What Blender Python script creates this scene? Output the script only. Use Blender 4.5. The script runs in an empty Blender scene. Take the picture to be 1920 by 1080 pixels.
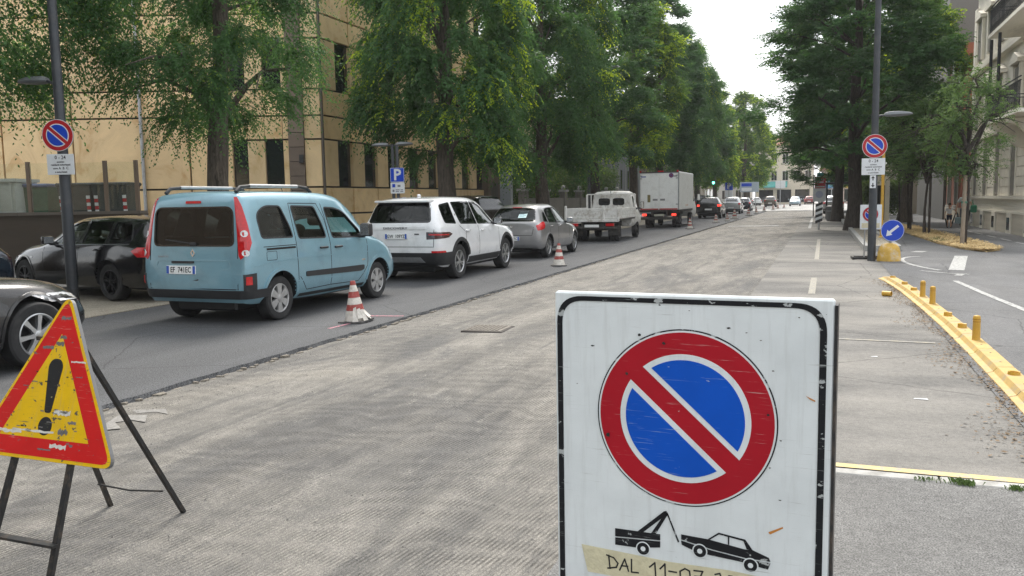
import bpy, bmesh, math, random
import numpy as np
from mathutils import Vector, Matrix
from mathutils.bvhtree import BVHTree
from mathutils.geometry import delaunay_2d_cdt

S = bpy.context.scene
COL = S.collection
PI = math.pi
RAD = math.radians

# ------------------------------------------------------------------ camera, sky, sun, exposure
CAM_R = ((0.93756551, 0.02015603, -0.3472242), (0.34737315, -0.10421195, 0.93191832), (-0.01740114, -0.99435085, -0.10470719))
CAM_H = 1.62
cam_data = bpy.data.cameras.new('camera')
cam = bpy.data.objects.new('camera', cam_data)
COL.objects.link(cam)
M3 = Matrix([[CAM_R[i][0], -CAM_R[i][1], -CAM_R[i][2]] for i in range(3)])
cam.matrix_world = Matrix.Translation((0, 0, CAM_H)) @ M3.to_4x4()
cam_data.sensor_width = 36.0
cam_data.lens = 1556.0 / 1920.0 * 36.0
cam_data.clip_start = 0.05
cam_data.clip_end = 6000
S.camera = cam

SUN_EL, SUN_AZ = 50.0, -14.0          # degrees; azimuth measured from the street axis (+Y), negative = left
world = bpy.data.worlds.new('World')
S.world = world
world.use_nodes = True
wn, wl = world.node_tree.nodes, world.node_tree.links
wn.clear()
w_out = wn.new('ShaderNodeOutputWorld')
w_bg = wn.new('ShaderNodeBackground')
w_sky = wn.new('ShaderNodeTexSky')
w_sky.sky_type = 'NISHITA'
w_sky.sun_disc = False
w_sky.sun_elevation = RAD(SUN_EL)
w_sky.sun_rotation = RAD(SUN_AZ)
w_sky.dust_density = 4.0
w_sky.air_density = 1.0
w_sky.ozone_density = 1.0
w_tc = wn.new('ShaderNodeTexCoord')
w_map = wn.new('ShaderNodeMapping')
w_map.inputs['Scale'].default_value = (1.0, 1.0, 2.6)
w_noise = wn.new('ShaderNodeTexNoise')
w_noise.inputs['Scale'].default_value = 5.5
w_noise.inputs['Detail'].default_value = 6.0
w_noise.inputs['Roughness'].default_value = 0.55
w_ramp = wn.new('ShaderNodeValToRGB')                 # the even cloud sheet, with faint lighter and greyer drifts
w_ramp.color_ramp.elements[0].position = 0.36
w_ramp.color_ramp.elements[0].color = (2.1, 2.2, 2.3, 1)
w_ramp.color_ramp.elements[1].position = 0.66
w_ramp.color_ramp.elements[1].color = (3.5, 3.53, 3.5, 1)
w_mix = wn.new('ShaderNodeMix')
w_mix.data_type = 'RGBA'
w_mix.inputs[0].default_value = 0.90
wl.new(w_tc.outputs['Generated'], w_map.inputs['Vector'])
wl.new(w_map.outputs['Vector'], w_noise.inputs['Vector'])
wl.new(w_noise.outputs['Fac'], w_ramp.inputs['Fac'])
wl.new(w_sky.outputs['Color'], w_mix.inputs[6])
wl.new(w_ramp.outputs['Color'], w_mix.inputs[7])
wl.new(w_mix.outputs[2], w_bg.inputs['Color'])
w_bg.inputs['Strength'].default_value = 0.1
wl.new(w_bg.outputs[0], w_out.inputs['Surface'])

sun_data = bpy.data.lights.new('sun', 'SUN')
sun_data.energy = 0.8
sun_data.angle = RAD(22)
sun_data.color = (1.0, 0.955, 0.88)
sun = bpy.data.objects.new('sun', sun_data)
COL.objects.link(sun)
to_sun = Vector((math.sin(RAD(SUN_AZ)) * math.cos(RAD(SUN_EL)), math.cos(RAD(SUN_AZ)) * math.cos(RAD(SUN_EL)), math.sin(RAD(SUN_EL))))
sun.rotation_euler = to_sun.to_track_quat('Z', 'Y').to_euler()

S.view_settings.view_transform = 'Standard'
S.view_settings.look = 'None'
S.view_settings.gamma = 1.0
S.view_settings.use_curve_mapping = False
S.view_settings.exposure = 2.35
S.render.engine = 'CYCLES'
S.cycles.max_bounces = 8
S.cycles.use_denoising = True
S.cycles.denoiser = 'OPENIMAGEDENOISE'
S.cycles.denoising_input_passes = 'RGB_ALBEDO_NORMAL'
S.cycles.denoising_prefilter = 'NONE'
S.cycles.transparent_max_bounces = 12

# ------------------------------------------------------------------ helpers: objects
def tag(o, label=None, cat=None, group=None, kind=None):
    if label: o['label'] = label
    if cat: o['category'] = cat
    if group: o['group'] = group
    if kind: o['kind'] = kind
    return o

def empty(name, loc=(0, 0, 0), rz=0.0, parent=None):
    o = bpy.data.objects.new(name, None)
    o.empty_display_size = 0.1
    COL.objects.link(o)
    o.location = loc
    o.rotation_euler = (0, 0, rz)
    if parent: o.parent = parent
    return o

def thing(name, label, cat, loc=(0, 0, 0), rz=0.0, group=None):
    return tag(empty(name, loc, rz), label, cat, group)

def me_obj(name, me, parent=None, loc=None, rot=None, scale=None):
    o = bpy.data.objects.new(name, me)
    COL.objects.link(o)
    if parent: o.parent = parent
    if loc is not None: o.location = loc
    if rot is not None: o.rotation_euler = rot
    if scale is not None: o.scale = scale
    return o

def make_mesh(name, V, F, mat=None, smooth=False, mi=None, sharp=None):
    me = bpy.data.meshes.new(name)
    me.from_pydata([tuple(v) for v in V], [], [tuple(f) for f in F])
    for m in (mat if isinstance(mat, (list, tuple)) else [mat]):
        if m: me.materials.append(m)
    if mi: me.polygons.foreach_set('material_index', mi)
    if smooth:
        me.polygons.foreach_set('use_smooth', [True] * len(me.polygons))
        if sharp: me.set_sharp_from_angle(angle=RAD(sharp))
    me.update()
    return me

def mk(name, V, F, mat, parent=None, smooth=False, sharp=None, loc=None, rot=None):
    return me_obj(name, make_mesh(name, V, F, mat, smooth, None, sharp), parent, loc, rot)

class MB:
    """collects shapes that belong to ONE part"""
    def __init__(s): s.V = []; s.F = []
    def add(s, V, F, T=None):
        b = len(s.V)
        for v in V:
            v = Vector(v)
            s.V.append(T @ v if T else v)
        s.F += [tuple(i + b for i in f) for f in F]
        return s
    def box(s, x0, x1, y0, y1, z0, z1, T=None):
        V = [(x, y, z) for x in (x0, x1) for y in (y0, y1) for z in (z0, z1)]
        F = [(0, 1, 3, 2), (4, 6, 7, 5), (0, 4, 5, 1), (2, 3, 7, 6), (0, 2, 6, 4), (1, 5, 7, 3)]
        return s.add(V, F, T)
    def bbox(s, x0, x1, y0, y1, z0, z1, b=0.02, T=None, seg=1):
        bm = bmesh.new()
        bmesh.ops.create_cube(bm, size=1.0)
        for v in bm.verts:
            v.co = ((x0 + x1) / 2 + v.co.x * (x1 - x0), (y0 + y1) / 2 + v.co.y * (y1 - y0), (z0 + z1) / 2 + v.co.z * (z1 - z0))
        bmesh.ops.bevel(bm, geom=bm.edges[:], offset=b, segments=seg, profile=0.5, affect='EDGES')
        bm.verts.index_update()
        V = [v.co.copy() for v in bm.verts]; F = [[v.index for v in f.verts] for f in bm.faces]
        bm.free()
        return s.add(V, F, T)
    def tube(s, pts, rad, n=8, cap=True):
        pts = [Vector(p) for p in pts]
        if not isinstance(rad, (list, tuple)): rad = [rad] * len(pts)
        V = []; F = []
        up = None
        for i, p in enumerate(pts):
            t = (pts[min(i + 1, len(pts) - 1)] - pts[max(i - 1, 0)])
            if t.length < 1e-9: t = Vector((0, 0, 1))
            t.normalize()
            if up is None:
                a = Vector((0, 0, 1)) if abs(t.z) < 0.9 else Vector((1, 0, 0))
                up = t.cross(a).normalized()
            else:
                up = (up - t * up.dot(t)).normalized()
            w = t.cross(up)
            for k in range(n):
                an = 2 * PI * k / n
                V.append(p + (up * math.cos(an) + w * math.sin(an)) * rad[i])
        for i in range(len(pts) - 1):
            for k in range(n):
                k2 = (k + 1) % n
                F.append((i * n + k, i * n + k2, (i + 1) * n + k2, (i + 1) * n + k))
        if cap:
            F.append(tuple(reversed(range(n))))
            F.append(tuple(range((len(pts) - 1) * n, len(pts) * n)))
        return s.add(V, F)
    def lathe(s, prof, n=24, T=None, closed=False):
        """profile (r, z) turned about z"""
        V = []; F = []
        for r, z in prof:
            for k in range(n):
                a = 2 * PI * k / n
                V.append((r * math.cos(a), r * math.sin(a), z))
        m = len(prof)
        for i in range(m if closed else m - 1):
            i2 = (i + 1) % m
            for k in range(n):
                k2 = (k + 1) % n
                F.append((i * n + k, i * n + k2, i2 * n + k2, i2 * n + k))
        if not closed:
            if prof[0][0] > 1e-6: F.append(tuple(reversed(range(n))))
            if prof[-1][0] > 1e-6: F.append(tuple(range((m - 1) * n, m * n)))
        return s.add(V, F, T)
    def prism(s, poly, d0, d1, T=None):
        """polygon (x, y) extruded along z from d0 to d1"""
        n = len(poly)
        V = [(x, y, d0) for x, y in poly] + [(x, y, d1) for x, y in poly]
        F = [tuple(reversed(range(n))), tuple(range(n, 2 * n))] + [(i, (i + 1) % n, n + (i + 1) % n, n + i) for i in range(n)]
        return s.add(V, F, T)
    def ringprism(s, A, B, d0, d1, T=None):
        """flat ring between two polygons of equal length"""
        n = len(A)
        V = [(x, y, d0) for x, y in A] + [(x, y, d0) for x, y in B] + [(x, y, d1) for x, y in A] + [(x, y, d1) for x, y in B]
        F = []
        for i in range(n):
            j = (i + 1) % n
            F += [(2 * n + i, 2 * n + j, 3 * n + j, 3 * n + i), (i, n + i, n + j, j), (i, j, 2 * n + j, 2 * n + i), (n + i, 3 * n + i, 3 * n + j, n + j)]
        return s.add(V, F, T)
    def obj(s, name, mat, parent=None, smooth=False, sharp=None, loc=None, rot=None, fix=True):
        me = make_mesh(name, s.V, s.F, mat, False)
        if fix:
            bm = bmesh.new(); bm.from_mesh(me)
            bmesh.ops.recalc_face_normals(bm, faces=bm.faces[:])
            bm.to_mesh(me); bm.free()
        if smooth:
            me.polygons.foreach_set('use_smooth', [True] * len(me.polygons))
            me.set_sharp_from_angle(angle=RAD(sharp or 40))
        return me_obj(name, me, parent, loc, rot)

def circ(r, n=48, cx=0, cy=0, a0=0):
    return [(cx + r * math.cos(a0 + 2 * PI * k / n), cy + r * math.sin(a0 + 2 * PI * k / n)) for k in range(n)]

def rpoly(P, r, n=4):
    """round the corners of a polygon"""
    out = []
    m = len(P)
    rr = r if isinstance(r, (list, tuple)) else [r] * m
    for i in range(m):
        p = Vector(P[i]); a = Vector(P[i - 1]); b = Vector(P[(i + 1) % m])
        if rr[i] <= 0: out.append((p.x, p.y)); continue
        da = (a - p); db = (b - p)
        k = min(rr[i], da.length * .48, db.length * .48)
        s = p + da.normalized() * k; e = p + db.normalized() * k
        for j in range(n + 1):
            t = j / n
            q = s * (1 - t) ** 2 + p * 2 * t * (1 - t) + e * t * t
            out.append((q.x, q.y))
    return out

def text_obj(name, body, size, mat, parent, loc, rot, ext=0.0008, align='CENTER', xs=1.0, bold=0.0):
    cu = bpy.data.curves.new(name, 'FONT')
    cu.body = body; cu.size = size; cu.extrude = ext; cu.align_x = align; cu.align_y = 'CENTER'; cu.offset = bold
    cu.resolution_u = 2
    t = bpy.data.objects.new(name, cu)
    COL.objects.link(t)
    dg = bpy.context.evaluated_depsgraph_get()
    me = bpy.data.meshes.new_from_object(t.evaluated_get(dg))
    bpy.data.objects.remove(t); bpy.data.curves.remove(cu)
    me.materials.clear(); me.materials.append(mat)
    return me_obj(name, me, parent, loc, rot, (xs, 1, 1))

# ------------------------------------------------------------------ helpers: materials
def nt(mat):
    mat.use_nodes = True
    t = mat.node_tree
    return t.nodes, t.links, t.nodes['Principled BSDF']

MATS = {}
def pm(name, col, rough=0.6, metal=0.0, coat=0.0, spec=0.5, var=0.0, vscale=3.0, bump=0.0, bscale=60.0, emit=None, estr=1.0, orand=0.0, dirt=None, dscale=4.0, damt=0.5):
    """procedural material: base colour with broken-up tone, optional per-object shift, worn / dirty patches and fine relief"""
    if name in MATS: return MATS[name]
    m = bpy.data.materials.new(name); MATS[name] = m
    N, L, B = nt(m)
    B.inputs['Base Color'].default_value = (*col, 1)
    B.inputs['Roughness'].default_value = rough
    B.inputs['Metallic'].default_value = metal
    B.inputs['Coat Weight'].default_value = coat
    B.inputs['Coat Roughness'].default_value = 0.06
    B.inputs['Specular IOR Level'].default_value = spec
    tc = N.new('ShaderNodeTexCoord')
    src = None
    if var or orand or dirt:
        rgb = N.new('ShaderNodeRGB'); rgb.outputs[0].default_value = (*col, 1)
        src = rgb.outputs[0]
    if orand:
        oi = N.new('ShaderNodeObjectInfo')
        hs = N.new('ShaderNodeHueSaturation')
        mr = N.new('ShaderNodeMapRange')
        mr.inputs['To Min'].default_value = 1 - orand; mr.inputs['To Max'].default_value = 1 + orand
        L.new(oi.outputs['Random'], mr.inputs['Value']); L.new(mr.outputs[0], hs.inputs['Value']); L.new(src, hs.inputs['Color'])
        src = hs.outputs[0]
    if var:
        n1 = N.new('ShaderNodeTexNoise'); n1.inputs['Scale'].default_value = vscale; n1.inputs['Detail'].default_value = 8; n1.inputs['Roughness'].default_value = 0.62
        L.new(tc.outputs['Object'], n1.inputs['Vector'])
        mr = N.new('ShaderNodeMapRange'); mr.inputs['From Min'].default_value = 0.28; mr.inputs['From Max'].default_value = 0.72
        mr.inputs['To Min'].default_value = 1 - var; mr.inputs['To Max'].default_value = 1 + var
        L.new(n1.outputs['Fac'], mr.inputs['Value'])
        mx = N.new('ShaderNodeMix'); mx.data_type = 'RGBA'; mx.blend_type = 'MULTIPLY'; mx.inputs[0].default_value = 1
        L.new(src, mx.inputs[6]); L.new(mr.outputs[0], mx.inputs[7])
        src = mx.outputs[2]
    if dirt:
        n2 = N.new('ShaderNodeTexNoise'); n2.inputs['Scale'].default_value = dscale; n2.inputs['Detail'].default_value = 10; n2.inputs['Roughness'].default_value = 0.7
        L.new(tc.outputs['Object'], n2.inputs['Vector'])
        mr = N.new('ShaderNodeMapRange'); mr.inputs['From Min'].default_value = 0.5; mr.inputs['From Max'].default_value = 0.68
        mr.inputs['To Max'].default_value = damt
        L.new(n2.outputs['Fac'], mr.inputs['Value'])
        mx = N.new('ShaderNodeMix'); mx.data_type = 'RGBA'
        L.new(mr.outputs[0], mx.inputs[0]); L.new(src, mx.inputs[6]); mx.inputs[7].default_value = (*dirt, 1)
        src = mx.outputs[2]
    if src: L.new(src, B.inputs['Base Color'])
    if bump:
        n3 = N.new('ShaderNodeTexNoise'); n3.inputs['Scale'].default_value = bscale; n3.inputs['Detail'].default_value = 4
        L.new(tc.outputs['Object'], n3.inputs['Vector'])
        bp = N.new('ShaderNodeBump'); bp.inputs['Strength'].default_value = bump; bp.inputs['Distance'].default_value = 0.01
        L.new(n3.outputs['Fac'], bp.inputs['Height']); L.new(bp.outputs[0], B.inputs['Normal'])
    if emit:
        B.inputs['Emission Color'].default_value = (*emit, 1); B.inputs['Emission Strength'].default_value = estr
    return m

def glass_mat(name, tint, refl=0.12, rough=0.02):
    if name in MATS: return MATS[name]
    m = bpy.data.materials.new(name); MATS[name] = m
    N, L, B = nt(m)
    N.remove(B)
    out = N['Material Output']
    tr = N.new('ShaderNodeBsdfTransparent'); tr.inputs[0].default_value = (*tint, 1)
    gl = N.new('ShaderNodeBsdfGlossy'); gl.inputs['Roughness'].default_value = rough; gl.inputs['Color'].default_value = (.92, .95, .95, 1)
    fr = N.new('ShaderNodeFresnel'); fr.inputs['IOR'].default_value = 1.5
    ad = N.new('ShaderNodeMath'); ad.operation = 'ADD'; ad.inputs[1].default_value = refl; ad.use_clamp = True
    mx = N.new('ShaderNodeMixShader')
    L.new(fr.outputs[0], ad.inputs[0]); L.new(ad.outputs[0], mx.inputs[0]); L.new(tr.outputs[0], mx.inputs[1]); L.new(gl.outputs[0], mx.inputs[2])
    L.new(mx.outputs[0], out.inputs['Surface'])
    return m

def paint(name, col, metal=0.25, rough=0.28, coat=1.0):
    return pm(name, col, rough=rough, metal=metal, coat=coat, var=0.05, vscale=1.5, dirt=tuple(.6 * c + .02 for c in col), dscale=2.4, damt=0.5)

BLACK_PL = pm('black_plastic', (.022, .023, .025), 0.55, var=.2, vscale=8)
BLACK_GL = pm('black_gloss', (.008, .009, .010), 0.12, coat=.6)
RUBBER = pm('tyre_rubber', (.020, .020, .021), 0.78, var=.3, vscale=12, dirt=(.09, .085, .08), dscale=5, damt=.35)
ALLOY = pm('alloy_rim', (.52, .53, .54), 0.32, 0.85, var=.12, vscale=20, dirt=(.18, .17, .15), dscale=14, damt=.35)
SILVER_PL = pm('silver_hubcap', (.46, .46, .46), 0.38, 0.6, var=.15, vscale=20, dirt=(.16, .15, .13), dscale=12, damt=.4)
DARK_RIM = pm('dark_rim', (.035, .035, .037), 0.35, 0.6)
CHROME = pm('chrome', (.75, .76, .77), 0.14, 1.0)
RED_LENS = pm('red_lens', (.50, .012, .016), 0.2, coat=.4, var=.25, vscale=30)
DARK_LENS = pm('dark_red_lens', (.055, .010, .012), 0.10, coat=1.0, var=.4, vscale=25)
LIT_LENS = pm('lit_red_lens', (.6, .02, .02), 0.2, emit=(1.0, .05, .03), estr=.45)
CLEAR_LENS = pm('clear_lens', (.62, .63, .64), 0.12, coat=1.0, var=.3, vscale=40)
AMBER = pm('amber_lens', (.65, .20, .02), 0.15, coat=1.0)
PLATE_W = pm('plate_white', (.80, .81, .80), 0.4, var=.06, vscale=30)
PLATE_B = pm('plate_blue', (.02, .09, .42), 0.4)
INK = pm('black_ink', (.015, .015, .017), 0.55)
CABIN = pm('cabin_cloth', (.045, .045, .05), 0.85, var=.2, vscale=10)
SEAM = pm('panel_gap', (.010, .010, .011), 0.8)
GLASS = glass_mat('car_glass', (.58, .65, .62), 0.0)
GLASS_D = glass_mat('privacy_glass', (.20, .23, .22), 0.0)
DGLASS = pm('far_window_glass', (.012, .015, .016), 0.06, spec=.8, coat=.5)
STEEL_DK = pm('dark_grey_steel', (.055, .060, .068), 0.48, 0.3, var=.15, vscale=3, dirt=(.12, .11, .10), dscale=5, damt=.3)
GALV = pm('galvanised_steel', (.40, .41, .42), 0.45, 0.7, var=.15, vscale=9, dirt=(.20, .17, .13), dscale=8, damt=.35)
# ------------------------------------------------------------------ ground materials
def asphalt_mat(name, col, light, speck=220.0, bump=.35, dust=None, dust_amt=.6, dust_scale=.35, stretch=(1, .25, 1), crack=False, rough=.85):
    m = bpy.data.materials.new(name)
    N, L, B = nt(m)
    tc = N.new('ShaderNodeTexCoord')
    B.inputs['Roughness'].default_value = rough; B.inputs['Specular IOR Level'].default_value = .3
    n1 = N.new('ShaderNodeTexNoise'); n1.inputs['Scale'].default_value = speck; n1.inputs['Detail'].default_value = 3
    L.new(tc.outputs['Object'], n1.inputs['Vector'])
    r1 = N.new('ShaderNodeValToRGB')
    r1.color_ramp.elements[0].position = .40; r1.color_ramp.elements[0].color = (*col, 1)
    r1.color_ramp.elements[1].position = .62; r1.color_ramp.elements[1].color = (*light, 1)
    L.new(n1.outputs['Fac'], r1.inputs['Fac'])
    src = r1.outputs['Color']
    # broad tone changes along the direction of travel
    mp = N.new('ShaderNodeMapping'); mp.inputs['Scale'].default_value = stretch
    L.new(tc.outputs['Object'], mp.inputs['Vector'])
    n2 = N.new('ShaderNodeTexNoise'); n2.inputs['Scale'].default_value = 1.1; n2.inputs['Detail'].default_value = 7; n2.inputs['Roughness'].default_value = .6
    L.new(mp.outputs[0], n2.inputs['Vector'])
    mr = N.new('ShaderNodeMapRange'); mr.inputs['From Min'].default_value = .3; mr.inputs['From Max'].default_value = .7; mr.inputs['To Min'].default_value = .74; mr.inputs['To Max'].default_value = 1.22
    L.new(n2.outputs['Fac'], mr.inputs['Value'])
    mx = N.new('ShaderNodeMix'); mx.data_type = 'RGBA'; mx.blend_type = 'MULTIPLY'; mx.inputs[0].default_value = 1
    L.new(src, mx.inputs[6]); L.new(mr.outputs[0], mx.inputs[7]); src = mx.outputs[2]
    nm = N.new('ShaderNodeTexNoise'); nm.inputs['Scale'].default_value = 26; nm.inputs['Detail'].default_value = 5; nm.inputs['Roughness'].default_value = .7
    L.new(tc.outputs['Object'], nm.inputs['Vector'])
    mm = N.new('ShaderNodeMapRange'); mm.inputs['From Min'].default_value = .33; mm.inputs['From Max'].default_value = .67; mm.inputs['To Min'].default_value = .76; mm.inputs['To Max'].default_value = 1.24
    L.new(nm.outputs['Fac'], mm.inputs['Value'])
    mx = N.new('ShaderNodeMix'); mx.data_type = 'RGBA'; mx.blend_type = 'MULTIPLY'; mx.inputs[0].default_value = 1
    L.new(src, mx.inputs[6]); L.new(mm.outputs[0], mx.inputs[7]); src = mx.outputs[2]
    if dust:
        n3 = N.new('ShaderNodeTexNoise'); n3.inputs['Scale'].default_value = dust_scale; n3.inputs['Detail'].default_value = 9; n3.inputs['Roughness'].default_value = .66
        L.new(mp.outputs[0], n3.inputs['Vector'])
        m3 = N.new('ShaderNodeMapRange'); m3.inputs['From Min'].default_value = .40; m3.inputs['From Max'].default_value = .66; m3.inputs['To Max'].default_value = dust_amt
        L.new(n3.outputs['Fac'], m3.inputs['Value'])
        n4 = N.new('ShaderNodeTexNoise'); n4.inputs['Scale'].default_value = 90; n4.inputs['Detail'].default_value = 3
        L.new(tc.outputs['Object'], n4.inputs['Vector'])
        m4 = N.new('ShaderNodeMapRange'); m4.inputs['From Min'].default_value = .3; m4.inputs['From Max'].default_value = .62
        L.new(n4.outputs['Fac'], m4.inputs['Value'])
        ml = N.new('ShaderNodeMath'); ml.operation = 'MULTIPLY'; L.new(m3.outputs[0], ml.inputs[0]); L.new(m4.outputs[0], ml.inputs[1])
        mx = N.new('ShaderNodeMix'); mx.data_type = 'RGBA'
        L.new(ml.outputs[0], mx.inputs[0]); L.new(src, mx.inputs[6]); mx.inputs[7].default_value = (*dust, 1); src = mx.outputs[2]
    if crack:
        vo = N.new('ShaderNodeTexVoronoi'); vo.feature = 'DISTANCE_TO_EDGE'; vo.inputs['Scale'].default_value = .42
        nz = N.new('ShaderNodeTexNoise'); nz.inputs['Scale'].default_value = 3.0; nz.inputs['Detail'].default_value = 6
        L.new(tc.outputs['Object'], nz.inputs['Vector'])
        av = N.new('ShaderNodeMix'); av.data_type = 'RGBA'; av.inputs[0].default_value = .12
        L.new(tc.outputs['Object'], av.inputs[6]); L.new(nz.outputs['Color'], av.inputs[7])
        L.new(av.outputs[2], vo.inputs['Vector'])
        mc = N.new('ShaderNodeMapRange'); mc.inputs['From Min'].default_value = 0; mc.inputs['From Max'].default_value = .006; mc.inputs['To Min'].default_value = .55; mc.inputs['To Max'].default_value = 1
        L.new(vo.outputs['Distance'], mc.inputs['Value'])
        mx = N.new('ShaderNodeMix'); mx.data_type = 'RGBA'; mx.blend_type = 'MULTIPLY'; mx.inputs[0].default_value = 1
        L.new(src, mx.inputs[6]); L.new(mc.outputs[0], mx.inputs[7]); src = mx.outputs[2]
    L.new(src, B.inputs['Base Color'])
    bp = N.new('ShaderNodeBump'); bp.inputs['Strength'].default_value = bump; bp.inputs['Distance'].default_value = .004
    L.new(n1.outputs['Fac'], bp.inputs['Height']); L.new(bp.outputs[0], B.inputs['Normal'])
    MATS[name] = m
    return m

def milled_mat():
    """planed-off carriageway: rows of drum-tooth furrows, shade coloured into the hollows, grey worn stripes"""
    m = bpy.data.materials.new('milled_asphalt')
    N, L, B = nt(m)
    B.inputs['Roughness'].default_value = .92
    tc = N.new('ShaderNodeTexCoord')
    def noise(scale, detail=6, rough=.6, vec=None, dist=0):
        n = N.new('ShaderNodeTexNoise'); n.inputs['Scale'].default_value = scale; n.inputs['Detail'].default_value = detail; n.inputs['Roughness'].default_value = rough; n.inputs['Distortion'].default_value = dist
        L.new(vec or tc.outputs['Object'], n.inputs['Vector']); return n.outputs['Fac']
    def rng(v, a, b, c=0, d=1):
        r = N.new('ShaderNodeMapRange'); r.inputs['From Min'].default_value = a; r.inputs['From Max'].default_value = b; r.inputs['To Min'].default_value = c; r.inputs['To Max'].default_value = d
        L.new(v, r.inputs['Value']); return r.outputs[0]
    def mapped(rot, sc):
        mp = N.new('ShaderNodeMapping'); mp.inputs['Rotation'].default_value = (0, 0, rot); mp.inputs['Scale'].default_value = sc
        L.new(tc.outputs['Object'], mp.inputs['Vector']); return mp.outputs[0]
    def mul(a, b):
        x = N.new('ShaderNodeMath'); x.operation = 'MULTIPLY'
        L.new(a, x.inputs[0])
        if isinstance(b, (int, float)): x.inputs[1].default_value = b
        else: L.new(b, x.inputs[1])
        return x.outputs[0]
    def mixc(f, a, b, mode='MIX'):
        x = N.new('ShaderNodeMix'); x.data_type = 'RGBA'; x.blend_type = mode
        if isinstance(f, (int, float)): x.inputs[0].default_value = f
        else: L.new(f, x.inputs[0])
        for k, v in ((6, a), (7, b)):
            if isinstance(v, tuple): x.inputs[k].default_value = (*v, 1)
            else: L.new(v, x.inputs[k])
        return x.outputs[2]
    along = mapped(0, (1.0, .22, 1))
    streak = noise(2.2, 10, .74, along, .3)          # long stripes in the direction of work
    patch = noise(.55, 8, .65, mapped(0, (1.0, .35, 1)), .8)
    fine = noise(170, 4, .6)
    mid = noise(38, 6, .7)
    grit = noise(420, 2, .5)
    # furrows: short curved tooth marks running almost along the road
    wv = N.new('ShaderNodeTexWave'); wv.wave_type = 'BANDS'; wv.bands_direction = 'X'; wv.wave_profile = 'SIN'
    wv.inputs['Scale'].default_value = 11.5; wv.inputs['Distortion'].default_value = .4; wv.inputs['Detail'].default_value = 4; wv.inputs['Detail Scale'].default_value = 2.4; wv.inputs['Detail Roughness'].default_value = .65
    L.new(mapped(RAD(9), (1, 1, 1)), wv.inputs['Vector'])
    wv2 = N.new('ShaderNodeTexWave'); wv2.wave_type = 'BANDS'; wv2.bands_direction = 'Y'; wv2.inputs['Scale'].default_value = 1.3; wv2.inputs['Distortion'].default_value = 14; wv2.inputs['Detail'].default_value = 3
    L.new(mapped(RAD(-8), (1, 1, 1)), wv2.inputs['Vector'])
    furrow = mul(wv.outputs['Fac'], mul(rng(wv2.outputs['Fac'], 0, 1, .5, 1), rng(mid, .36, .58, .35, 1.1)))
    furrow_amt = rng(noise(.9, 5, .6, mapped(0, (1, .3, 1))), .36, .56, .35, 1)
    def dith(v, amt):                                    # break up soft masks with stone-sized grain
        x = N.new('ShaderNodeMath'); x.operation = 'MULTIPLY_ADD'; L.new(grain, x.inputs[0]); x.inputs[1].default_value = amt; L.new(v, x.inputs[2]); return x.outputs[0]
    gr = N.new('ShaderNodeMath'); gr.operation = 'SUBTRACT'; L.new(noise(75, 5, .75), gr.inputs[0]); gr.inputs[1].default_value = .5; grain = gr.outputs[0]
    base = mixc(rng(dith(streak, .55), .34, .66), (.146, .140, .131), (.315, .297, .268))
    base = mixc(rng(dith(patch, .45), .53, .62, 0, .75), base, (.120, .119, .120))
    base = mixc(rng(dith(patch, .40), .44, .34, 0, .55), base, (.345, .32, .28))
    base = mixc(rng(dith(noise(3.0, 9, .75, mapped(RAD(3), (1, .10, 1)), .2), .30), .56, .64, 0, .6), base, (.110, .108, .106))     # tyre-dark stripes along the work
    base = mixc(rng(noise(15, 7, .72, mapped(RAD(4), (1, .16, 1)), .5), .61, .67, 0, .65), base, (.095, .092, .09))      # gouges and torn seams
    base = mixc(rng(dith(noise(6.5, 8, .7, mapped(0, (1, .3, 1)), .4), .4), .40, .32, 0, .5), base, (.40, .38, .345))
    base = mixc(mul(rng(dith(furrow, .5), .25, .70), mul(furrow_amt, .85)), base, mixc(1.0, base, (.42, .415, .41), 'MULTIPLY'))  # furrow hollows coloured darker, for groove shade the bump hardly gives
    base = mixc(.9, base, mixc(rng(fine, .36, .64), (.50, .50, .50), (1.45, 1.44, 1.42)), 'MULTIPLY')
    base = mixc(.75, base, mixc(rng(mid, .35, .66), (.66, .66, .67), (1.30, 1.29, 1.26)), 'MULTIPLY')
    L.new(base, B.inputs['Base Color'])
    h = N.new('ShaderNodeMath'); h.operation = 'ADD'
    L.new(mul(furrow, mul(furrow_amt, -1.0)), h.inputs[0]); L.new(mul(fine, 1.2), h.inputs[1])
    bp = N.new('ShaderNodeBump'); bp.inputs['Strength'].default_value = .9; bp.inputs['Distance'].default_value = .008
    L.new(h.outputs[0], bp.inputs['Height']); L.new(bp.outputs[0], B.inputs['Normal'])
    return m

LANE = asphalt_mat('lane_asphalt', (.040, .042, .046), (.138, .140, .146), 90, .5, (.13, .128, .125), .45, .7, (1, .12, 1), crack=True)
BAY = asphalt_mat('parking_asphalt', (.115, .111, .105), (.20, .194, .184), 170, .3, (.30, .28, .248), .9, .55, (.45, 1, 1), crack=True)
NEAR_ASPH = asphalt_mat('near_asphalt', (.080, .079, .077), (.22, .217, .212), 120, .6, (.30, .29, .27), .3, .8, (1, 1, 1))
PATH = asphalt_mat('path_asphalt', (.085, .087, .091), (.17, .171, .174), 140, .25, (.27, .26, .25), .4, .5, (1, .4, 1), crack=True)
EARTH = asphalt_mat('dry_earth', (.20, .175, .14), (.40, .36, .29), 60, .8, (.46, .42, .34), .7, .9, (1, 1, 1))
TERRAIN = asphalt_mat('town_ground', (.15, .15, .145), (.25, .245, .235), 40, .2, None)
STONE_KERB = pm('kerb_stone', (.40, .39, .37), .85, var=.2, vscale=9, bump=.4, bscale=70, orand=.1, dirt=(.2, .19, .17), dscale=6, damt=.5)
CONCRETE = pm('concrete', (.34, .335, .32), .88, var=.18, vscale=5, bump=.3, bscale=50, dirt=(.16, .155, .145), dscale=3, damt=.4)

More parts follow.
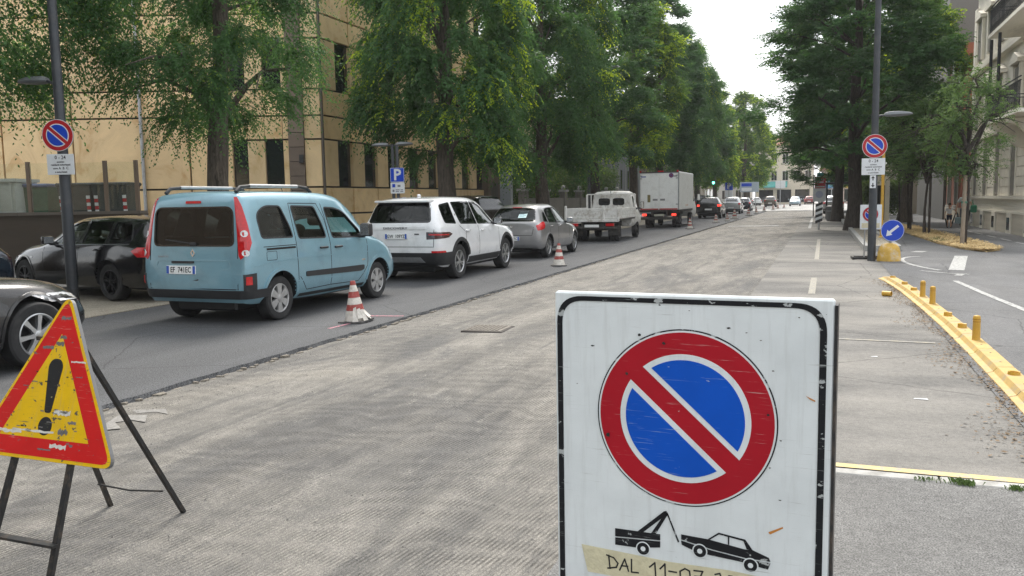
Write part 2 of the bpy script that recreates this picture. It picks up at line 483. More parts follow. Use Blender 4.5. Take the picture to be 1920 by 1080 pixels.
def worn_paint(name, col, under, wear=.5, scale=14):
    m = bpy.data.materials.new(name)
    N, L, B = nt(m)
    tc = N.new('ShaderNodeTexCoord')
    n = N.new('ShaderNodeTexNoise'); n.inputs['Scale'].default_value = scale; n.inputs['Detail'].default_value = 10; n.inputs['Roughness'].default_value = .75
    L.new(tc.outputs['Object'], n.inputs['Vector'])
    r = N.new('ShaderNodeMapRange'); r.inputs['From Min'].default_value = wear - .06; r.inputs['From Max'].default_value = wear + .06
    L.new(n.outputs['Fac'], r.inputs['Value'])
    mx = N.new('ShaderNodeMix'); mx.data_type = 'RGBA'; mx.inputs[6].default_value = (*col, 1); mx.inputs[7].default_value = (*under, 1)
    L.new(r.outputs[0], mx.inputs[0]); L.new(mx.outputs[2], B.inputs['Base Color'])
    B.inputs['Roughness'].default_value = .75
    MATS[name] = m
    return m
ROAD_WHITE = worn_paint('road_paint_white', (.46, .46, .445), (.18, .18, .18), .53)
ROAD_YELLOW = worn_paint('road_paint_yellow', (.62, .47, .20), (.36, .33, .28), .54)
ROAD_YELLOW_OLD = worn_paint('road_paint_yellow_old', (.38, .34, .255), (.25, .24, .22), .47)
SPRAY_PINK = worn_paint('survey_spray_pink', (.62, .20, .26), (.17, .17, .175), .50, 30)

def sheet(name, poly, z, mat, kind='structure', thick=0.0):
    b = MB()
    if thick: b.prism(poly, z - thick, z)
    else: b.add([(x, y, z) for x, y in poly], [tuple(range(len(poly)))])
    return tag(b.obj(name, mat), kind=kind)

rnd = random.Random(11)
FAR = 420
EDGE_L, EDGE_R, MILL_END, ZM = -5.52, -1.07, 96.0, -0.05
sheet('ground', [(-1500, -600), (1500, -600), (1500, 2500), (-1500, 2500)], -0.16, TERRAIN)

# left lane: a slab whose planed edge stands 5 cm above the milled surface, broken along its length
def ragged(y0, y1, step, x, amp, r):
    out = []; y = y0
    while y < y1:
        out.append((x + r.uniform(-amp, amp), y)); y += step * r.uniform(.6, 1.4)
    out.append((x, y1)); return out
e = ragged(-6, 60, .12, EDGE_L, .016, rnd) + [(EDGE_L, 80), (EDGE_L, MILL_END)]
bb = MB()
for i in range(len(e) - 1):
    (xa, ya), (xb, yb) = e[i], e[i + 1]
    bb.add([(-10.15, ya, 0), (xa, ya, 0), (xb, yb, 0), (-10.15, yb, 0)], [(0, 1, 2, 3)])
    c1, c2 = rnd.uniform(.0, .02), rnd.uniform(.0, .02)
    bb.add([(xa, ya, 0), (xa + .015 + c1, ya, ZM - .02), (xb + .015 + c1, yb, ZM - .02), (xb, yb, 0)], [(0, 1, 2, 3)])
tag(bb.obj('road', LANE, fix=False), kind='structure')
# broken crust lip along the planed edge
CRUST = asphalt_mat('planed_crust', (.13, .115, .095), (.30, .27, .225), 120, .8)
cb = MB()
y = 2.0
while y < 60:
    l = rnd.uniform(.03, .16)
    w = rnd.uniform(.015, .05)
    x = EDGE_L + .02 + rnd.uniform(0, .05)
    a = [(x - w, y), (x + rnd.uniform(0, .02), y + l * .2), (x + rnd.uniform(0, w), y + l * .7), (x - w, y + l)]
    cb.prism(a, ZM - .01, ZM + rnd.uniform(.006, .028))
    y += l * rnd.uniform(.8, 2.2) * (1 if y < 25 else 2)
tag(cb.obj('asphalt_crumbs', CRUST), 'broken asphalt crumbs along the planed lane edge', 'rubble', kind='stuff')

b = MB()
nx, ny = 44, 260
xs = np.linspace(EDGE_L - .3, EDGE_R + .12, nx); ys = np.concatenate([np.linspace(-6, 14, 150), np.linspace(14.2, MILL_END, ny - 150)])
V = []; F = []
for j, yy in enumerate(ys):
    for i, xx in enumerate(xs):
        V.append((xx, yy, ZM + .006 * math.sin(xx * 3.1 + .4 * math.sin(yy * .7)) + .003 * math.sin(yy * 2.3 + xx)))
for j in range(ny - 1):
    for i in range(nx - 1):
        k = j * nx + i
        F.append((k, k + 1, k + nx + 1, k + nx))
tag(mk('milled_road', V, F, milled_mat(), smooth=True), kind='structure')
# loose grit swept off the planer
gb = MB()
for k in range(2600):
    yy = 1.2 + 16 * rnd.random() ** 2; xx = rnd.uniform(EDGE_L + .05, EDGE_R) if rnd.random() < .6 else EDGE_L + abs(rnd.gauss(0, .25)) + .04
    s = rnd.uniform(.004, .012)
    z = ZM + .006 * math.sin(xx * 3.1 + .4 * math.sin(yy * .7)) + .003 * math.sin(yy * 2.3 + xx)
    a = rnd.uniform(0, PI)
    pts = [(xx + s * math.cos(a + q), yy + s * math.sin(a + q), z - .001) for q in (0, 2.0, 4.1)]
    gb.add(pts + [(xx, yy, z + s * .8)], [(0, 1, 3), (1, 2, 3), (2, 0, 3)])
tag(gb.obj('loose_gravel', pm('grit_stone', (.24, .225, .205), .9, var=.5, vscale=40), fix=False), 'loose grit scattered over the planed road', 'gravel', kind='stuff')

# beyond the works: the resurfaced carriageway, its colour paled to stand for open sunlight
sheet('far_road', [(-10.15, MILL_END), (4.2, MILL_END), (4.2, FAR), (-10.15, FAR)], .0, asphalt_mat('far_asphalt', (.34, .335, .325), (.50, .49, .47), 90, .2, (.38, .37, .35), .5, .4, (1, .1, 1)))
# right hand: bays, cross line, path
sheet('parking_bays', [(EDGE_R, 5.30), (2.0, 5.30), (2.0, MILL_END), (EDGE_R, MILL_END)], -.012, BAY, thick=.1)
sheet('near_pavement', [(EDGE_R - .02, -6), (9, -6), (9, 5.10), (EDGE_R - .02, 5.10)], -.008, NEAR_ASPH, thick=.1)
sheet('cycle_path', [(1.35, 5.30), (7.05, 5.30), (7.05, 130), (1.35, 130)], -.004, PATH)
sheet('verge', [(-13.6, -6), (-10.15, -6), (-10.15, MILL_END), (-13.6, MILL_END)], .012, EARTH, thick=.2)
sheet('pavement', [(-34, -6), (-13.6, -6), (-13.6, 130), (-34, 130)], .02, PATH, thick=.2)
# flush kerb stones across the bay end
ks = empty('kerb', (EDGE_R, 5.2, 0)); tag(ks, kind='structure')
x = 0.02
while x < 4.2:
    w = rnd.uniform(.52, .6)
    me = MB().bbox(0, w - .008, -.10, 0.0, -.10, .0 - rnd.uniform(.001, .004), .006).obj('kerb_stone', STONE_KERB, ks, loc=(x, rnd.uniform(-.003, .003), 0))
    x += w
sheet('yellow_line', [(EDGE_R + .02, 5.23), (3.2, 5.20), (3.2, 5.295), (EDGE_R + .02, 5.30)], -.004, ROAD_YELLOW)

# painted markings (each its own line)
def line(name, pts, w, mat, z=0.0):
    pts = [Vector((p[0], p[1], 0)) for p in pts]
    V = []; F = []
    for i, p in enumerate(pts):
        t = (pts[min(i + 1, len(pts) - 1)] - pts[max(i - 1, 0)]).normalized()
        s = Vector((-t.y, t.x, 0)) * w / 2
        V += [(p + s).to_tuple()[:2] + (z,), (p - s).to_tuple()[:2] + (z,)]
    for i in range(len(pts) - 1): F.append((2 * i + 1, 2 * i + 3, 2 * i + 2, 2 * i))
    return tag(mk(name, V, F, mat), kind='structure')
zb, zp = -.007, .001
line('cycle_lane_line', [(2.36, 17.2), (2.50, 15.0), (2.66, 13.1), (2.9, 10.0), (3.1, 7)], .10, ROAD_WHITE, zp)
line('stop_bar', [(2.70, 19.6), (3.42, 24.1)], .30, ROAD_WHITE, zp)
line('stop_bar_dot', [(2.55, 18.3), (2.72, 18.8)], .14, ROAD_WHITE, zp)
arc = [(1.95 + .9 * (1 - math.cos(a)) - .35 * math.sin(a), 21.2 + 2.6 * math.sin(a)) for a in np.linspace(-.7, 1.5, 14)]
line('path_curve_line', arc, .10, ROAD_WHITE, zp)
line('path_curve_line', [(2.0, 19.4), (2.35, 18.9), (2.8, 18.6)], .08, ROAD_WHITE, zp)
for k in range(7): line('path_dash', [(6.0 - .02 * k, 27 + 2.4 * k), (5.95 - .02 * k, 28.4 + 2.4 * k)], .10, ROAD_WHITE, zp)
line('path_edge_line', [(2.5, 25.5), (2.7, 26.0)], .3, ROAD_WHITE, zp)
line('bay_line', [(-.12, 14.6), (-.10, 17.5)], .11, ROAD_YELLOW_OLD, zb)
line('bay_line', [(-.08, 22.5), (-.05, 33.0)], .11, ROAD_YELLOW_OLD, zb)
line('bay_line', [(.0, 10.05), (1.2, 10.0)], .07, ROAD_YELLOW_OLD, zb)
line('bay_edge_line', [(-.52, 44), (-.58, 66)], .14, ROAD_WHITE, zb)
line('far_cross_line', [(-4.9, 48.5), (-2.2, 48.7)], .9, ROAD_WHITE, ZM + .014)
line('far_cross_line', [(-4.4, 66), (-2.0, 66)], .7, ROAD_WHITE, ZM + .014)
line('pink_survey_mark', [(-5.98, 9.2), (-5.93, 10.2)], .06, SPRAY_PINK, .004)
line('pink_survey_mark', [(-6.3, 10.35), (-5.58, 10.5)], .07, SPRAY_PINK, .004)
# remains of an old white arrow left on the planed surface
OLDW = worn_paint('old_arrow_paint', (.30, .288, .265), (.20, .19, .178), .46, 34)
for pl in ([(-5.03, 4.64), (-5.17, 4.80), (-5.27, 5.02), (-5.05, 5.10), (-4.90, 4.92), (-5.06, 4.94), (-5.12, 4.84), (-4.94, 4.72)], [(-5.30, 5.19), (-5.05, 5.30), (-4.91, 5.17), (-5.05, 5.20), (-5.18, 5.12)]):
    sheet('old_road_mark', pl, ZM + .0065, OLDW)
# ------------------------------------------------------------------ vehicle tool kit (rear axle at y = 0, driving direction +y)
def pchip(xk, yk, x):
    xk = np.asarray(xk, float); yk = np.asarray(yk, float); x = np.asarray(x, float)
    h = np.diff(xk); d = np.diff(yk) / h
    m = np.zeros_like(yk)
    for i in range(1, len(xk) - 1):
        if d[i - 1] * d[i] > 0:
            w1 = 2 * h[i] + h[i - 1]; w2 = h[i] + 2 * h[i - 1]
            m[i] = (w1 + w2) / (w1 / d[i - 1] + w2 / d[i])
    m[0], m[-1] = d[0], d[-1]
    i = np.clip(np.searchsorted(xk, x) - 1, 0, len(h) - 1)
    t = (x - xk[i]) / h[i]
    return ((1 + 2 * t) * (1 - t) ** 2 * yk[i] + t * (1 - t) ** 2 * h[i] * m[i] + t * t * (3 - 2 * t) * yk[i + 1] + t * t * (t - 1) * h[i] * m[i + 1])

def loft(keys, sub=5, inset=0.0, yr=None, zfloor=None, lean=None):
    """keys: rows (y, zbottom, zbelt, ztop, w_low, w_mid, w_belt, w_roof) from tail to nose -> closed shell"""
    K = np.array(keys, float)
    ys = []
    for i in range(len(K) - 1):
        n = max(1, min(sub, int(math.ceil((K[i + 1, 0] - K[i, 0]) / .06))))
        ys += list(np.linspace(K[i, 0], K[i + 1, 0], n, endpoint=False))
    ys.append(K[-1, 0])
    ys = np.array(ys)
    if yr: ys = np.array([yr[0]] + [y for y in ys if yr[0] + .02 < y < yr[1] - .02] + [yr[1]])
    C = [pchip(K[:, 0], K[:, c], ys) for c in range(1, 8)]
    rings = []
    for k, y in enumerate(ys):
        zb, zs, zt, wl, wm, ws, wt = [c[k] for c in C]
        if inset:
            wl, wm, ws, wt = wl - inset, wm - inset, ws - inset, wt - inset
            zt -= inset * .8; zb = zfloor
            zs = max(zs, zb + .1)
        g = max(zt - zs, .02)
        H = zs - zb
        pts = [(0, zb), (wl - .07, zb), (wl, zb + .07), (wm - .004, zb + .30 * H), (wm, zb + .58 * H), (ws + (wm - ws) * .55, zs - .12 * H), (ws, zs - .015), (ws - .012, zs + .06 * g),
               (ws + (wt - ws) * .52, zs + .48 * g), (ws + (wt - ws) * .90, zs + .84 * g), (wt - .035, zs + .945 * g), (wt * .86, zs + .985 * g), (wt * .5, zt + .010), (0, zt + .016)]
        full = [(x, z) for x, z in pts] + [(-x, z) for x, z in reversed(pts[1:-1])]
        dy = (lean[0] * max(0, (lean[1] - (y - ys[0])) / lean[1])) if lean else 0
        rings.append([(x, y + dy * max(0, (z - (lean[2] if lean else 0))), z) for x, z in full])
    n = len(rings[0])
    V = [p for r in rings for p in r]; F = []
    for i in range(len(rings) - 1):
        for k in range(n):
            k2 = (k + 1) % n
            F.append((i * n + k, (i + 1) * n + k, (i + 1) * n + k2, i * n + k2))
    F.append(tuple(range(n))); F.append(tuple(reversed(range((len(rings) - 1) * n, len(rings) * n))))
    return V, F

def pip(p, P):
    x, y = p; c = False; j = len(P) - 1
    for i in range(len(P)):
        if ((P[i][1] > y) != (P[j][1] > y)) and (x < (P[j][0] - P[i][0]) * (y - P[i][1]) / (P[j][1] - P[i][1]) + P[i][0]): c = not c
        j = i
    return c

def dens(P, step):
    out = []
    for i in range(len(P)):
        a = Vector(P[i]); b = Vector(P[(i + 1) % len(P)])
        n = max(1, int(math.ceil((b - a).length / step)))
        out += [tuple(a.lerp(b, k / n)) for k in range(n)]
    return out

class Shell:
    def __init__(s, V, F):
        s.V = [Vector(v) for v in V]; s.bvh = BVHTree.FromPolygons(s.V, [tuple(f) for f in F])
        s.yc = sum(v.y for v in s.V) / len(s.V)
    def proj(s, mode, u, v, yc=None):
        if mode == 'R': o, d = Vector((6, u, v)), Vector((-1, 0, 0))
        elif mode == 'L': o, d = Vector((-6, u, v)), Vector((1, 0, 0))
        elif mode == 'B': o, d = Vector((u, -20, v)), Vector((0, 1, 0))
        elif mode == 'F': o, d = Vector((u, 30, v)), Vector((0, -1, 0))
        elif mode == 'T': o, d = Vector((u, v, 9)), Vector((0, 0, -1))
        else:
            a = RAD(u); r = Vector((math.sin(a), -math.cos(a), 0)) if mode == 'CB' else Vector((math.sin(a), math.cos(a), 0))
            o, d = Vector((0, yc, v)) + r * 8, -r
        h = s.bvh.ray_cast(o, d)
        if h[0] is None:
            n = s.bvh.find_nearest(o + d * 5)
            return n[0], -d
        return h[0], -d
    def patch(s, name, mode, poly, mat, parent, off=.004, thick=.02, step=.07, holes=(), yc=None, smooth=True):
        su = 1.0 if mode not in ('CB', 'CF') else 1.0 / 57.3 * 1.0
        P = [(u * su, v) for u, v in poly]
        Hs = [[(u * su, v) for u, v in h] for h in holes]
        loops = [dens(P, step)] + [dens(h, step) for h in Hs]
        pts = []; edges = []
        for lp in loops:
            b = len(pts); pts += lp
            edges += [(b + i, b + (i + 1) % len(lp)) for i in range(len(lp))]
        us = [p[0] for p in P]; vs = [p[1] for p in P]
        bpts = list(pts)
        uu = min(us) + step * .5
        while uu < max(us):
            vv = min(vs) + step * .5
            while vv < max(vs):
                if pip((uu, vv), P) and not any(pip((uu, vv), h) for h in Hs) and min((uu - q[0]) ** 2 + (vv - q[1]) ** 2 for q in bpts) > (step * .4) ** 2:
                    pts.append((uu, vv))
                vv += step
            uu += step
        r = delaunay_2d_cdt([Vector(p) for p in pts], edges, [], 0, 1e-6)
        vo, eo, fo = r[0], r[1], r[2]
        tris = []
        for f in fo:
            c = (sum(vo[i].x for i in f) / len(f), sum(vo[i].y for i in f) / len(f))
            if pip(c, P) and not any(pip(c, h) for h in Hs): tris.append(tuple(f))
        used = sorted({i for f in tris for i in f}); mp = {j: k for k, j in enumerate(used)}
        V = []; D = []
        for j in used:
            p, n = s.proj(mode, vo[j].x / su, vo[j].y, yc)
            V.append(p + n * off); D.append(n)
        F = []
        for f in tris:
            f = [mp[i] for i in f]
            nn = (V[f[1]] - V[f[0]]).cross(V[f[2]] - V[f[0]])
            if nn.dot(D[f[0]]) < 0: f = f[::-1]
            F.append(tuple(f))
        if thick:
            cnt = {}
            for f in F:
                for a, b in ((f[0], f[1]), (f[1], f[2]), (f[2], f[0])): cnt[(a, b)] = 1
            bd = [e for e in cnt if (e[1], e[0]) not in cnt]
            low = {}
            for a, b in bd:
                for q in (a, b):
                    if q not in low: low[q] = len(V); V.append(V[q] - D[q] * thick)
            for a, b in bd: F.append((b, a, low[a], low[b]))
        return mk(name, V, F, mat, parent, smooth=smooth, sharp=35)
    def ribbon(s, name, mode, line, w, mat, parent, off=.0025, yc=None, closed=False, thick=.006, step=.05):
        pts = []
        for i in range(len(line) - (0 if closed else 1)):
            a = Vector(line[i]); b = Vector(line[(i + 1) % len(line)])
            n = max(1, int((b - a).length / step))
            pts += [a.lerp(b, k / n) for k in range(n)]
        if not closed: pts.append(Vector(line[-1]))
        n = len(pts); V = []; F = []
        for i, p in enumerate(pts):
            t = (pts[(i + 1) % n] - pts[i - 1]) if closed else (pts[min(i + 1, n - 1)] - pts[max(0, i - 1)])
            t.normalize(); q = Vector((-t.y, t.x)) * w / 2
            for k in (q, -q):
                a, d = s.proj(mode, p.x + k.x, p.y + k.y, yc)
                V.append(a + d * off)
            for k in (q, -q):
                a, d = s.proj(mode, p.x + k.x, p.y + k.y, yc)
                V.append(a - d * thick)
        for i in range(n if closed else n - 1):
            a = 4 * i; b = 4 * ((i + 1) % n)
            F += [(a, b, b + 1, a + 1), (a + 2, b + 2, b, a), (a + 1, b + 1, b + 3, a + 3)]
        bm = MB(); bm.V = V; bm.F = F
        return bm.obj(name, mat, parent, smooth=True, sharp=40)

def boolean_cut(name, V, F, cutters, mats):
    """cutters: list of (V, F); the cut faces near a wheel take the last material"""
    me = make_mesh(name, V, F, mats)
    o = me_obj(name, me)
    tmp = []
    for cV, cF in cutters:
        b = MB(); b.V = [Vector(v) for v in cV]; b.F = cF
        c = b.obj('cutter', mats[0]); tmp.append(c)
        md = o.modifiers.new('cut', 'BOOLEAN'); md.object = c; md.operation = 'DIFFERENCE'; md.solver = 'EXACT'
    bm = bmesh.new(); bm.from_mesh(me); bmesh.ops.recalc_face_normals(bm, faces=bm.faces[:]); bm.to_mesh(me); bm.free()
    dg = bpy.context.evaluated_depsgraph_get()
    new = bpy.data.meshes.new_from_object(o.evaluated_get(dg))
    for c in tmp: bpy.data.objects.remove(c)
    bpy.data.objects.remove(o)
    return new

def wheel(parent, x, y, R, W, style='hub', side=1, rim_mat=None):
    """tyre and rim; outer face towards side (+1 right, -1 left)"""
    w = empty('wheel', (x, y, R), 0, parent)
    T = Matrix.Rotation(side * PI / 2, 4, 'Y')
    rr = R * .66
    h = W / 2
    b = MB()
    prof = [(rr, -h * .85), (R * .82, -h), (R * .93, -h * .96), (R * .985, -h * .8), (R, -h * .4), (R, h * .4), (R * .985, h * .8), (R * .93, h * .96), (R * .82, h), (rr, h * .85), (rr * .97, h * .55), (rr * .97, -h * .55)]
    b.lathe(prof, 40, T, closed=True).obj('tyre', RUBBER, w, smooth=True, sharp=30)
    m = rim_mat or ALLOY
    b = MB()
    b.lathe([(rr * 1.0, h * .80), (rr * 1.0, h * .90), (rr * .95, h * .93), (rr * .90, h * .80), (rr * .88, h * .2), (rr * .90, h * .1)], 40, T, closed=True)
    if style == 'hub':            # wide petals with openings between
        n = 6
        for k in range(n):
            a = 2 * PI * k / n
            pl = [(.16, -.13), (.50, -.21), (.90, -.27), (.94, 0), (.90, .27), (.50, .21), (.16, .13)]
            pl = [(p * rr * math.cos(a) - q * rr * math.sin(a), p * rr * math.sin(a) + q * rr * math.cos(a)) for p, q in pl]
            b.prism(pl, h * .55, h * .88, T)
        b.lathe([(rr * .26, h * .5), (rr * .26, h * .92), (rr * .18, h * .98), (0, h * .99)], 20, T)
    elif style == 'multi':        # paired thin spokes
        n = 10
        for k in range(n):
            a = 2 * PI * (k // 2) / 5 + (.17 if k % 2 else -.17)
            pl = [(.12, -.055), (.92, -.06), (.92, .06), (.12, .055)]
            pl = [(p * rr * math.cos(a) - q * rr * math.sin(a), p * rr * math.sin(a) + q * rr * math.cos(a)) for p, q in pl]
            b.prism(pl, h * .55, h * .86, T)
        b.lathe([(rr * .22, h * .4), (rr * .22, h * .84), (rr * .14, h * .9), (0, h * .9)], 20, T)
    elif style == 'steel':
        b.lathe([(rr * .88, h * .3), (rr * .70, h * .55), (rr * .45, h * .35), (rr * .30, h * .8), (0, h * .85)], 24, T)
    else:                         # five / seven plain spokes
        n = 7 if style == 'seven' else 5
        for k in range(n):
            a = 2 * PI * k / n + .3
            pl = [(.12, -.12), (.5, -.08), (.93, -.12), (.93, .12), (.5, .08), (.12, .12)]
            pl = [(p * rr * math.cos(a) - q * rr * math.sin(a), p * rr * math.sin(a) + q * rr * math.cos(a)) for p, q in pl]
            b.prism(pl, h * .52, h * .86, T)
        b.lathe([(rr * .24, h * .4), (rr * .24, h * .84), (rr * .16, h * .9), (0, h * .9)], 20, T)
    b.obj('rim', m, w, smooth=True, sharp=30)
    b = MB()                      # brake disc behind the spokes
    b.lathe([(rr * .86, -h * .1), (rr * .86, h * .12), (0, h * .12)], 24, T)
    b.obj('brake_disc', DARK_RIM, w)
    return w

def plate(parent, x, y, z, txt, rz=0.0, w=.52, h=.11, tilt=0.0):
    """Italian style number plate with blue ends, facing -y"""
    p = MB().bbox(-w / 2, w / 2, -.008, .008, -h / 2, h / 2, .003).obj('number_plate', PLATE_W, parent, loc=(x, y, z), rot=(tilt, 0, rz))
    for s in (-1, 1):
        MB().box(s * w / 2 - s * .004 - (.042 if s > 0 else 0), s * w / 2 - s * .004 + (0 if s > 0 else .042), -.0095, -.007, -h / 2 + .004, h / 2 - .004).obj('blue_band', PLATE_B, p)
    text_obj('lettering', txt, h * .92, INK, p, (0, -.0095, -.002), (PI / 2, 0, 0), .0006, xs=.80, bold=.0016)
    return p

def mirror(parent, shell, y, z, mat, side, size=(.20, .11, .17), out=.05):
    p, n = shell.proj('R' if side > 0 else 'L', y, z)
    x = p.x
    b = MB()
    b.bbox(x + side * out - (0 if side > 0 else size[0]), x + side * out + (size[0] if side > 0 else 0), y - size[1] / 2, y + size[1] / 2, z, z + size[2], .04, seg=3)
    m = b.obj('mirror', mat, parent, smooth=True, sharp=50)
    MB().bbox(x - side * .03 if side > 0 else x - out - .06, x + out + .06 if side > 0 else x + .03, y - .03, y + .03, z - .02, z + .05, .012).obj('mirror_arm', BLACK_PL, m)
    xa, xb = sorted((x + side * (out + .015), x + side * (out + size[0] - .015)))
    MB().box(xa, xb, y - size[1] / 2 - .004, y - size[1] / 2 + .002, z + .02, z + size[2] - .02).obj('mirror_glass', CHROME, m)
    return m

def seats(parent, rows, w=.50, z=.62, top=1.12):
    for y in rows:
        for x in (-.36, .36):
            b = MB()
            b.bbox(x - w / 2, x + w / 2, y - .05, y + .45, z - .25, z, .05)
            b.bbox(x - w / 2 + .02, x + w / 2 - .02, y - .14, y + .0, z - .1, top - .16, .05)
            b.bbox(x - .13, x + .13, y - .15, y - .05, top - .10, top + .10, .04)
            b.obj('seat', CABIN, parent, smooth=True, sharp=50)

def box_cutter(x0, x1, y0, y1, z0, z1):
    b = MB().box(x0, x1, y0, y1, z0, z1); return b.V, b.F

def prism_cutter(axis, poly, d0, d1):
    b = MB()
    if axis == 'x': T = Matrix(((0, 0, 1, 0), (1, 0, 0, 0), (0, 1, 0, 0), (0, 0, 0, 1)))     # (y, z) polygon pushed along x
    else: T = Matrix(((1, 0, 0, 0), (0, 0, 1, 0), (0, 1, 0, 0), (0, 0, 0, 1)))              # (x, z) polygon pushed along y
    b.prism(poly, d0, d1, T)
    return b.V, b.F

def car(root, sp):
    """builds body, glazing, wheels and trim of one car under root; returns its outer shell for further trim"""
    V, F = loft(sp['keys'], sub=sp.get('sub', 5), lean=sp.get('lean'))
    sh = Shell(V, F)
    R, W, wb, tr = sp['R'], sp.get('W', .21), sp['wb'], sp['track']
    mats = [sp['paint'], BLACK_PL]
    cut = []
    b = MB()
    ar = sp.get('arch', R + .055)
    for yy in (0, wb):
        for s in (-1, 1):
            xa, xb = sorted((s * (tr - .30), s * 1.4))
            T = Matrix.Translation((xa, yy, R + .015)) @ Matrix.Rotation(PI / 2, 4, 'Y')
            b.lathe([(ar, 0), (ar, xb - xa)], 40, T)
    cut.append((b.V, b.F))
    hollow = sp.get('hollow', False)
    if hollow:
        cut.append(loft(sp['keys'], sub=3, inset=.055, yr=sp['cabin'], zfloor=sp.get('floor', .55), lean=sp.get('lean')))
        for P in sp.get('side_glass', []):
            cut.append(prism_cutter('x', P, -1.5, 1.5))
        if 'rear_glass' in sp: cut.append(prism_cutter('y', sp['rear_glass'], -3.0, sp['cabin'][0] + sp.get('rear_depth', .35)))
        if 'front_glass' in sp: cut.append(prism_cutter('y', sp['front_glass'], sp['cabin'][1] - sp.get('front_depth', .9), 6.0))
    me = boolean_cut('body', V, F, cut, mats)
    mi = []
    for p in me.polygons:
        c = p.center; dark = 0
        for yy in (0, wb):
            d = math.hypot(c.y - yy, c.z - R - .015)
            if d < ar + .004 and abs(c.x) > tr - .32 and (abs(p.normal.x) < .5 and d > ar - .02 or abs(c.x) < tr - .28): dark = 1
        if c.z < sp['keys'][4][1] + .04 and p.normal.z < -.85: dark = 1
        if hollow and sp['cabin'][0] - .02 < c.y < sp['cabin'][1] + .02:
            q = sh.bvh.find_nearest(c)
            if q[3] > .02 and c.z > sp.get('floor', .55) - .02: dark = 1
        mi.append(dark)
    if len(me.materials) < 2:
        me.materials.clear(); [me.materials.append(m) for m in mats]
    me.polygons.foreach_set('material_index', mi)
    me.polygons.foreach_set('use_smooth', [True] * len(me.polygons))
    me.set_sharp_from_angle(angle=RAD(sp.get('sharp', 34)))
    body = me_obj('body', me, root)
    gm = sp.get('glass', GLASS if hollow else DGLASS)
    off = -.012 if hollow else .003
    th = .0 if hollow else .004
    gl = sp.get('glass_list', [gm] * 9)
    rim = sp.get('rim_trim', .022)
    for k, P in enumerate(sp.get('side_glass', [])):
        for md in ('R', 'L'):
            g = sh.patch('window', md, P, gl[k], root, off, th, .09)
            if sp.get('trim', True): sh.ribbon('window_seal', md, P, rim, sp.get('seal', BLACK_PL), g, .003, closed=True, step=.06)
    if 'rear_glass' in sp:
        g = sh.patch('rear_window', 'B', sp['rear_glass'], sp.get('rear_gm', gm), root, off, th, .09)
        if sp.get('trim', True): sh.ribbon('window_seal', 'B', sp['rear_glass'], rim, BLACK_GL, g, .003, closed=True, step=.06)
    if 'front_glass' in sp:
        sh.patch('windscreen', 'F', sp['front_glass'], gm, root, off, th, .09)
    for k, (yy, st) in enumerate(((0, 0), (wb, 1))):
        for s in (-1, 1):
            wheel(root, s * (tr - W / 2 + .085), yy, R, W, sp.get('rims', 'hub'), s, sp.get('rim_mat'))
    for ln in sp.get('seams', []):
        for md in ('R', 'L'): sh.ribbon('door_gap', md, ln, .011, SEAM, body, .0015, thick=.004)
    for ln in sp.get('rear_seams', []):
        sh.ribbon('tailgate_gap', 'B', ln, .012, SEAM, body, .0015, thick=.004)
    if sp.get('lips', 0):
        for yy in (0, wb):
            arc = [(yy + (ar + sp['lips'] * .5) * math.cos(a), R + .015 + (ar + sp['lips'] * .5) * math.sin(a)) for a in np.linspace(RAD(sp.get('lip0', -12)), RAD(180 - sp.get('lip0', -12)), 26)]
            arc = [q for q in arc if q[1] > sp['keys'][2][1] + .02]
            for md in ('R', 'L'): sh.ribbon('wheel_arch', md, arc, sp['lips'], sp.get('lip_mat', sp['paint']), root, sp.get('lip_off', .010), thick=.02, step=.05)
    for (y, z) in sp.get('handles', []):
        for s, md in ((1, 'R'), (-1, 'L')):
            p, n = sh.proj(md, y, z)
            xa, xb = sorted((p.x - s * .005, p.x + s * .035))
            hd = MB().bbox(xa, xb, y - .10, y + .10, z - .016, z + .016, .012, seg=2).obj('door_handle', sp.get('handle_mat', BLACK_PL), root, smooth=True)
    if 'mirror' in sp:
        for s in (-1, 1): mirror(root, sh, sp['mirror'][0], sp['mirror'][1], sp.get('mirror_mat', sp['paint']), s, sp.get('mirror_size', (.20, .11, .15)))
    ub = MB().bbox(-tr + .28, tr - .28, -.5, wb + .5, .17, .34, .03)      # floor pan, exhaust and axles seen under the car
    ub.tube([(-tr + .1, 0, R), (tr - .1, 0, R)], .05, 8)
    ub.obj('underbody', BLACK_PL, root)
    return sh

def sh_bumper(sh, name, root, mat, z0, z1, ang=100, yc=.9, off=.012, mode='CB', slope=0.0):
    n = 16
    top = [(-ang + 2 * ang * k / n, z1 + slope * abs(-1 + 2 * k / n) ** 2) for k in range(n + 1)]
    bot = [(ang - 2 * ang * k / n, z0) for k in range(n + 1)]
    return sh.patch(name, mode, bot[::1] + top[::1], mat, root, off, .03, .08, yc=yc)
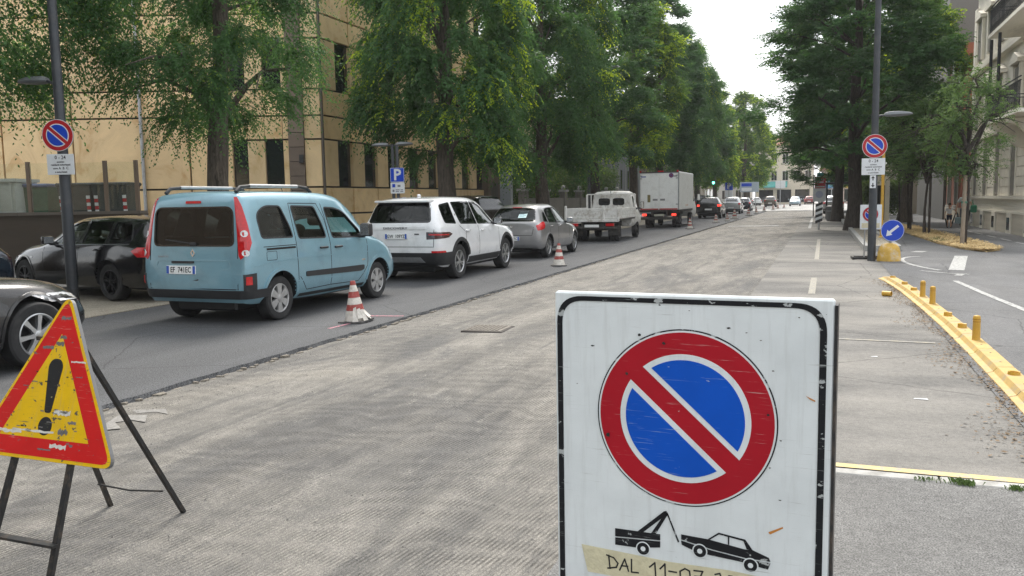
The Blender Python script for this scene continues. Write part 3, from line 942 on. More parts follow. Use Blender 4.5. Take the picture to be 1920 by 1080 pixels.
# ------------------------------------------------------------------ the light blue family van
BLUE = paint('pale_blue_paint', (.205, .375, .455), .25, .32)
def blue_van(loc):
    r = thing('family_van', 'pale blue boxy family van with roof rails beside the nearest cone', 'van', loc, RAD(-.6))
    keys = [  # y, zbot, zbelt, ztop, wlow, wmid, wbelt, wroof
        (-.735, .44, 1.08, 1.68, .74, .80, .80, .64),
        (-.715, .38, 1.10, 1.735, .80, .85, .845, .69),
        (-.66, .31, 1.12, 1.775, .84, .885, .875, .72),
        (-.45, .28, 1.13, 1.805, .86, .905, .89, .735),
        (.3, .26, 1.12, 1.815, .865, .912, .895, .74),
        (1.2, .24, 1.09, 1.805, .865, .915, .895, .735),
        (1.75, .24, 1.06, 1.76, .865, .915, .89, .70),
        (2.15, .24, 1.04, 1.60, .865, .915, .88, .66),
        (2.50, .24, 1.02, 1.31, .865, .912, .87, .64),
        (2.74, .24, 1.00, 1.12, .86, .905, .85, .66),
        (3.05, .24, .93, 1.03, .85, .90, .82, .62),
        (3.28, .26, .84, .93, .80, .86, .74, .52),
        (3.42, .30, .72, .80, .68, .74, .60, .40),
        (3.47, .36, .62, .68, .50, .56, .46, .28)]
    q1 = rpoly([(-.36, 1.17), (.335, 1.155), (.315, 1.30), (.19, 1.60), (-.16, 1.61), (-.37, 1.50)], [.05, .04, .08, .05, .14, .10], 4)
    q2 = rpoly([(.47, 1.13), (1.17, 1.11), (1.14, 1.30), (1.02, 1.585), (.44, 1.60)], [.05, .06, .1, .06, .04], 4)
    q3 = rpoly([(1.34, 1.10), (2.26, 1.075), (2.24, 1.20), (1.90, 1.48), (1.62, 1.555), (1.28, 1.57)], [.05, .04, .03, .14, .1, .05], 4)
    rg = rpoly([(-.675, 1.085), (.675, 1.085), (.655, 1.60), (-.655, 1.60)], [.08, .08, .12, .12], 5)
    fg = rpoly([(-.70, 1.14), (.70, 1.14), (.56, 1.66), (-.56, 1.66)], .06, 3)
    sp = dict(keys=keys, sub=7, R=.312, W=.20, wb=2.697, track=.79, paint=BLUE, hollow=True, cabin=(-.66, 2.45), floor=.60, side_glass=[q1, q2, q3], rear_glass=rg, front_glass=fg,
              rear_gm=glass_mat('tinted_glass', (.36, .41, .39), 0.0), rear_depth=.10, front_depth=.75, rims='hub', rim_mat=SILVER_PL, lean=(.10, .5, .7), arch=.372, lips=.045, lip_off=.014,
              seams=[[(.405, .50), (.385, 1.10), (.40, 1.64), (1.10, 1.63), (1.22, 1.40), (1.255, 1.0), (1.25, .38), (.62, .37), (.44, .58)],
                     [(1.255, .38), (2.06, .36), (2.32, .60), (2.37, 1.02), (2.34, 1.15)], [(1.25, 1.1), (1.245, 1.45), (1.21, 1.63)]],
              handles=[(1.06, .965), (1.46, .955)], mirror=(2.16, 1.08), mirror_mat=BLACK_PL, mirror_size=(.19, .13, .22), rear_seams=[[(-.70, 1.66), (-.745, 1.1), (-.745, .50), (.745, .50), (.745, 1.1), (.70, 1.66)]])
    sh = car(r, sp)
    seats(r, [.85, 1.75], .48, .85, 1.38)
    MB().lathe([(.17, -.012), (.19, 0), (.17, .012)], 20, Matrix.Translation((-.38, 2.18, 1.12)) @ Matrix.Rotation(RAD(65), 4, 'X')).obj('steering_wheel', BLACK_PL, r, smooth=True)
    # tail lights: tall red blades on the rear corners
    for s in (-1, 1):
        P = [(s * 47, 1.735), (s * 44.5, 1.735), (s * 44.8, 1.35), (s * 45, .95), (s * 46, .90), (s * 51.5, .99), (s * 54.5, 1.12), (s * 53, 1.36), (s * 50, 1.60)]
        t = sh.patch('tail_light', 'CB', P, RED_LENS, r, .012, .03, .05, yc=.05)
        for zc, mt in ((1.245, CLEAR_LENS), (.985, CLEAR_LENS)):
            C = [(s * 49.5 + 2.6 * math.cos(a), zc + .045 * math.sin(a)) for a in np.linspace(0, 2 * PI, 14, endpoint=False)]
            sh.patch('lamp_bowl', 'CB', C, mt, t, .017, .01, .04, yc=.05)
    # bumper, reflectors
    bmp = sh_bumper(sh, 'bumper', r, BLACK_PL, .365, .485, 70, .05, .025)
    for s in (-1, 1):
        hs = sh.patch('reflector_housing', 'CB', [(s * 47, .47), (s * 57, .47), (s * 57, .71), (s * 47, .70)], BLACK_PL, r, .018, .03, .05, yc=.05)
        sh.patch('reflector', 'CB', [(s * 48.5, .56), (s * 53, .56), (s * 53, .67), (s * 48.5, .67)], RED_LENS, hs, .026, .01, .05, yc=.05)
    # tailgate furniture
    sh.patch('brake_light', 'B', rpoly([(-.13, 1.655), (.13, 1.655), (.125, 1.69), (-.125, 1.69)], .01), RED_LENS, r, .012, .02, .05)
    sh.ribbon('tailgate_crease', 'B', rpoly([(-.60, .765), (.60, .765), (.64, .80), (.60, .885), (-.60, .885), (-.64, .80)], .03, 3), .016, BLUE, r, .008, closed=True)
    sh.patch('plate_lamp_bar', 'B', rpoly([(-.36, .845), (.02, .845), (.02, .875), (-.36, .875)], .01), BLACK_PL, r, .02, .02)
    y0 = sh.proj('B', -.22, .77)[0].y
    plate(r, -.20, y0 - .014, .755, 'EF  741EC', 0, .50, .115, RAD(-3))
    sh.patch('tailgate_grip', 'B', rpoly([(-.11, .61), (.09, .61), (.09, .665), (-.11, .665)], .012), BLACK_GL, r, .007, .01)
    d = sh.patch('emblem', 'B', [(0, .93), (.040, .985), (0, 1.04), (-.040, .985)], CHROME, r, .012, .012, .03, holes=[[(0, .955), (.019, .985), (0, 1.015), (-.019, .985)]])
    yb = sh.proj('B', -.5, .93)[0].y
    text_obj('badge_lettering', 'KANGOO', .036, CHROME, r, (-.51, yb - .003, .935), (PI / 2, 0, 0), .002, xs=1.1)
    wp = MB(); wy = sh.proj('B', .1, 1.16)[0].y - .02
    wp.tube([(0.02, wy, 1.11), (-.48, wy + .02, 1.165)], .010, 6); wp.bbox(-.04, .06, wy - .02, wy + .02, 1.08, 1.13, .012)
    wp.obj('wiper', BLACK_PL, r)
    # side mouldings, sliding door rail, badge, fuel flap, roof rails
    for md, s in (('R', 1), ('L', -1)):
        sh.patch('side_moulding', md, rpoly([(.58, .565), (2.10, .52), (2.20, .545), (2.20, .615), (.58, .64)], .02, 2), BLACK_PL, r, .014, .02, .1)
        sh.ribbon('sliding_rail', md, [(-.30, 1.015), (.36, 1.01)], .028, SEAM, r, .003)
        sh.ribbon('body_crease', md, [(-.55, .80), (-.2, .835), (.3, .85), (1.2, .845), (2.1, .83), (2.9, .80)], .012, BLUE, r, .005)
        sh.ribbon('fuel_flap_gap' if s > 0 else 'panel_gap', md, rpoly([(-.30, .86), (-.08, .86), (-.08, .98), (-.30, .98)], .02, 3), .006, SEAM, r, .0015, closed=True)
        sh.ribbon('sill_strip', md, [(.45, .30), (2.25, .29)], .05, BLACK_PL, r, .006)
        sh.ribbon('rail_cover', md, [(-.36, 1.05), (.37, 1.045)], .010, SEAM, r, .002)
        p = sh.proj(md, 2.2, .72)[0]
        sh.patch('side_badge', md, [(2.14, .69), (2.24, .69), (2.24, .715), (2.14, .715)], CHROME, r, .006, .006)
        x = s * .60
        b = MB(); b.tube([(x, -.50, 1.80), (x, -.42, 1.865), (x, -.2, 1.885), (x, .9, 1.885), (x, 1.12, 1.865), (x, 1.22, 1.80)], [.028, .026, .021, .021, .026, .028], 8)
        b.obj('roof_rail', BLACK_PL, r, smooth=True)
        MB().tube([(x, -.22, 1.887), (x, .88, 1.887)], .0235, 8).obj('rail_bar', GALV, r, smooth=True)
    MB().tube([(0, 1.35, 1.81), (0, 1.26, 1.98)], [.008, .003], 6).obj('aerial', BLACK_PL, r)
    for s in (-1, 1): sh.patch('headlight', 'CF', [(s * 24, .70), (s * 44, .80), (s * 50, .96), (s * 38, .93), (s * 26, .80)], CLEAR_LENS, r, .006, .02, .06, yc=2.3)
    return r
blue_van((-8.0, 9.78, 0))

# ------------------------------------------------------------------ white SUV
WHITE_P = paint('white_paint', (.78, .79, .80), 0.0, .25)
def white_suv(loc):
    r = thing('white_suv', 'white estate-style SUV with black wheel arch trim stopped behind the pale blue van', 'SUV', loc, 0)
    keys = [
        (-1.00, .60, 1.02, 1.10, .72, .80, .78, .60), (-.985, .50, 1.06, 1.17, .78, .86, .85, .70), (-.94, .42, 1.08, 1.25, .84, .90, .89, .70),
        (-.84, .34, 1.10, 1.48, .87, .925, .90, .64), (-.72, .30, 1.105, 1.655, .88, .935, .905, .63), (-.45, .28, 1.105, 1.70, .89, .945, .91, .64),
        (.2, .27, 1.10, 1.725, .89, .95, .91, .65), (1.1, .27, 1.08, 1.715, .89, .95, .91, .65), (1.6, .27, 1.06, 1.66, .89, .95, .905, .62), (2.05, .27, 1.05, 1.45, .89, .95, .90, .62),
        (2.45, .27, 1.03, 1.16, .89, .945, .89, .68), (2.9, .28, 1.0, 1.09, .88, .94, .86, .68), (3.3, .30, .95, 1.04, .85, .91, .80, .62), (3.52, .36, .86, .94, .76, .82, .68, .5), (3.60, .44, .74, .80, .6, .66, .54, .4)]
    s1 = rpoly([(-.62, 1.20), (-.12, 1.175), (-.06, 1.60), (-.54, 1.55)], [.05, .03, .03, .06], 3)
    s2 = rpoly([(.10, 1.165), (.98, 1.14), (.98, 1.62), (.06, 1.605)], [.04, .02, .02, .03], 3)
    s3 = rpoly([(1.04, 1.14), (2.10, 1.11), (1.64, 1.54), (1.36, 1.60), (1.04, 1.62)], [.02, .03, .1, .06, .02], 3)
    rg = rpoly([(-.70, 1.22), (.70, 1.22), (.60, 1.60), (-.60, 1.60)], .06, 3)
    fg = rpoly([(-.72, 1.19), (.72, 1.19), (.58, 1.60), (-.58, 1.60)], .06, 3)
    sp = dict(keys=keys, sub=6, R=.365, W=.235, wb=2.741, track=.83, paint=WHITE_P, hollow=True, cabin=(-.68, 2.35), floor=.62, side_glass=[s1, s2, s3], rear_glass=rg, front_glass=fg, rear_depth=.30, front_depth=.6,
              glass=GLASS_D, rims='multi', arch=.425, lips=.075, lip_mat=BLACK_PL, lip_off=.012, seams=[[(.28, .98), (.02, 1.12)], [(.26, .62), (.30, .9), (.30, .98)], [(1.01, .46), (1.02, 1.10)], [(2.2, .55), (2.26, 1.06)]],
              handles=[(.40, 1.0), (1.22, .985)], handle_mat=WHITE_P, mirror=(1.98, 1.10), mirror_mat=BLACK_GL, seal=BLACK_GL, rim_trim=.03,
              rear_seams=[[(-.80, 1.22), (-.78, .72), (.78, .72), (.80, 1.22)]])
    sh = car(r, sp)
    seats(r, [.75, 1.6], .5, .85, 1.42)
    # floating roof edge spoiler and dark pillars
    b = MB(); b.bbox(-.62, .62, -.86, -.55, 1.615, 1.665, .022, seg=2)
    b.obj('roof_spoiler', WHITE_P, r, smooth=True)
    for s in (-1, 1):
        sh.patch('tail_light', 'CB', [(s * 32, 1.02), (s * 60, 1.005), (s * 66, .965), (s * 58, .90), (s * 32, .87)], DARK_LENS, r, .010, .03, .06, yc=0)
        sh.patch('light_strip', 'CB', [(s * 34, .985), (s * 58, .965), (s * 58, .945), (s * 34, .955)], RED_LENS, r, .014, .01, .06, yc=0)
        sh.patch('bumper_reflector', 'CB', [(s * 36, .60), (s * 52, .60), (s * 50, .64), (s * 36, .64)], RED_LENS, r, .024, .02, .06, yc=0)
    sh.patch('nameplate_strip', 'B', [(-.62, 1.075), (.62, 1.075), (.62, 1.125), (-.62, 1.125)], WHITE_P, r, .012, .02, .08)
    yb = sh.proj('B', 0, 1.09)[0].y
    text_obj('badge_lettering', 'DISCOVERY', .060, pm('badge_grey', (.06, .06, .065), .4, .3), r, (-.06, yb - .026, 1.100), (PI / 2, 0, 0), .003, xs=1.75)
    plate(r, -.05, sh.proj('B', 0, .94)[0].y - .02, .935, 'GW  109YZ', 0, .50, .108)
    sh.patch('badge', 'B', [(.36, .965), (.46, .965), (.46, .99), (.36, .99)], pm('badge_grey', (.2, .2, .2)), r, .008, .008)
    sh_bumper(sh, 'bumper', r, BLACK_PL, .33, .60, 70, 0, .016)
    sh.patch('skid_plate', 'B', [(-.56, .40), (.56, .40), (.48, .51), (-.48, .51)], GALV, r, .034, .02, .08)
    for md in ('R', 'L'):
        sh.patch('sill_cladding', md, [(.46, .30), (2.28, .30), (2.28, .44), (.46, .44)], BLACK_PL, r, .014, .02, .1)
        sh.patch('pillar_badge', md, [(.0, 1.33), (.025, 1.33), (.025, 1.37), (.0, 1.37)], pm('badge_grey', (.2, .2, .2)), r, .006, .006)
    b = MB(); b.bbox(-.02, .03, -.1, .02, 1.735, 1.79, .015); b.obj('aerial_fin', WHITE_P, r, smooth=True)
    for s in (-1, 1): sh.patch('headlight', 'CF', [(s * 26, .86), (s * 48, .88), (s * 52, .98), (s * 28, .93)], CLEAR_LENS, r, .006, .02, .06, yc=2.3)
    return r
white_suv((-8.05, 16.05, 0))

# ------------------------------------------------------------------ grey hatchback
GREY_P = paint('warm_grey_metallic', (.30, .30, .305), .55, .34)
HATCH = [
    (-.80, .46, .84, .92, .62, .68, .66, .54), (-.785, .38, .86, .98, .72, .76, .75, .62), (-.74, .32, .88, 1.02, .78, .82, .80, .66), (-.62, .28, .90, 1.10, .82, .85, .83, .64),
    (-.45, .26, .92, 1.28, .83, .86, .845, .60), (-.22, .25, .925, 1.43, .84, .868, .85, .58), (.15, .24, .925, 1.495, .845, .872, .855, .58), (.9, .23, .92, 1.51, .845, .875, .855, .58), (1.35, .23, .91, 1.46, .845, .875, .85, .56),
    (1.8, .23, .90, 1.26, .845, .875, .84, .57), (2.25, .23, .88, .99, .84, .87, .82, .62), (2.7, .24, .83, .92, .82, .855, .77, .58), (3.1, .26, .76, .84, .76, .80, .68, .48), (3.36, .32, .66, .72, .6, .65, .52, .36), (3.41, .38, .58, .62, .42, .48, .38, .26)]
H_S1 = rpoly([(.05, .99), (.78, .975), (.80, 1.41), (.30, 1.39), (.12, 1.33)], [.03, .02, .02, .1, .06], 3)
H_S2 = rpoly([(.84, .975), (1.84, .95), (1.36, 1.33), (1.14, 1.40), (.84, 1.41)], [.02, .03, .1, .06, .02], 3)
H_S0 = rpoly([(-.32, 1.03), (-.02, 1.0), (.04, 1.30), (-.10, 1.27)], [.03, .02, .02, .04], 3)
H_RG = rpoly([(-.64, 1.055), (.64, 1.055), (.53, 1.40), (-.53, 1.40)], .06, 3)
H_FG = rpoly([(-.66, 1.02), (.66, 1.02), (.53, 1.40), (-.53, 1.40)], .06, 3)
def hatch(root, p, hollow=True, **kw):
    sp = dict(keys=HATCH, sub=5, R=.31, W=.20, wb=2.608, track=.755, paint=p, hollow=hollow, cabin=(-.30, 2.1), floor=.56, side_glass=[H_S1, H_S2, H_S0], rear_glass=H_RG, front_glass=H_FG, rear_depth=.5, front_depth=.55,
              glass=GLASS if hollow else DGLASS, rims='five', arch=.36, lips=.035, seams=[[(.06, .60), (.02, .9)], [(.81, .38), (.81, .97)], [(1.9, .45), (1.96, .92)]], handles=[(.22, .885), (1.02, .875)], handle_mat=p, mirror=(1.66, .95), mirror_mat=p,
              rear_seams=[[(-.68, 1.0), (-.60, .66), (.60, .66), (.68, 1.0)]])
    sp.update(kw)
    return car(root, sp)
def grey_hatch(loc):
    r = thing('grey_hatchback', 'warm grey hatchback with a paper notice taped inside its rear window', 'car', loc, 0)
    sh = hatch(r, GREY_P, rear_gm=GLASS_D)
    seats(r, [.55, 1.3], .5, .72, 1.22)
    for s in (-1, 1):
        P = [(s * 44, .93), (s * 62, 1.02), (s * 72, 1.03), (s * 66, .84), (s * 46, .79)]
        sh.patch('tail_light', 'CB', rpoly(P, 2.5, 3), RED_LENS, r, .010, .03, .05, yc=-.05)
    plate(r, -.02, sh.proj('B', 0, .60)[0].y - .012, .575, 'DC  445RC', 0, .50, .11)
    sh.patch('emblem', 'B', [(-.03, .88), (.0, .87), (.035, .89), (.03, .93), (.01, .95), (-.02, .94)], CHROME, r, .010, .01, .03)
    sh_bumper(sh, 'bumper_strip', r, GREY_P, .40, .50, 70, -.05, .018)
    sh.patch('brake_light', 'B', [(-.14, 1.415), (.14, 1.415), (.14, 1.43), (-.14, 1.43)], RED_LENS, r, .01, .02)
    MB().tube([(0, .3, 1.50), (-.0, .16, 1.66)], [.008, .003], 6).obj('aerial', BLACK_PL, r)
    p = sh.proj('B', .22, 1.24)[0]
    nt_ = MB().box(-.12, .12, -.002, .002, -.15, .15).obj('paper_notice', pm('notice_paper', (.62, .80, .80), .6, var=.05), r, loc=(.25, p.y + .005, 1.23), rot=(RAD(-52), 0, 0))
    for k in range(5): MB().box(-.09, .09 - .03 * (k % 3), -.004, -.0025, .10 - .05 * k, .115 - .05 * k).obj('notice_text', pm('faded_ink', (.25, .42, .5), .6), nt_)
    for s in (-1, 1): sh.patch('headlight', 'CF', [(s * 24, .66), (s * 50, .76), (s * 56, .86), (s * 34, .80)], CLEAR_LENS, r, .006, .02, .06, yc=2.2)
    for md in ('R', 'L'): sh.ribbon('side_strip', md, [(.45, .53), (2.15, .51)], .045, GREY_P, r, .012)
    return r
grey_hatch((-8.02, 22.35, 0))

# ------------------------------------------------------------------ black estate car in an angled bay
BLACK_P = paint('black_paint', (.004, .004, .005), .0, .14, .45)
NAVY_P = paint('dark_navy_paint', (.018, .024, .038), .5, .2)
ANTH_P = paint('anthracite_paint', (.020, .0195, .021), .2, .26, .6)
ESTATE = [
    (-1.02, .44, .86, .94, .66, .72, .68, .54), (-1.00, .36, .89, 1.00, .76, .80, .78, .64), (-.93, .30, .91, 1.06, .82, .86, .83, .66), (-.82, .26, .925, 1.20, .85, .885, .85, .60),
    (-.62, .24, .935, 1.38, .86, .895, .86, .57), (-.35, .23, .94, 1.42, .865, .90, .865, .57), (.4, .22, .93, 1.445, .865, .905, .865, .575), (1.1, .22, .915, 1.43, .865, .905, .86, .56), (1.55, .22, .905, 1.35, .865, .905, .85, .56),
    (2.0, .22, .895, 1.10, .86, .90, .84, .60), (2.35, .22, .86, .96, .855, .895, .82, .64), (2.9, .23, .80, .90, .83, .87, .76, .60), (3.3, .26, .72, .81, .77, .80, .67, .5), (3.50, .32, .62, .69, .62, .66, .53, .38), (3.56, .38, .56, .60, .46, .50, .40, .28)]
E_S = [rpoly([(-.60, 1.02), (.06, .995), (.08, 1.36), (-.38, 1.33)], [.05, .02, .02, .10], 3), rpoly([(.14, .99), (.86, .975), (.88, 1.375), (.14, 1.37)], [.02, .02, .02, .02], 3), rpoly([(.93, .975), (1.90, .955), (1.42, 1.30), (1.2, 1.365), (.93, 1.375)], [.02, .03, .1, .06, .02], 3)]
E_RG = rpoly([(-.62, 1.04), (.62, 1.04), (.50, 1.32), (-.50, 1.32)], .05, 3)
E_FG = rpoly([(-.64, 1.0), (.64, 1.0), (.52, 1.35), (-.52, 1.35)], .05, 3)
def estate(root, p, hollow=True, **kw):
    sp = dict(keys=ESTATE, sub=5, R=.325, W=.23, wb=2.76, track=.79, paint=p, hollow=hollow, cabin=(-.62, 2.0), floor=.55, side_glass=E_S, rear_glass=E_RG, front_glass=E_FG, rear_depth=.35, front_depth=.5, glass=GLASS if hollow else DGLASS, rims='multi', arch=.375, lips=.03,
              seams=[[(.10, .62), (.10, .97)], [(.90, .36), (.895, .97)], [(2.02, .45), (2.05, .90)]], handles=[(.30, .88), (1.12, .87)], handle_mat=p, mirror=(1.72, .96), mirror_mat=p)
    sp.update(kw)
    return car(root, sp)
def tail(sh, root, P, mat=RED_LENS, yc=-.1):
    for s in (-1, 1): sh.patch('tail_light', 'CB', [(s * a, z) for a, z in P], mat, root, .009, .03, .06, yc=yc)
def head(sh, root, P, yc=2.3):
    for s in (-1, 1): sh.patch('headlight', 'CF', [(s * a, z) for a, z in P], CLEAR_LENS, root, .007, .02, .06, yc=yc)
bx, by, bang = -11.40, 11.02, 78.0
r = thing('black_estate_car', 'glossy black estate car with black wheels parked behind the lamp post', 'car', (bx + .74 * math.cos(RAD(bang)) * 1.0, by + .74 * math.sin(RAD(bang)), .02), RAD(bang))
sh = estate(r, BLACK_P, rim_mat=DARK_RIM, seal=BLACK_GL)
seats(r, [.5, 1.3], .5, .7, 1.18)
tail(sh, r, [(36, .93), (50, .935), (57, .87), (50, .77), (36, .78)])
head(sh, r, [(30, .62), (52, .64), (58, .74), (34, .70)])
for md in ('R', 'L'):
    sh.ribbon('chrome_strip', md, [(-.58, .985), (1.92, .94)], .014, pm('satin_trim', (.25, .26, .27), .3, .8), r, .006)
    sh.patch('side_repeater', md, [(2.42, .70), (2.50, .70), (2.50, .725), (2.42, .725)], CLEAR_LENS, r, .008, .01)

# dark blue car whose tail shows at the edge
r = thing('dark_blue_car', 'dark blue car cut off by the picture edge, showing one red tail light', 'car', (-12.35, 8.33, .02), RAD(78))
sh = estate(r, NAVY_P, hollow=False)
tail(sh, r, [(40, .95), (58, .96), (68, .93), (60, .86), (40, .86)], DARK_LENS)

# anthracite saloon nosing in at the edge of the picture
r = thing('anthracite_saloon', 'anthracite car nosing in behind the warning triangle with multi-spoke wheel', 'car', (-8.36, 3.42, 0), RAD(-1))
sh = estate(r, ANTH_P, rims='seven', rim_mat=ALLOY, R=.34, arch=.40)
head(sh, r, [(20, .64), (52, .66), (66, .77), (38, .735)])
tail(sh, r, [(36, .93), (50, .935), (57, .87), (50, .77), (36, .78)])
sh.ribbon('bonnet_gap', 'T', [(-.70, 2.2), (-.72, 2.9), (-.5, 3.4)], .008, SEAM, r, .001)
sh.ribbon('bonnet_gap', 'T', [(.70, 2.2), (.72, 2.9), (.5, 3.4)], .008, SEAM, r, .001)

# ------------------------------------------------------------------ cars further along, each with its own paint
SILVER_P = paint('silver_paint', (.46, .47, .48), .6, .3)
LBLUE_P = paint('ice_blue_paint', (.30, .38, .44), .4, .3)
RED_P = paint('dark_red_paint', (.22, .03, .03), .3, .3)
BROWN_P = paint('bronze_paint', (.13, .11, .09), .6, .3)
def scaled(keys, sy=1, sz=1, sx=1, zmin=.0):
    return [(k[0] * sy, k[1] * 1.0, k[2] * sz, k[3] * sz, k[4] * sx, k[5] * sx, k[6] * sx, k[7] * sx) for k in keys]
def sc2(P, a, b): return [(x * a, z * b) for x, z in P]
def simple_car(label, loc, rz, p, kind='hatch', sz=1.0, lit=False, group=None, name=None, back='B', pl=None):
    r = thing(name or 'car', label, 'car', loc, RAD(rz), group)
    if kind == 'hatch':
        sh = hatch(r, p, False, keys=scaled(HATCH, 1, sz), side_glass=[sc2(q, 1, sz) for q in (H_S1, H_S2, H_S0)], rear_glass=sc2(H_RG, 1, sz), front_glass=sc2(H_FG, 1, sz), sub=3, trim=False, seams=[[(.81, .38), (.81, .97 * sz)]], rear_seams=[], lips=.03, mirror=(1.66, .95 * sz))
        tail(sh, r, [(42, .95 * sz), (64, 1.0 * sz), (68, .84 * sz), (44, .80 * sz)], LIT_LENS if lit else RED_LENS)
        head(sh, r, [(24, .66 * sz), (50, .74 * sz), (56, .84 * sz), (34, .79 * sz)])
        zp = .60
    else:
        sh = estate(r, p, False, keys=scaled(ESTATE, 1, sz), side_glass=[sc2(q, 1, sz) for q in E_S], rear_glass=sc2(E_RG, 1, sz), front_glass=sc2(E_FG, 1, sz), sub=3, trim=False, seams=[[(.9, .36), (.9, .97 * sz)]], lips=.03, mirror=(1.72, .96 * sz))
        tail(sh, r, [(36, .93 * sz), (64, .94 * sz), (74, .86 * sz), (36, .80 * sz)], LIT_LENS if lit else RED_LENS)
        head(sh, r, [(30, .62 * sz), (52, .64 * sz), (58, .74 * sz), (34, .70 * sz)])
        zp = .70
    sh_bumper(sh, 'bumper', r, BLACK_PL, .28, .46, 66, 0, .014)
    q = sh.proj('B', 0, zp)[0]
    MB().bbox(-.26, .26, q.y - .02, q.y + .01, zp - .055, zp + .055, .004).obj('number_plate', PLATE_W, r)
    return r, sh
simple_car('dark SUV with glowing red brake lights following the box truck', (-7.98, 65.2, 0), 0, ANTH_P, 'estate', 1.14, True, name='dark_suv')
simple_car('silver crossover ahead of the dark SUV with lit brake lights', (-8.0, 82, 0), 0, SILVER_P, 'hatch', 1.08, name='silver_crossover')
simple_car('dark blue hatchback ahead of the silver crossover', (-8.2, 97, 0), 0, NAVY_P, 'hatch', 1.02, name='blue_hatchback')
simple_car('bronze hatchback far down the street between the tree rows', (-7.0, 128, 0), 0, BROWN_P, 'hatch', 1.08, name='bronze_hatchback')
simple_car('pale silver car farthest along the open carriageway', (-3.9, 142, 0), 180, LBLUE_P, 'hatch', 1.0, name='silver_car')
simple_car('dark red car beyond the pale silver one', (-2.0, 158, 0), 0, RED_P, 'hatch', 1.0, name='red_car')
simple_car('white car waiting at the far junction on the queue side', (-10.6, 150, 0), 20, WHITE_P, 'hatch', 1.0, name='white_car')
simple_car('ice blue car parked under the trees beside the box truck', (-11.6, 62.0, .02), 8, LBLUE_P, 'hatch', 1.0, name='ice_blue_car')
simple_car('white car parked under the trees left of the dark SUV', (-11.8, 76, .02), 5, WHITE_P, 'estate', 1.1, name='white_parked_car')
simple_car('dark people carrier parked near the blue parking sign', (-11.2, 86, .02), 4, ANTH_P, 'estate', 1.25, name='dark_people_carrier')
simple_car('silver saloon parked between the trees beside the dropside truck', (-11.55, 33.2, .02), 10, SILVER_P, 'estate', 1.0, name='silver_saloon')
simple_car('black van-like car parked behind the white SUV roof', (-12.4, 29.6, .02), 62, BLACK_P, 'estate', 1.26, name='black_parked_car')
simple_car('dark car parked beyond the front of the pale blue van', (-12.1, 17.8, .02), 74, NAVY_P, 'estate', 1.0, name='dark_parked_car')
simple_car('white car parked behind the bus stop', (1.0, 78, 0), 0, SILVER_P, 'hatch', 1.05, name='bus_stop_car')
# ------------------------------------------------------------------ dropside tipper truck
TR_WHITE = pm('truck_white', (.68, .67, .64), .5, var=.14, vscale=4, dirt=(.26, .21, .15), dscale=6, damt=.75)
CHASSIS = pm('chassis_dark', (.045, .043, .040), .75, var=.3, vscale=6, dirt=(.17, .14, .11), dscale=4, damt=.6)
def board(b, x0, x1, y0, y1, z0, z1): return b.bbox(x0, x1, y0, y1, z0, z1, .008)
r = thing('dropside_truck', 'small white dropside tipper truck with dirty bed and open rear rack', 'truck', (-8.12, 31.6, 0), 0)
zf = .86
for k in range(3):
    MB().bbox(-1.02, 1.02, -1.06, -1.03, zf + .02 + k * .135, zf + .148 + k * .135, .008).obj('tailboard', TR_WHITE, r)
for s in (-1, 1):
    for k in range(3):
        xa, xb = sorted((s * 1.0, s * 1.03))
        MB().bbox(xa, xb, -1.02, 1.95, zf + .02 + k * .135, zf + .148 + k * .135, .008).obj('side_board', TR_WHITE, r)
    MB().bbox(s * 1.02 - .04, s * 1.02 + .04, -1.10, -1.0, zf - .08, zf + .52, .012).obj('corner_post', TR_WHITE, r)
    MB().bbox(s * 1.0 - .035, s * 1.0 + .035, 1.95, 2.05, zf, zf + .95, .01).obj('headboard_post', TR_WHITE, r)
    MB().bbox(s * .82 - .02, s * .82 + .02, 1.96, 2.0, zf, zf + .93, .008).obj('rack_bar', TR_WHITE, r)
MB().bbox(.42, .50, -1.09, -1.02, zf - .06, zf + .52, .01).obj('tailboard_hinge', TR_WHITE, r)
MB().bbox(-1.0, 1.0, -1.04, 2.05, zf - .05, zf, .01).obj('bed_floor', CHASSIS, r)
MB().bbox(-1.04, 1.04, -1.10, -1.02, zf - .10, zf + .005, .012).obj('bed_sill', TR_WHITE, r)
MB().bbox(-1.0, 1.0, 1.97, 2.03, zf + .93, zf + .975, .01).obj('rack_rail', TR_WHITE, r)
MB().bbox(-1.0, 1.0, 1.97, 2.03, zf, zf + .36, .01).obj('headboard', TR_WHITE, r)
MB().tube([(0, 2.0, zf + .9), (0, 2.0, zf + 1.08)], .02, 8).obj('rack_pin', GALV, r)
ck = [(2.12, .55, 1.1, 1.86, .80, .86, .85, .70), (2.16, .50, 1.12, 1.90, .82, .88, .87, .74), (2.6, .48, 1.12, 1.93, .84, .90, .88, .75), (3.1, .48, 1.1, 1.88, .84, .90, .87, .73), (3.5, .48, 1.06, 1.45, .84, .90, .86, .72), (3.75, .48, 1.0, 1.14, .82, .88, .82, .66), (3.95, .5, .9, 1.0, .74, .8, .7, .5), (4.0, .55, .8, .88, .6, .66, .56, .4)]
V, F = loft(ck, 4); cs = Shell(V, F)
mk('cab', V, F, TR_WHITE, r, True, 35)
for s in (-1, 1):
    w = [(s * .30 + .245 * math.copysign(abs(math.cos(a)) ** .5, math.cos(a)), 1.50 + .15 * math.copysign(abs(math.sin(a)) ** .5, math.sin(a))) for a in np.linspace(0, 2 * PI, 28, endpoint=False)]
    cs.patch('rear_window', 'B', w, DGLASS, r, .006, .01, .06)
    cs.patch('side_window', 'R' if s > 0 else 'L', rpoly([(2.45, 1.18), (3.42, 1.15), (3.05, 1.68), (2.45, 1.72)], .05), DGLASS, r, .004, .008, .09)
    mirror(r, cs, 3.35, 1.2, BLACK_PL, s, (.16, .10, .30), .12)
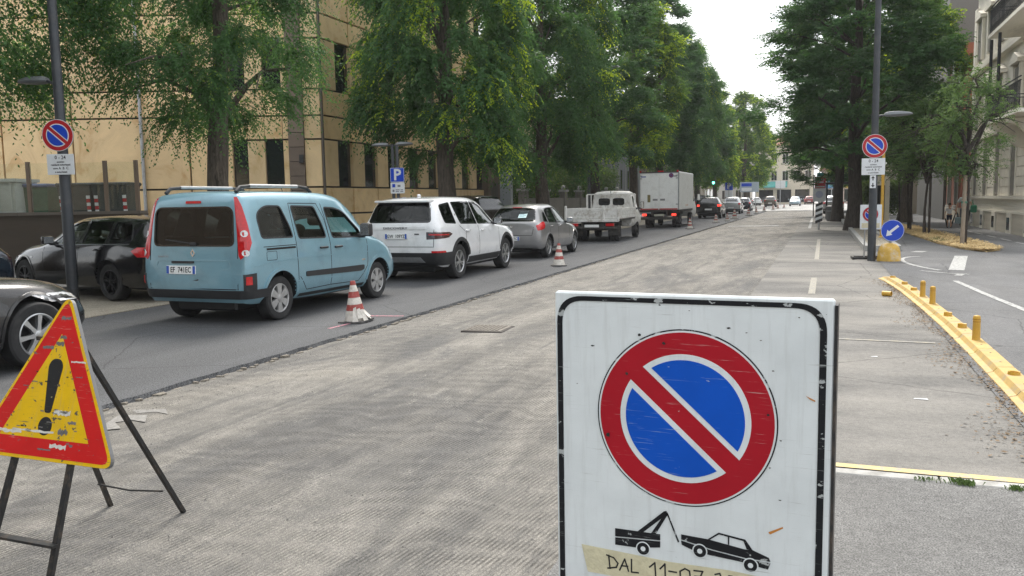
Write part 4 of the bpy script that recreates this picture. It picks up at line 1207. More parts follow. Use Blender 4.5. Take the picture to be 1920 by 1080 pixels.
cs.patch('windscreen', 'F', rpoly([(-.70, 1.2), (.70, 1.2), (.6, 1.72), (-.6, 1.72)], .06), DGLASS, r, .004, .006, .1)
b = MB()
for s in (-1, 1): b.bbox(s * .38 - .05, s * .38 + .05, -1.0, 3.6, .52, .72, .01)
b.bbox(-.95, .95, -1.04, -.98, .50, .60, .012)
b.bbox(-.55, .55, -.6, .5, .42, .8, .04); b.bbox(-.75, -.35, 1.0, 1.7, .40, .75, .05)
b.obj('chassis', CHASSIS, r)
for s in (-1, 1):
    for q in (0, 1): wheel(r, s * (.74 - .2 * q), 0, .34, .18, 'steel', s, DARK_RIM)
    wheel(r, s * .80, 3.05, .34, .20, 'steel', s, DARK_RIM)
    MB().bbox(s * .70 - .16, s * .70 + .16, -1.07, -1.0, .60, .71, .01).obj('tail_light', RED_LENS, r)
    xa, xb = sorted((s * .52, s * .96))
    MB().bbox(xa, xb, -.48, -.44, .22, .60, .01).obj('mud_flap', CHASSIS, r)
MB().bbox(-.28, .28, -1.07, -1.05, .56, .66, .004).obj('number_plate', PLATE_W, r)

# ------------------------------------------------------------------ white box truck
BOXW = pm('box_white', (.80, .81, .79), .42, var=.05, vscale=2, dirt=(.40, .37, .32), dscale=2.5, damt=.3)
BOXW2 = pm('box_door_white', (.84, .85, .83), .35, var=.04, vscale=2, dirt=(.42, .40, .36), dscale=3, damt=.25)
RED_TRIM = pm('red_trim', (.42, .03, .03), .4, var=.15, vscale=8)
r = thing('box_truck', 'white refrigerated box truck with double rear doors and red edging, brake lights on', 'truck', (-8.22, 46.4, 0), 0)
bz0, bz1 = .98, 3.02
MB().bbox(-1.08, 1.08, -1.35, 3.9, bz0, bz1, .03).obj('cargo_box', BOXW, r)
for s in (-1, 1):
    xa, xb = sorted((s * .015, s * 1.01))
    d = MB().bbox(xa, xb, -1.385, -1.352, bz0 + .07, bz1 - .07, .012).obj('rear_door', BOXW2, r)
    MB().bbox(s * .20 - .13, s * .20 + .13, -1.40, -1.386, bz0 + .50, bz0 + .60, .004).obj('door_lock', pm('lock_grey', (.25, .25, .25), .5), d)
    for z in (bz0 + .3, bz1 - .35, bz1 - .2): MB().bbox(s * .98 - .07, s * .98 + .07, -1.405, -1.386, z - .025, z + .025, .005).obj('hinge', GALV, d)
    MB().bbox(s * 1.055 - .03, s * 1.055 + .03, -1.39, -1.352, bz0, bz1, .008).obj('corner_profile', pm('alu_profile', (.36, .37, .37), .4, .6), r)
    MB().bbox(s * 1.0 - .05, s * 1.0 + .05, -1.41, -1.35, bz1 - .02, bz1 + .07, .012).obj('marker_lamp', RED_LENS, r)
    MB().bbox(s * .80 - .12, s * .80 + .12, -1.36, -1.30, .66, .78, .012).obj('tail_light', LIT_LENS, r)
    wheel(r, s * .86, 0, .38, .20, 'steel', s, DARK_RIM); wheel(r, s * .64, 0, .38, .20, 'steel', s, DARK_RIM); wheel(r, s * .88, 4.0, .38, .22, 'steel', s, GALV)
MB().bbox(-1.05, 1.05, -1.40, -1.352, bz1 - .06, bz1 + .0, .008).obj('top_frame', pm('dark_frame', (.07, .06, .06), .5), r)
MB().bbox(-.06, .26, -1.41, -1.35, bz1, bz1 + .06, .012).obj('brake_light', RED_LENS, r)
for s in (-1, 1):
    xa, xb = sorted((s * .03, s * 1.0))
    MB().bbox(xa, xb, -1.40, -1.388, bz0 + .015, bz0 + .075, .004).obj('red_strip', RED_TRIM, r)
MB().bbox(-.62, -.46, -1.394, -1.386, bz0 + .42, bz0 + .82, .004).obj('sticker', pm('sticker_olive', (.20, .17, .06), .5, var=.4, vscale=12), r)
lg = MB().lathe([(.0, 0), (.125, 0), (.125, .006), (0, .006)], 28, Matrix.Translation((.66, -1.388, bz1 - .20)) @ Matrix.Rotation(PI / 2, 4, 'X')).obj('round_emblem', pm('emblem_blue', (.05, .06, .20), .4), r)
MB().lathe([(.06, 0), (.085, 0), (.085, .004), (.06, .004)], 24, Matrix.Translation((.66, -1.394, bz1 - .20)) @ Matrix.Rotation(PI / 2, 4, 'X'), closed=True).obj('emblem_ring', RED_TRIM, lg)
MB().bbox(.76, .98, -1.392, -1.386, bz1 - .27, bz1 - .21, .003).obj('maker_strip', pm('lock_grey', (.25, .25, .25)), r)
MB().bbox(-.98, -.70, -1.392, -1.386, bz1 - .28, bz1 - .22, .003).obj('maker_strip', pm('emblem_blue2', (.10, .14, .40), .5), r)
b = MB()
for s in (-1, 1): b.bbox(s * .40 - .05, s * .40 + .05, -1.3, 5.0, .66, .9, .01)
b.bbox(-1.0, 1.0, -1.33, -1.22, .46, .60, .02); b.bbox(-1.06, 1.06, -1.3, 3.8, .88, .98, .01)
b.obj('chassis', CHASSIS, r)
MB().bbox(-.27, .27, -1.35, -1.325, .64, .75, .004).obj('number_plate', pm('dull_plate', (.45, .44, .36), .5), r)
V, F = loft([(4.0, .6, 1.3, 2.3, .9, .98, .97, .85), (4.05, .55, 1.3, 2.35, .94, 1.0, .99, .88), (5.0, .5, 1.3, 2.38, .95, 1.01, 1.0, .88), (5.5, .5, 1.25, 2.0, .95, 1.01, .98, .85), (5.85, .5, 1.15, 1.4, .92, .98, .92, .75), (5.95, .6, 1.0, 1.1, .8, .86, .8, .6)], 4)
cs = Shell(V, F); mk('cab', V, F, BOXW, r, True, 35)
for md in ('R', 'L'): cs.patch('side_window', md, rpoly([(4.5, 1.4), (5.4, 1.4), (5.2, 2.05), (4.5, 2.1)], .05), DGLASS, r, .004, .008, .1)
for s in (-1, 1): mirror(r, cs, 5.2, 1.45, BLACK_PL, s, (.18, .12, .38), .18)
for k in range(3): MB().bbox(1.08, 1.095, 1.0 + k * .35, 1.05 + k * .35, bz0 + .18, bz0 + .26, .004).obj('side_marker', AMBER, r)

# ------------------------------------------------------------------ traffic cones
CONE_R = pm('cone_red', (.33, .055, .045), .5, var=.25, vscale=20, dirt=(.42, .36, .32), dscale=18, damt=.5)
CONE_W = pm('cone_white', (.66, .62, .56), .5, var=.15, vscale=18, dirt=(.32, .28, .23), dscale=14, damt=.55)
CONE_B = pm('cone_base', (.07, .068, .068), .8, var=.3, vscale=15, dirt=(.30, .27, .24), dscale=12, damt=.5)
def cone_proto():
    r = empty('traffic_cone')
    n = 5
    H = .52
    def rad(z): return .155 - .118 * (z / H)
    MB().prism(rpoly([(-.185, -.185), (.185, -.185), (.185, .185), (-.185, .185)], .04, 3), 0, .028).obj('base', CONE_B, r)
    zs = [.028, .15, .235, .325, .40, .53]
    cols = [CONE_W, CONE_R, CONE_W, CONE_R, CONE_W]
    zs2 = [.028, .165, .245, .335, .415, .50]
    for k in range(5):
        z0, z1 = zs2[k], zs2[k + 1]
        MB().lathe([(rad(z0) - .004, z0), (rad(z0) + .002 * (k % 2), z0 + .001), (rad(z1) + .002 * (k % 2), z1 - .001), (rad(z1) - .004, z1)], 24).obj('band', CONE_W if k % 2 == 0 else CONE_R, r, smooth=True)
    MB().lathe([(rad(.50) - .004, .50), (rad(.50), .501), (.035, .545), (.030, .555), (.018, .555), (.018, .50)], 20).obj('tip', CONE_R, r, smooth=True)
    return r
def copy_tree(o, parent=None):
    c = o.copy(); COL.objects.link(c); c.parent = parent
    for ch in list(o.children): copy_tree(ch, c)
    return c
proto = cone_proto()
cones = [(-5.96, 9.84, 1.02, 'battered red and white traffic cone beside the pale blue van wheel'), (-6.02, 19.5, 1.0, 'red and white cone in front of the grey hatchback'),
         (-6.35, 43.6, 1.0, 'traffic cone level with the box truck rear wheels'), (-6.2, 53.6, 1.0, 'traffic cone just past the box truck, before the close pair'), (-5.9, 57.5, .9, 'shorter traffic cone of the close pair by the planed edge'),
         (-5.9, 62.5, 1.3, 'tall traffic cone beside the dark SUV wheel'), (-5.75, 73.0, 1.2, 'traffic cone between the dark SUV and the silver crossover'), (-5.75, 82.0, 1.1, 'traffic cone under the tail of the silver crossover'),
         (-5.7, 93.0, 1.2, 'traffic cone near the dark blue hatchback'), (-5.2, 101, 1.2, 'first traffic cone on the far resurfaced stretch'), (-5.0, 108, 1.2, 'second traffic cone on the far resurfaced stretch'), (-4.6, 116, 1.1, 'last traffic cone of the line, farthest away')]
for i, (x, y, s, lb) in enumerate(cones):
    o = proto if i == 0 else copy_tree(proto)
    o.location = (x, y, .002); o.scale = (s, s, s); o.rotation_euler = (RAD(2.5) if i == 0 else 0, RAD(-2) if i == 0 else 0, i * .4)
    tag(o, lb, 'traffic cone', 'traffic cones along the planed edge')
# torn plastic sleeve slumped round the first cone
tp = MB(); rr = random.Random(5)
for k in range(7):
    a = RAD(-70 + 22 * k); z = .03 + .04 * (k % 2); ro = .19 + .02 * rr.random()
    tp.add([(.12 * math.cos(a), .12 * math.sin(a), .20 - .015 * k), (.13 * math.cos(a + .3), .13 * math.sin(a + .3), .22 - .02 * k), (ro * math.cos(a + .35), ro * math.sin(a + .35), z), (ro * math.cos(a - .05), ro * math.sin(a - .05), z - .0)], [(0, 1, 2, 3)])
tp.obj('torn_sleeve', CONE_W, proto)
# ------------------------------------------------------------------ sign faces (polygons drawn in x/z, facing -y)
UPR = Matrix(((1, 0, 0, 0), (0, 0, -1, 0), (0, 1, 0, 0), (0, 0, 0, 1)))
def print_mat(name, col, scratch=(.62, .64, .64), wear=.5, rough=.42, chips=.66, cchip=(.05, .05, .05), streak=True):
    """printed sheeting with hair scratches, rubbed spots and grime"""
    m = bpy.data.materials.new(name)
    N, L, B = nt(m)
    B.inputs['Roughness'].default_value = rough; B.inputs['Specular IOR Level'].default_value = .22
    tc = N.new('ShaderNodeTexCoord')
    def noise(sc, scale, detail=5, rough=.6, rot=0, dist=0):
        mp = N.new('ShaderNodeMapping'); mp.inputs['Scale'].default_value = sc; mp.inputs['Rotation'].default_value = (0, rot, 0)
        L.new(tc.outputs['Object'], mp.inputs['Vector'])
        n = N.new('ShaderNodeTexNoise'); n.inputs['Scale'].default_value = scale; n.inputs['Detail'].default_value = detail; n.inputs['Roughness'].default_value = rough; n.inputs['Distortion'].default_value = dist
        L.new(mp.outputs[0], n.inputs['Vector']); return n.outputs['Fac']
    def rng(v, a, b, c=0, d=1):
        r = N.new('ShaderNodeMapRange'); r.inputs['From Min'].default_value = a; r.inputs['From Max'].default_value = b; r.inputs['To Min'].default_value = c; r.inputs['To Max'].default_value = d
        L.new(v, r.inputs['Value']); return r.outputs[0]
    def mix(f, a, b, mode='MIX'):
        x = N.new('ShaderNodeMix'); x.data_type = 'RGBA'; x.blend_type = mode
        if isinstance(f, (int, float)): x.inputs[0].default_value = f
        else: L.new(f, x.inputs[0])
        for k, v in ((6, a), (7, b)):
            if isinstance(v, tuple): x.inputs[k].default_value = (*v, 1)
            else: L.new(v, x.inputs[k])
        return x.outputs[2]
    def mul(a, b):
        x = N.new('ShaderNodeMath'); x.operation = 'MULTIPLY'; L.new(a, x.inputs[0]); L.new(b, x.inputs[1]); return x.outputs[0]
    base = mix(rng(noise((1, 1, 1), 7, 6), .3, .7), tuple(c * .92 for c in col), tuple(min(1, c * 1.06) for c in col))
    if streak: base = mix(rng(noise((6, 1, .5), 9, 5), .50, .75, 0, .22), base, (.30, .30, .27))          # run-off grime
    s1 = mul(rng(noise((1, 1, 30), 9, 4, .6, .5, .3), .615, .67), rng(noise((1, 1, 1), 5, 3), .46, .60))
    s2 = mul(rng(noise((1, 1, 26), 8, 4, .6, -.8, .4), .625, .68), rng(noise((1, 1, 1), 6.5, 3), .48, .62))
    base = mix(rng(mul(s1, s1), 0, 1, 0, wear), base, scratch)
    base = mix(rng(s2, 0, 1, 0, wear), base, scratch)
    chip = rng(noise((1, 1, 1.6), 26, 5, .62), chips, chips + .015)
    base = mix(chip, base, cchip)
    L.new(base, B.inputs['Base Color'])
    MATS[name] = m
    return m
FACE_W = print_mat('sign_white', (.76, .80, .81), (.42, .43, .41), .55, chips=.715)
FACE_K = print_mat('sign_black', (.014, .015, .018), (.40, .42, .42), .9, chips=.60, cchip=(.42, .44, .44), streak=False)
FACE_R = print_mat('sign_red', (.42, .010, .022), (.55, .42, .40), .8, chips=.70, cchip=(.45, .42, .42), streak=False)
FACE_B = print_mat('sign_blue', (.003, .090, .54), (.30, .42, .62), .8, chips=.70, cchip=(.45, .5, .55), streak=False)
FACE_Y = print_mat('sign_yellow', (.76, .47, .006), (.12, .11, .09), .8, chips=.63, cchip=(.10, .09, .07))
FACE_TR = print_mat('sign_triangle_red', (.58, .014, .014), (.55, .45, .38), .8, chips=.66, cchip=(.17, .14, .14), streak=False)
FACE_WC = pm('sign_white_clean', (.66, .68, .70), .4, var=.06, vscale=8)
FACE_RC = pm('sign_red_clean', (.42, .008, .016), .38, var=.1, vscale=12)
FACE_BC = pm('sign_blue_clean', (.003, .050, .46), .38, var=.1, vscale=12)
BACK_G = pm('sign_back_grey', (.25, .26, .27), .5, .3, var=.1, vscale=6)

def no_parking(parent, cx, cz, R, y, mats, outline=True, k=1.0, n=64):
    """round no-parking face: red field, white ringed blue halves, red diagonal"""
    red, wht, blu, blk = mats
    t = .0010 * k
    def T(d): return Matrix.Translation((cx, y - d, cz)) @ UPR
    if outline: MB().prism(circ(R, n), 0, t, T(0)).obj('outline_disc', blk, parent)
    r1 = R * (.985 if outline else 1.0)
    MB().prism(circ(r1, n), 0, t, T(t)).obj('white_disc', wht, parent)
    MB().prism(circ(R * .965, n), 0, t, T(2 * t)).obj('red_disc', red, parent)
    ro, ri, hw, hb = R * .725, R * .660, R * .105, R * .150
    c, s = math.cos(RAD(-42)), math.sin(RAD(-42))
    def half(r, h, sg):
        a0 = math.asin(h / r)
        pts = [(r * math.cos(a), sg * r * math.sin(a)) for a in np.linspace(a0, PI - a0, 36)]
        pts = [(x * c - z * s, x * s + z * c) for x, z in pts]
        return pts if sg > 0 else pts[::-1]
    for sg in (1, -1):
        MB().prism(half(ro, hw, sg), 0, t, T(3 * t)).obj('white_half', wht, parent)
        MB().prism(half(ri, hb + R * .015, sg), 0, t, T(4 * t)).obj('blue_half', blu, parent)

# ------------------------------------------------------------------ big temporary no-parking board in the foreground
ang = math.atan2(1.76510061 - 1.80381493, 0.03015202 + 0.56799092)
r = thing('no_parking_board', 'large scratched white no parking board with tow-away pictogram and handwritten tape', 'road sign', (-.2689, 1.7845, ZM), ang)
top = 1.4121 - ZM
PW, PH = .5994, .90
MB().bbox(-PW / 2, PW / 2, 0, .022, top - PH, top, .004).obj('panel', FACE_W, r)
def U(u, v): return (u - PW / 2, top + v)          # panel coordinates: u from the left edge, v up from the top edge
def poly(P): return [U(*p) for p in P]
TF = Matrix.Translation((0, -.0006, 0)) @ UPR
o_ = rpoly(poly([(.006, -.009), (.586, -.009), (.586, -.893), (.006, -.893)]), .062, 10)
i_ = rpoly(poly([(.0185, -.0195), (.5725, -.0195), (.5725, -.881), (.0185, -.881)]), .052, 10)
MB().ringprism(o_, i_, 0, .0012, TF).obj('black_border', FACE_K, r)
cxy = U(.2985, -.2705)
no_parking(r, cxy[0], cxy[1], .1965, -.0003, (FACE_R, FACE_W, FACE_B, FACE_K), True, 1.0, 96)
# folded edge and frame at the back, legs to the ground
FRAME = pm('frame_black', (.03, .03, .032), .5, .3, var=.3, vscale=10, dirt=(.20, .15, .11), dscale=9, damt=.5)
b = MB()
for x in (-PW / 2 + .0, PW / 2 - .028): b.bbox(x, x + .028, .0225, .055, top - PH - .02, top - .012, .004)
b.bbox(-PW / 2, PW / 2, .0225, .05, top - .04, top - .012, .004); b.bbox(-PW / 2, PW / 2, .0225, .05, top - PH + .01, top - PH + .04, .004)
b.obj('back_frame', FRAME, r)
b = MB(); b.box(PW / 2 + .0003, PW / 2 + .006, .0, .058, top - PH, top - .012); b.obj('edge_strip', FRAME, r)
for x in (-PW / 2 + .05, PW / 2 - .05):
    MB().tube([(x, .04, top - PH + .1), (x, -.02, .0)], .014, 8).obj('leg', FRAME, r)
    MB().tube([(x, .06, top - .25), (x, .48, .0)], .014, 8).obj('leg', FRAME, r)
MB().tube([(-PW / 2 + .05, .36, .25), (PW / 2 - .05, .36, .25)], .010, 8).obj('brace', FRAME, r)
# tow-away pictogram
def ink(P, nm='pictogram', d=.0012, mat=FACE_K, base=.0006): return MB().prism(poly(P), 0, d, Matrix.Translation((0, -base, 0)) @ UPR).obj(nm, mat, r)
ink([(.1417, -.5411), (.2460, -.5401), (.2460, -.5535), (.1417, -.5600)][::-1], 'tow_truck_bed')
ink([(.1417, -.5630), (.2460, -.5565), (.2460, -.5704), (.1925, -.5790), (.1417, -.5799)][::-1], 'tow_truck_chassis')
ink([(.1949, -.5400), (.2080, -.5400), (.2625, -.4900), (.2600, -.4840), (.2540, -.4860)], 'crane_arm')
ink([(.2256, -.5400), (.2363, -.5400), (.2640, -.4900), (.2585, -.4870)], 'crane_strut')
ink([(.2600, -.4880), (.2625, -.4870), (.2890, -.5505), (.2860, -.5520)][::-1], 'tow_cable')
ink([(.2933, -.5328), (.3517, -.5350), (.4310, -.5455), (.4465, -.5445), (.4800, -.5560), (.4835, -.5640), (.4330, -.5640), (.3600, -.5560), (.2933, -.5440)][::-1], 'towed_car_body')
ink([(.2933, -.5470), (.3600, -.5590), (.4330, -.5672), (.4838, -.5668), (.4786, -.5819), (.4640, -.5800), (.4240, -.5740), (.3560, -.5700), (.3170, -.5640), (.2945, -.5560)][::-1], 'towed_car_sill')
ink([(.3517, -.5345), (.3746, -.5165), (.4310, -.5235), (.4470, -.5450), (.4445, -.5450), (.4290, -.5270), (.3755, -.5200), (.3560, -.5348)][::-1], 'towed_car_roof')
ink([(.4265, -.5245), (.4310, -.5240), (.4465, -.5450), (.4340, -.5440)][::-1], 'towed_car_pillar')
ink([(.3945, -.5195), (.3972, -.5198), (.3975, -.5400), (.3948, -.5398)][::-1], 'towed_car_post')
for (cx, cz) in ((.2072, -.5790), (.3345, -.5640), (.4427, -.5785)):
    p = U(cx, cz)
    for rr, mt, d in ((.0165, FACE_W, .0014), (.0138, FACE_K, .0020), (.0056, FACE_W, .0026)):
        MB().prism(circ(rr, 28), 0, .0006, Matrix.Translation((p[0], -d, p[1])) @ UPR).obj('pictogram_wheel', mt, r)
# masking tape with the date written on it
TAPE = pm('masking_tape', (.66, .61, .42), .65, var=.12, vscale=22, bump=.3, bscale=90, dirt=(.40, .34, .2), dscale=14, damt=.35)
ink([(.060, -.592), (.150, -.5955), (.270, -.6005), (.40, -.598), (.485, -.602), (.488, -.652), (.30, -.656), (.075, -.656)][::-1], 'tape_strip', .0008, TAPE, .0005)
def stroke(P, w=.0034):
    b = MB(); pts = [U(*p) for p in P]
    for i in range(len(pts) - 1):
        a = Vector(pts[i]); c = Vector(pts[i + 1]); t = (c - a).normalized(); q = Vector((-t.y, t.x)) * w / 2; e = t * w * .4
        b.prism([tuple(a - e - q), tuple(c + e - q), tuple(c + e + q), tuple(a - e + q)], 0, .0005 + .00003 * i, Matrix.Translation((0, -.0014, 0)) @ UPR)
    b.obj('handwriting', INK, r)
zt = -.608
stroke([(.126, zt), (.129, zt - .031)]); stroke([(.121, zt), (.138, zt - .004), (.148, zt - .016), (.144, zt - .026), (.124, zt - .031)])            # D
stroke([(.152, zt - .031), (.164, zt - .003), (.173, zt - .030)]); stroke([(.156, zt - .020), (.171, zt - .019)])                                      # A
stroke([(.180, zt - .001), (.180, zt - .031), (.196, zt - .030)])                                                                                    # L
stroke([(.222, zt - .012), (.234, zt + .000), (.236, zt - .031)]); stroke([(.246, zt - .012), (.257, zt + .001), (.258, zt - .031)])                  # 1 1
stroke([(.266, zt - .014), (.283, zt - .014)])                                                                                                      # -
stroke([(.302, zt - .002), (.291, zt - .010), (.292, zt - .026), (.303, zt - .031), (.314, zt - .022), (.312, zt - .006), (.302, zt - .002)])        # 0
stroke([(.322, zt - .003), (.341, zt - .002), (.330, zt - .031)]); stroke([(.324, zt - .016), (.340, zt - .015)])                                     # 7
stroke([(.368, zt - .004), (.378, zt - .000), (.381, zt - .008), (.368, zt - .031), (.386, zt - .030)])                                                # 2
stroke([(.398, zt - .002), (.391, zt - .012), (.394, zt - .028), (.405, zt - .028), (.410, zt - .012), (.404, zt - .002), (.398, zt - .002)])          # 0
SCUFF_O = pm('orange_scuff', (.55, .22, .04), .6)
for P in ([(.478, -.500), (.507, -.484), (.508, -.487), (.482, -.504)], [(.548, -.200), (.566, -.208), (.566, -.211), (.556, -.207)]): ink(P[::-1], 'paint_scuff', .0005, SCUFF_O)
rr = random.Random(3)
for k in range(15):                                   # chipped sheeting
    u, v = rr.choice([(rr.uniform(.1, .56), rr.uniform(-.09, -.02)), (rr.uniform(.03, .1), rr.uniform(-.55, -.05)), (rr.uniform(.4, .56), rr.uniform(-.45, -.1)), (rr.uniform(.05, .5), rr.uniform(-.5, -.05))])
    if (u - .2985) ** 2 + (v + .2705) ** 2 < .2 ** 2: continue
    s = rr.uniform(.0008, .0035); a = rr.uniform(0, PI)
    P = [(u + s * rr.uniform(.3, 1.1) * math.cos(a + q) * 1.6, v + s * rr.uniform(.3, .8) * math.sin(a + q)) for q in np.linspace(0, 2 * PI, 7, endpoint=False)]
    ink(P, 'chip', .0004, rr.choice([FRAME, FRAME, pm('grey_chip', (.28, .29, .28), .7)]))
for (u, v, s) in ((.128, -.322, .0055), (.172, -.178, .004), (.255, -.106, .004), (.20, -.09, .004), (.475, -.245, .003)):
    ink([(u + s * rr.uniform(.6, 1.2) * math.cos(q), v + s * rr.uniform(.6, 1.1) * math.sin(q)) for q in np.linspace(0, 2 * PI, 8, endpoint=False)], 'dent', .0004, FRAME, .0075)

# ------------------------------------------------------------------ warning triangle on its trestle
r = thing('warning_triangle', 'scuffed red and yellow warning triangle with exclamation mark on black folding trestle', 'road sign', (-3.318, 2.693, ZM), RAD(-.86))
zb = .48044 - ZM
lean = Matrix.Translation((0, 0, zb)) @ Matrix.Rotation(RAD(-17.24), 4, 'X')
TL = lean @ UPR
def tri(s, r_=0.0, n=7, z0=0.0):
    h = s * .8660254; c = .9 * .8660254 / 3
    P = [(0, c + h * 2 / 3), (-s / 2, c - h / 3), (s / 2, c - h / 3)]
    return rpoly(P, r_, n) if r_ else P
MB().prism(tri(.90, .075), -.020, 0, TL).obj('panel', pm('galv_back', (.16, .165, .17), .5, .4, dirt=(.2, .16, .12), dscale=9, damt=.4), r)
MB().prism(tri(.897, .074), 0, .0012, Matrix.Translation((0, 0, 0)) @ TL).obj('yellow_edge', FACE_Y, r)
MB().ringprism(tri(.845, .055), tri(.56, .004), .0012, .0022, TL).obj('red_band', FACE_TR, r)
MB().prism(tri(.562), .0012, .0018, TL).obj('yellow_field', FACE_Y, r)
c0 = .9 * .8660254 / 3
ex = rpoly([(-.020, c0 - .045), (.020, c0 - .045), (.046, c0 + .175), (.024, c0 + .205), (-.024, c0 + .205), (-.046, c0 + .175)], [.014, .014, .02, .02, .02, .02], 4)
TK = print_mat('triangle_black', (.022, .022, .024), (.30, .28, .22), .6, chips=.64, cchip=(.30, .26, .14), streak=False)
MB().prism(ex, .0018, .0028, TL).obj('exclamation_stroke', TK, r)
MB().prism(circ(.042, 28, 0, c0 - .105), .0018, .0028, TL).obj('exclamation_dot', TK, r)
SCUFF = pm('scraped_white', (.62, .60, .55), .7, var=.2, vscale=60)
GOUGE = pm('gouge_grey', (.15, .14, .14), .8, var=.4, vscale=60)
rr = random.Random(9)
def scrape(x, z, l, w, mat, d=.0029):
    n = 9; up = [(x + l * (k / n - .5), z + w * rr.uniform(.3, 1)) for k in range(n + 1)]; dn = [(x + l * (k / n - .5), z - w * rr.uniform(.2, 1)) for k in range(n, -1, -1)]
    MB().prism(dn[::-1] + up[::-1], .0022, d, TL).obj('scrape', mat, r)
scrape(-.07, .128, .26, .008, SCUFF); scrape(-.22, .118, .16, .012, SCUFF); scrape(.115, .135, .06, .02, GOUGE); scrape(.10, .07, .10, .014, SCUFF); scrape(.135, .455, .09, .006, SCUFF)
scrape(.09, .22, .10, .016, SCUFF); scrape(.01, .655, .06, .012, GOUGE); scrape(.015, .565, .04, .012, GOUGE); scrape(-.07, .515, .07, .010, GOUGE); scrape(.0, .535, .05, .014, GOUGE); scrape(.10, .225, .05, .009, GOUGE)
scrape(.16, .18, .05, .010, GOUGE); scrape(-.10, .13, .03, .008, GOUGE); scrape(.02, .05, .08, .006, GOUGE)
for k in range(16):
    x = rr.uniform(-.2, .2); z = rr.uniform(.12, .40)
    scrape(x, z, rr.uniform(.01, .04), rr.uniform(.002, .005), rr.choice([GOUGE, GOUGE, FACE_K]))
LEG = pm('trestle_black', (.020, .020, .021), .5, .2, var=.3, vscale=20, dirt=(.17, .12, .08), dscale=14, damt=.5)
def bar(name, a, c, w=.012, d=.010, par=r):
    a, c = Vector(a), Vector(c); t = (c - a).normalized(); s = t.cross(Vector((0, 1, 0))).normalized(); q = s.cross(t)
    b = MB(); V = []
    for p in (a, c):
        for i, j in ((-1, -1), (1, -1), (1, 1), (-1, 1)): V.append(p + s * i * w + q * j * d)
    b.add(V, [(0, 1, 2, 3), (7, 6, 5, 4), (0, 4, 5, 1), (1, 5, 6, 2), (2, 6, 7, 3), (3, 7, 4, 0)])
    return b.obj(name, LEG, par)
pl = lambda x, z, y=.024: tuple(lean @ Vector((x, y, z)))
for x, xf in ((-.17, -.20), (.17, .20), ):
    bar('leg', pl(x, .10), (xf, -.17, .0), .014)
bar('leg', pl(-.35, .03), (-.40, -.16, .0), .014)
bar('cross_bar', (-.42, -.115, .20), (.21, -.115, .20), .006, .019)
bar('back_leg', pl(.05, .56, .05), (.058, .80, .0), .012)
bar('back_leg', pl(-.40 + .22, .56, .05), (-.405, .74, .0), .012)
MB().tube([(-.36, .625, .17), (-.15, .64, .155), (.055, .665, .165)], .005, 6).obj('tie_wire', LEG, r)
bar('back_rail', pl(-.20, .56, .04), pl(.07, .56, .04), .010)

# ------------------------------------------------------------------ post-mounted signs
def small_plate(parent, w, h, x, y, z, lines, rz=0.0):
    """white notice plate with rows of lettering, facing -y"""
    p = MB().bbox(-w / 2, w / 2, -.004, .004, -h / 2, h / 2, .003).obj('notice_plate', FACE_WC, parent, loc=(x, y, z), rot=(0, 0, rz))
    for t, dz, sz, dx in lines:
        text_obj('lettering', t, sz, INK, p, (dx, -.0052, dz), (PI / 2, 0, 0), .0006, xs=.92, bold=.0012)
    return p
def plate_lines(w, h):
    return [('0 - 24', .33 * h, .25 * h, 0), ('eccetto', .12 * h, .13 * h, 0), ('residenti autorizzati', -.02 * h, .13 * h, 0), ('zone', -.19 * h, .13 * h, -.20 * w), ('A  B  C', -.19 * h, .17 * h, .10 * w), ('e autorizzati', -.37 * h, .13 * h, 0)]
def round_sign(parent, x, y, z, R, rz=0.0, k=3.0):
    s = empty('round_sign', (x, y, z), rz, parent)
    MB().prism(circ(R, 48), 0, .012, Matrix.Translation((0, .012, 0)) @ UPR).obj('back_disc', BACK_G, s)
    no_parking(s, 0, 0, R, 0, (FACE_RC, FACE_WC, FACE_BC, BACK_G), False, k, 48)
    return s
def lamp_head(parent, x, y, z, dirx, L=.75, name='lamp_head', diry=0.0):
    """flat street lantern on a short bracket"""
    d = Vector((dirx, diry, 0)).normalized(); s = Vector((-d.y, d.x, 0))
    b = MB()
    n = 9
    for i in range(n):
        pass
    prof = [(0, .05, .045), (.12, .10, .075), (.35, .15, .085), (.65, .165, .075), (.9, .13, .05), (1.0, .04, .02)]
    V = []; F = []
    for t, hw, hh in prof:
        c = Vector((x, y, z)) + d * (t * L)
        ring = [(1, 0), (.7, .8), (0, 1), (-.7, .8), (-1, 0), (-.8, -.45), (0, -.5), (.8, -.45)]
        V += [c + s * (a * hw) + Vector((0, 0, q * hh)) for a, q in ring]
    for i in range(len(prof) - 1):
        for k in range(8):
            k2 = (k + 1) % 8
            F.append((i * 8 + k, i * 8 + k2, (i + 1) * 8 + k2, (i + 1) * 8 + k))
    F += [tuple(range(8)), tuple(range((len(prof) - 1) * 8, len(prof) * 8))]
    b.add(V, F)
    h = b.obj(name, pm('lantern_grey', (.16, .17, .18), .4, .4, var=.1, vscale=5), parent, smooth=True)
    return h
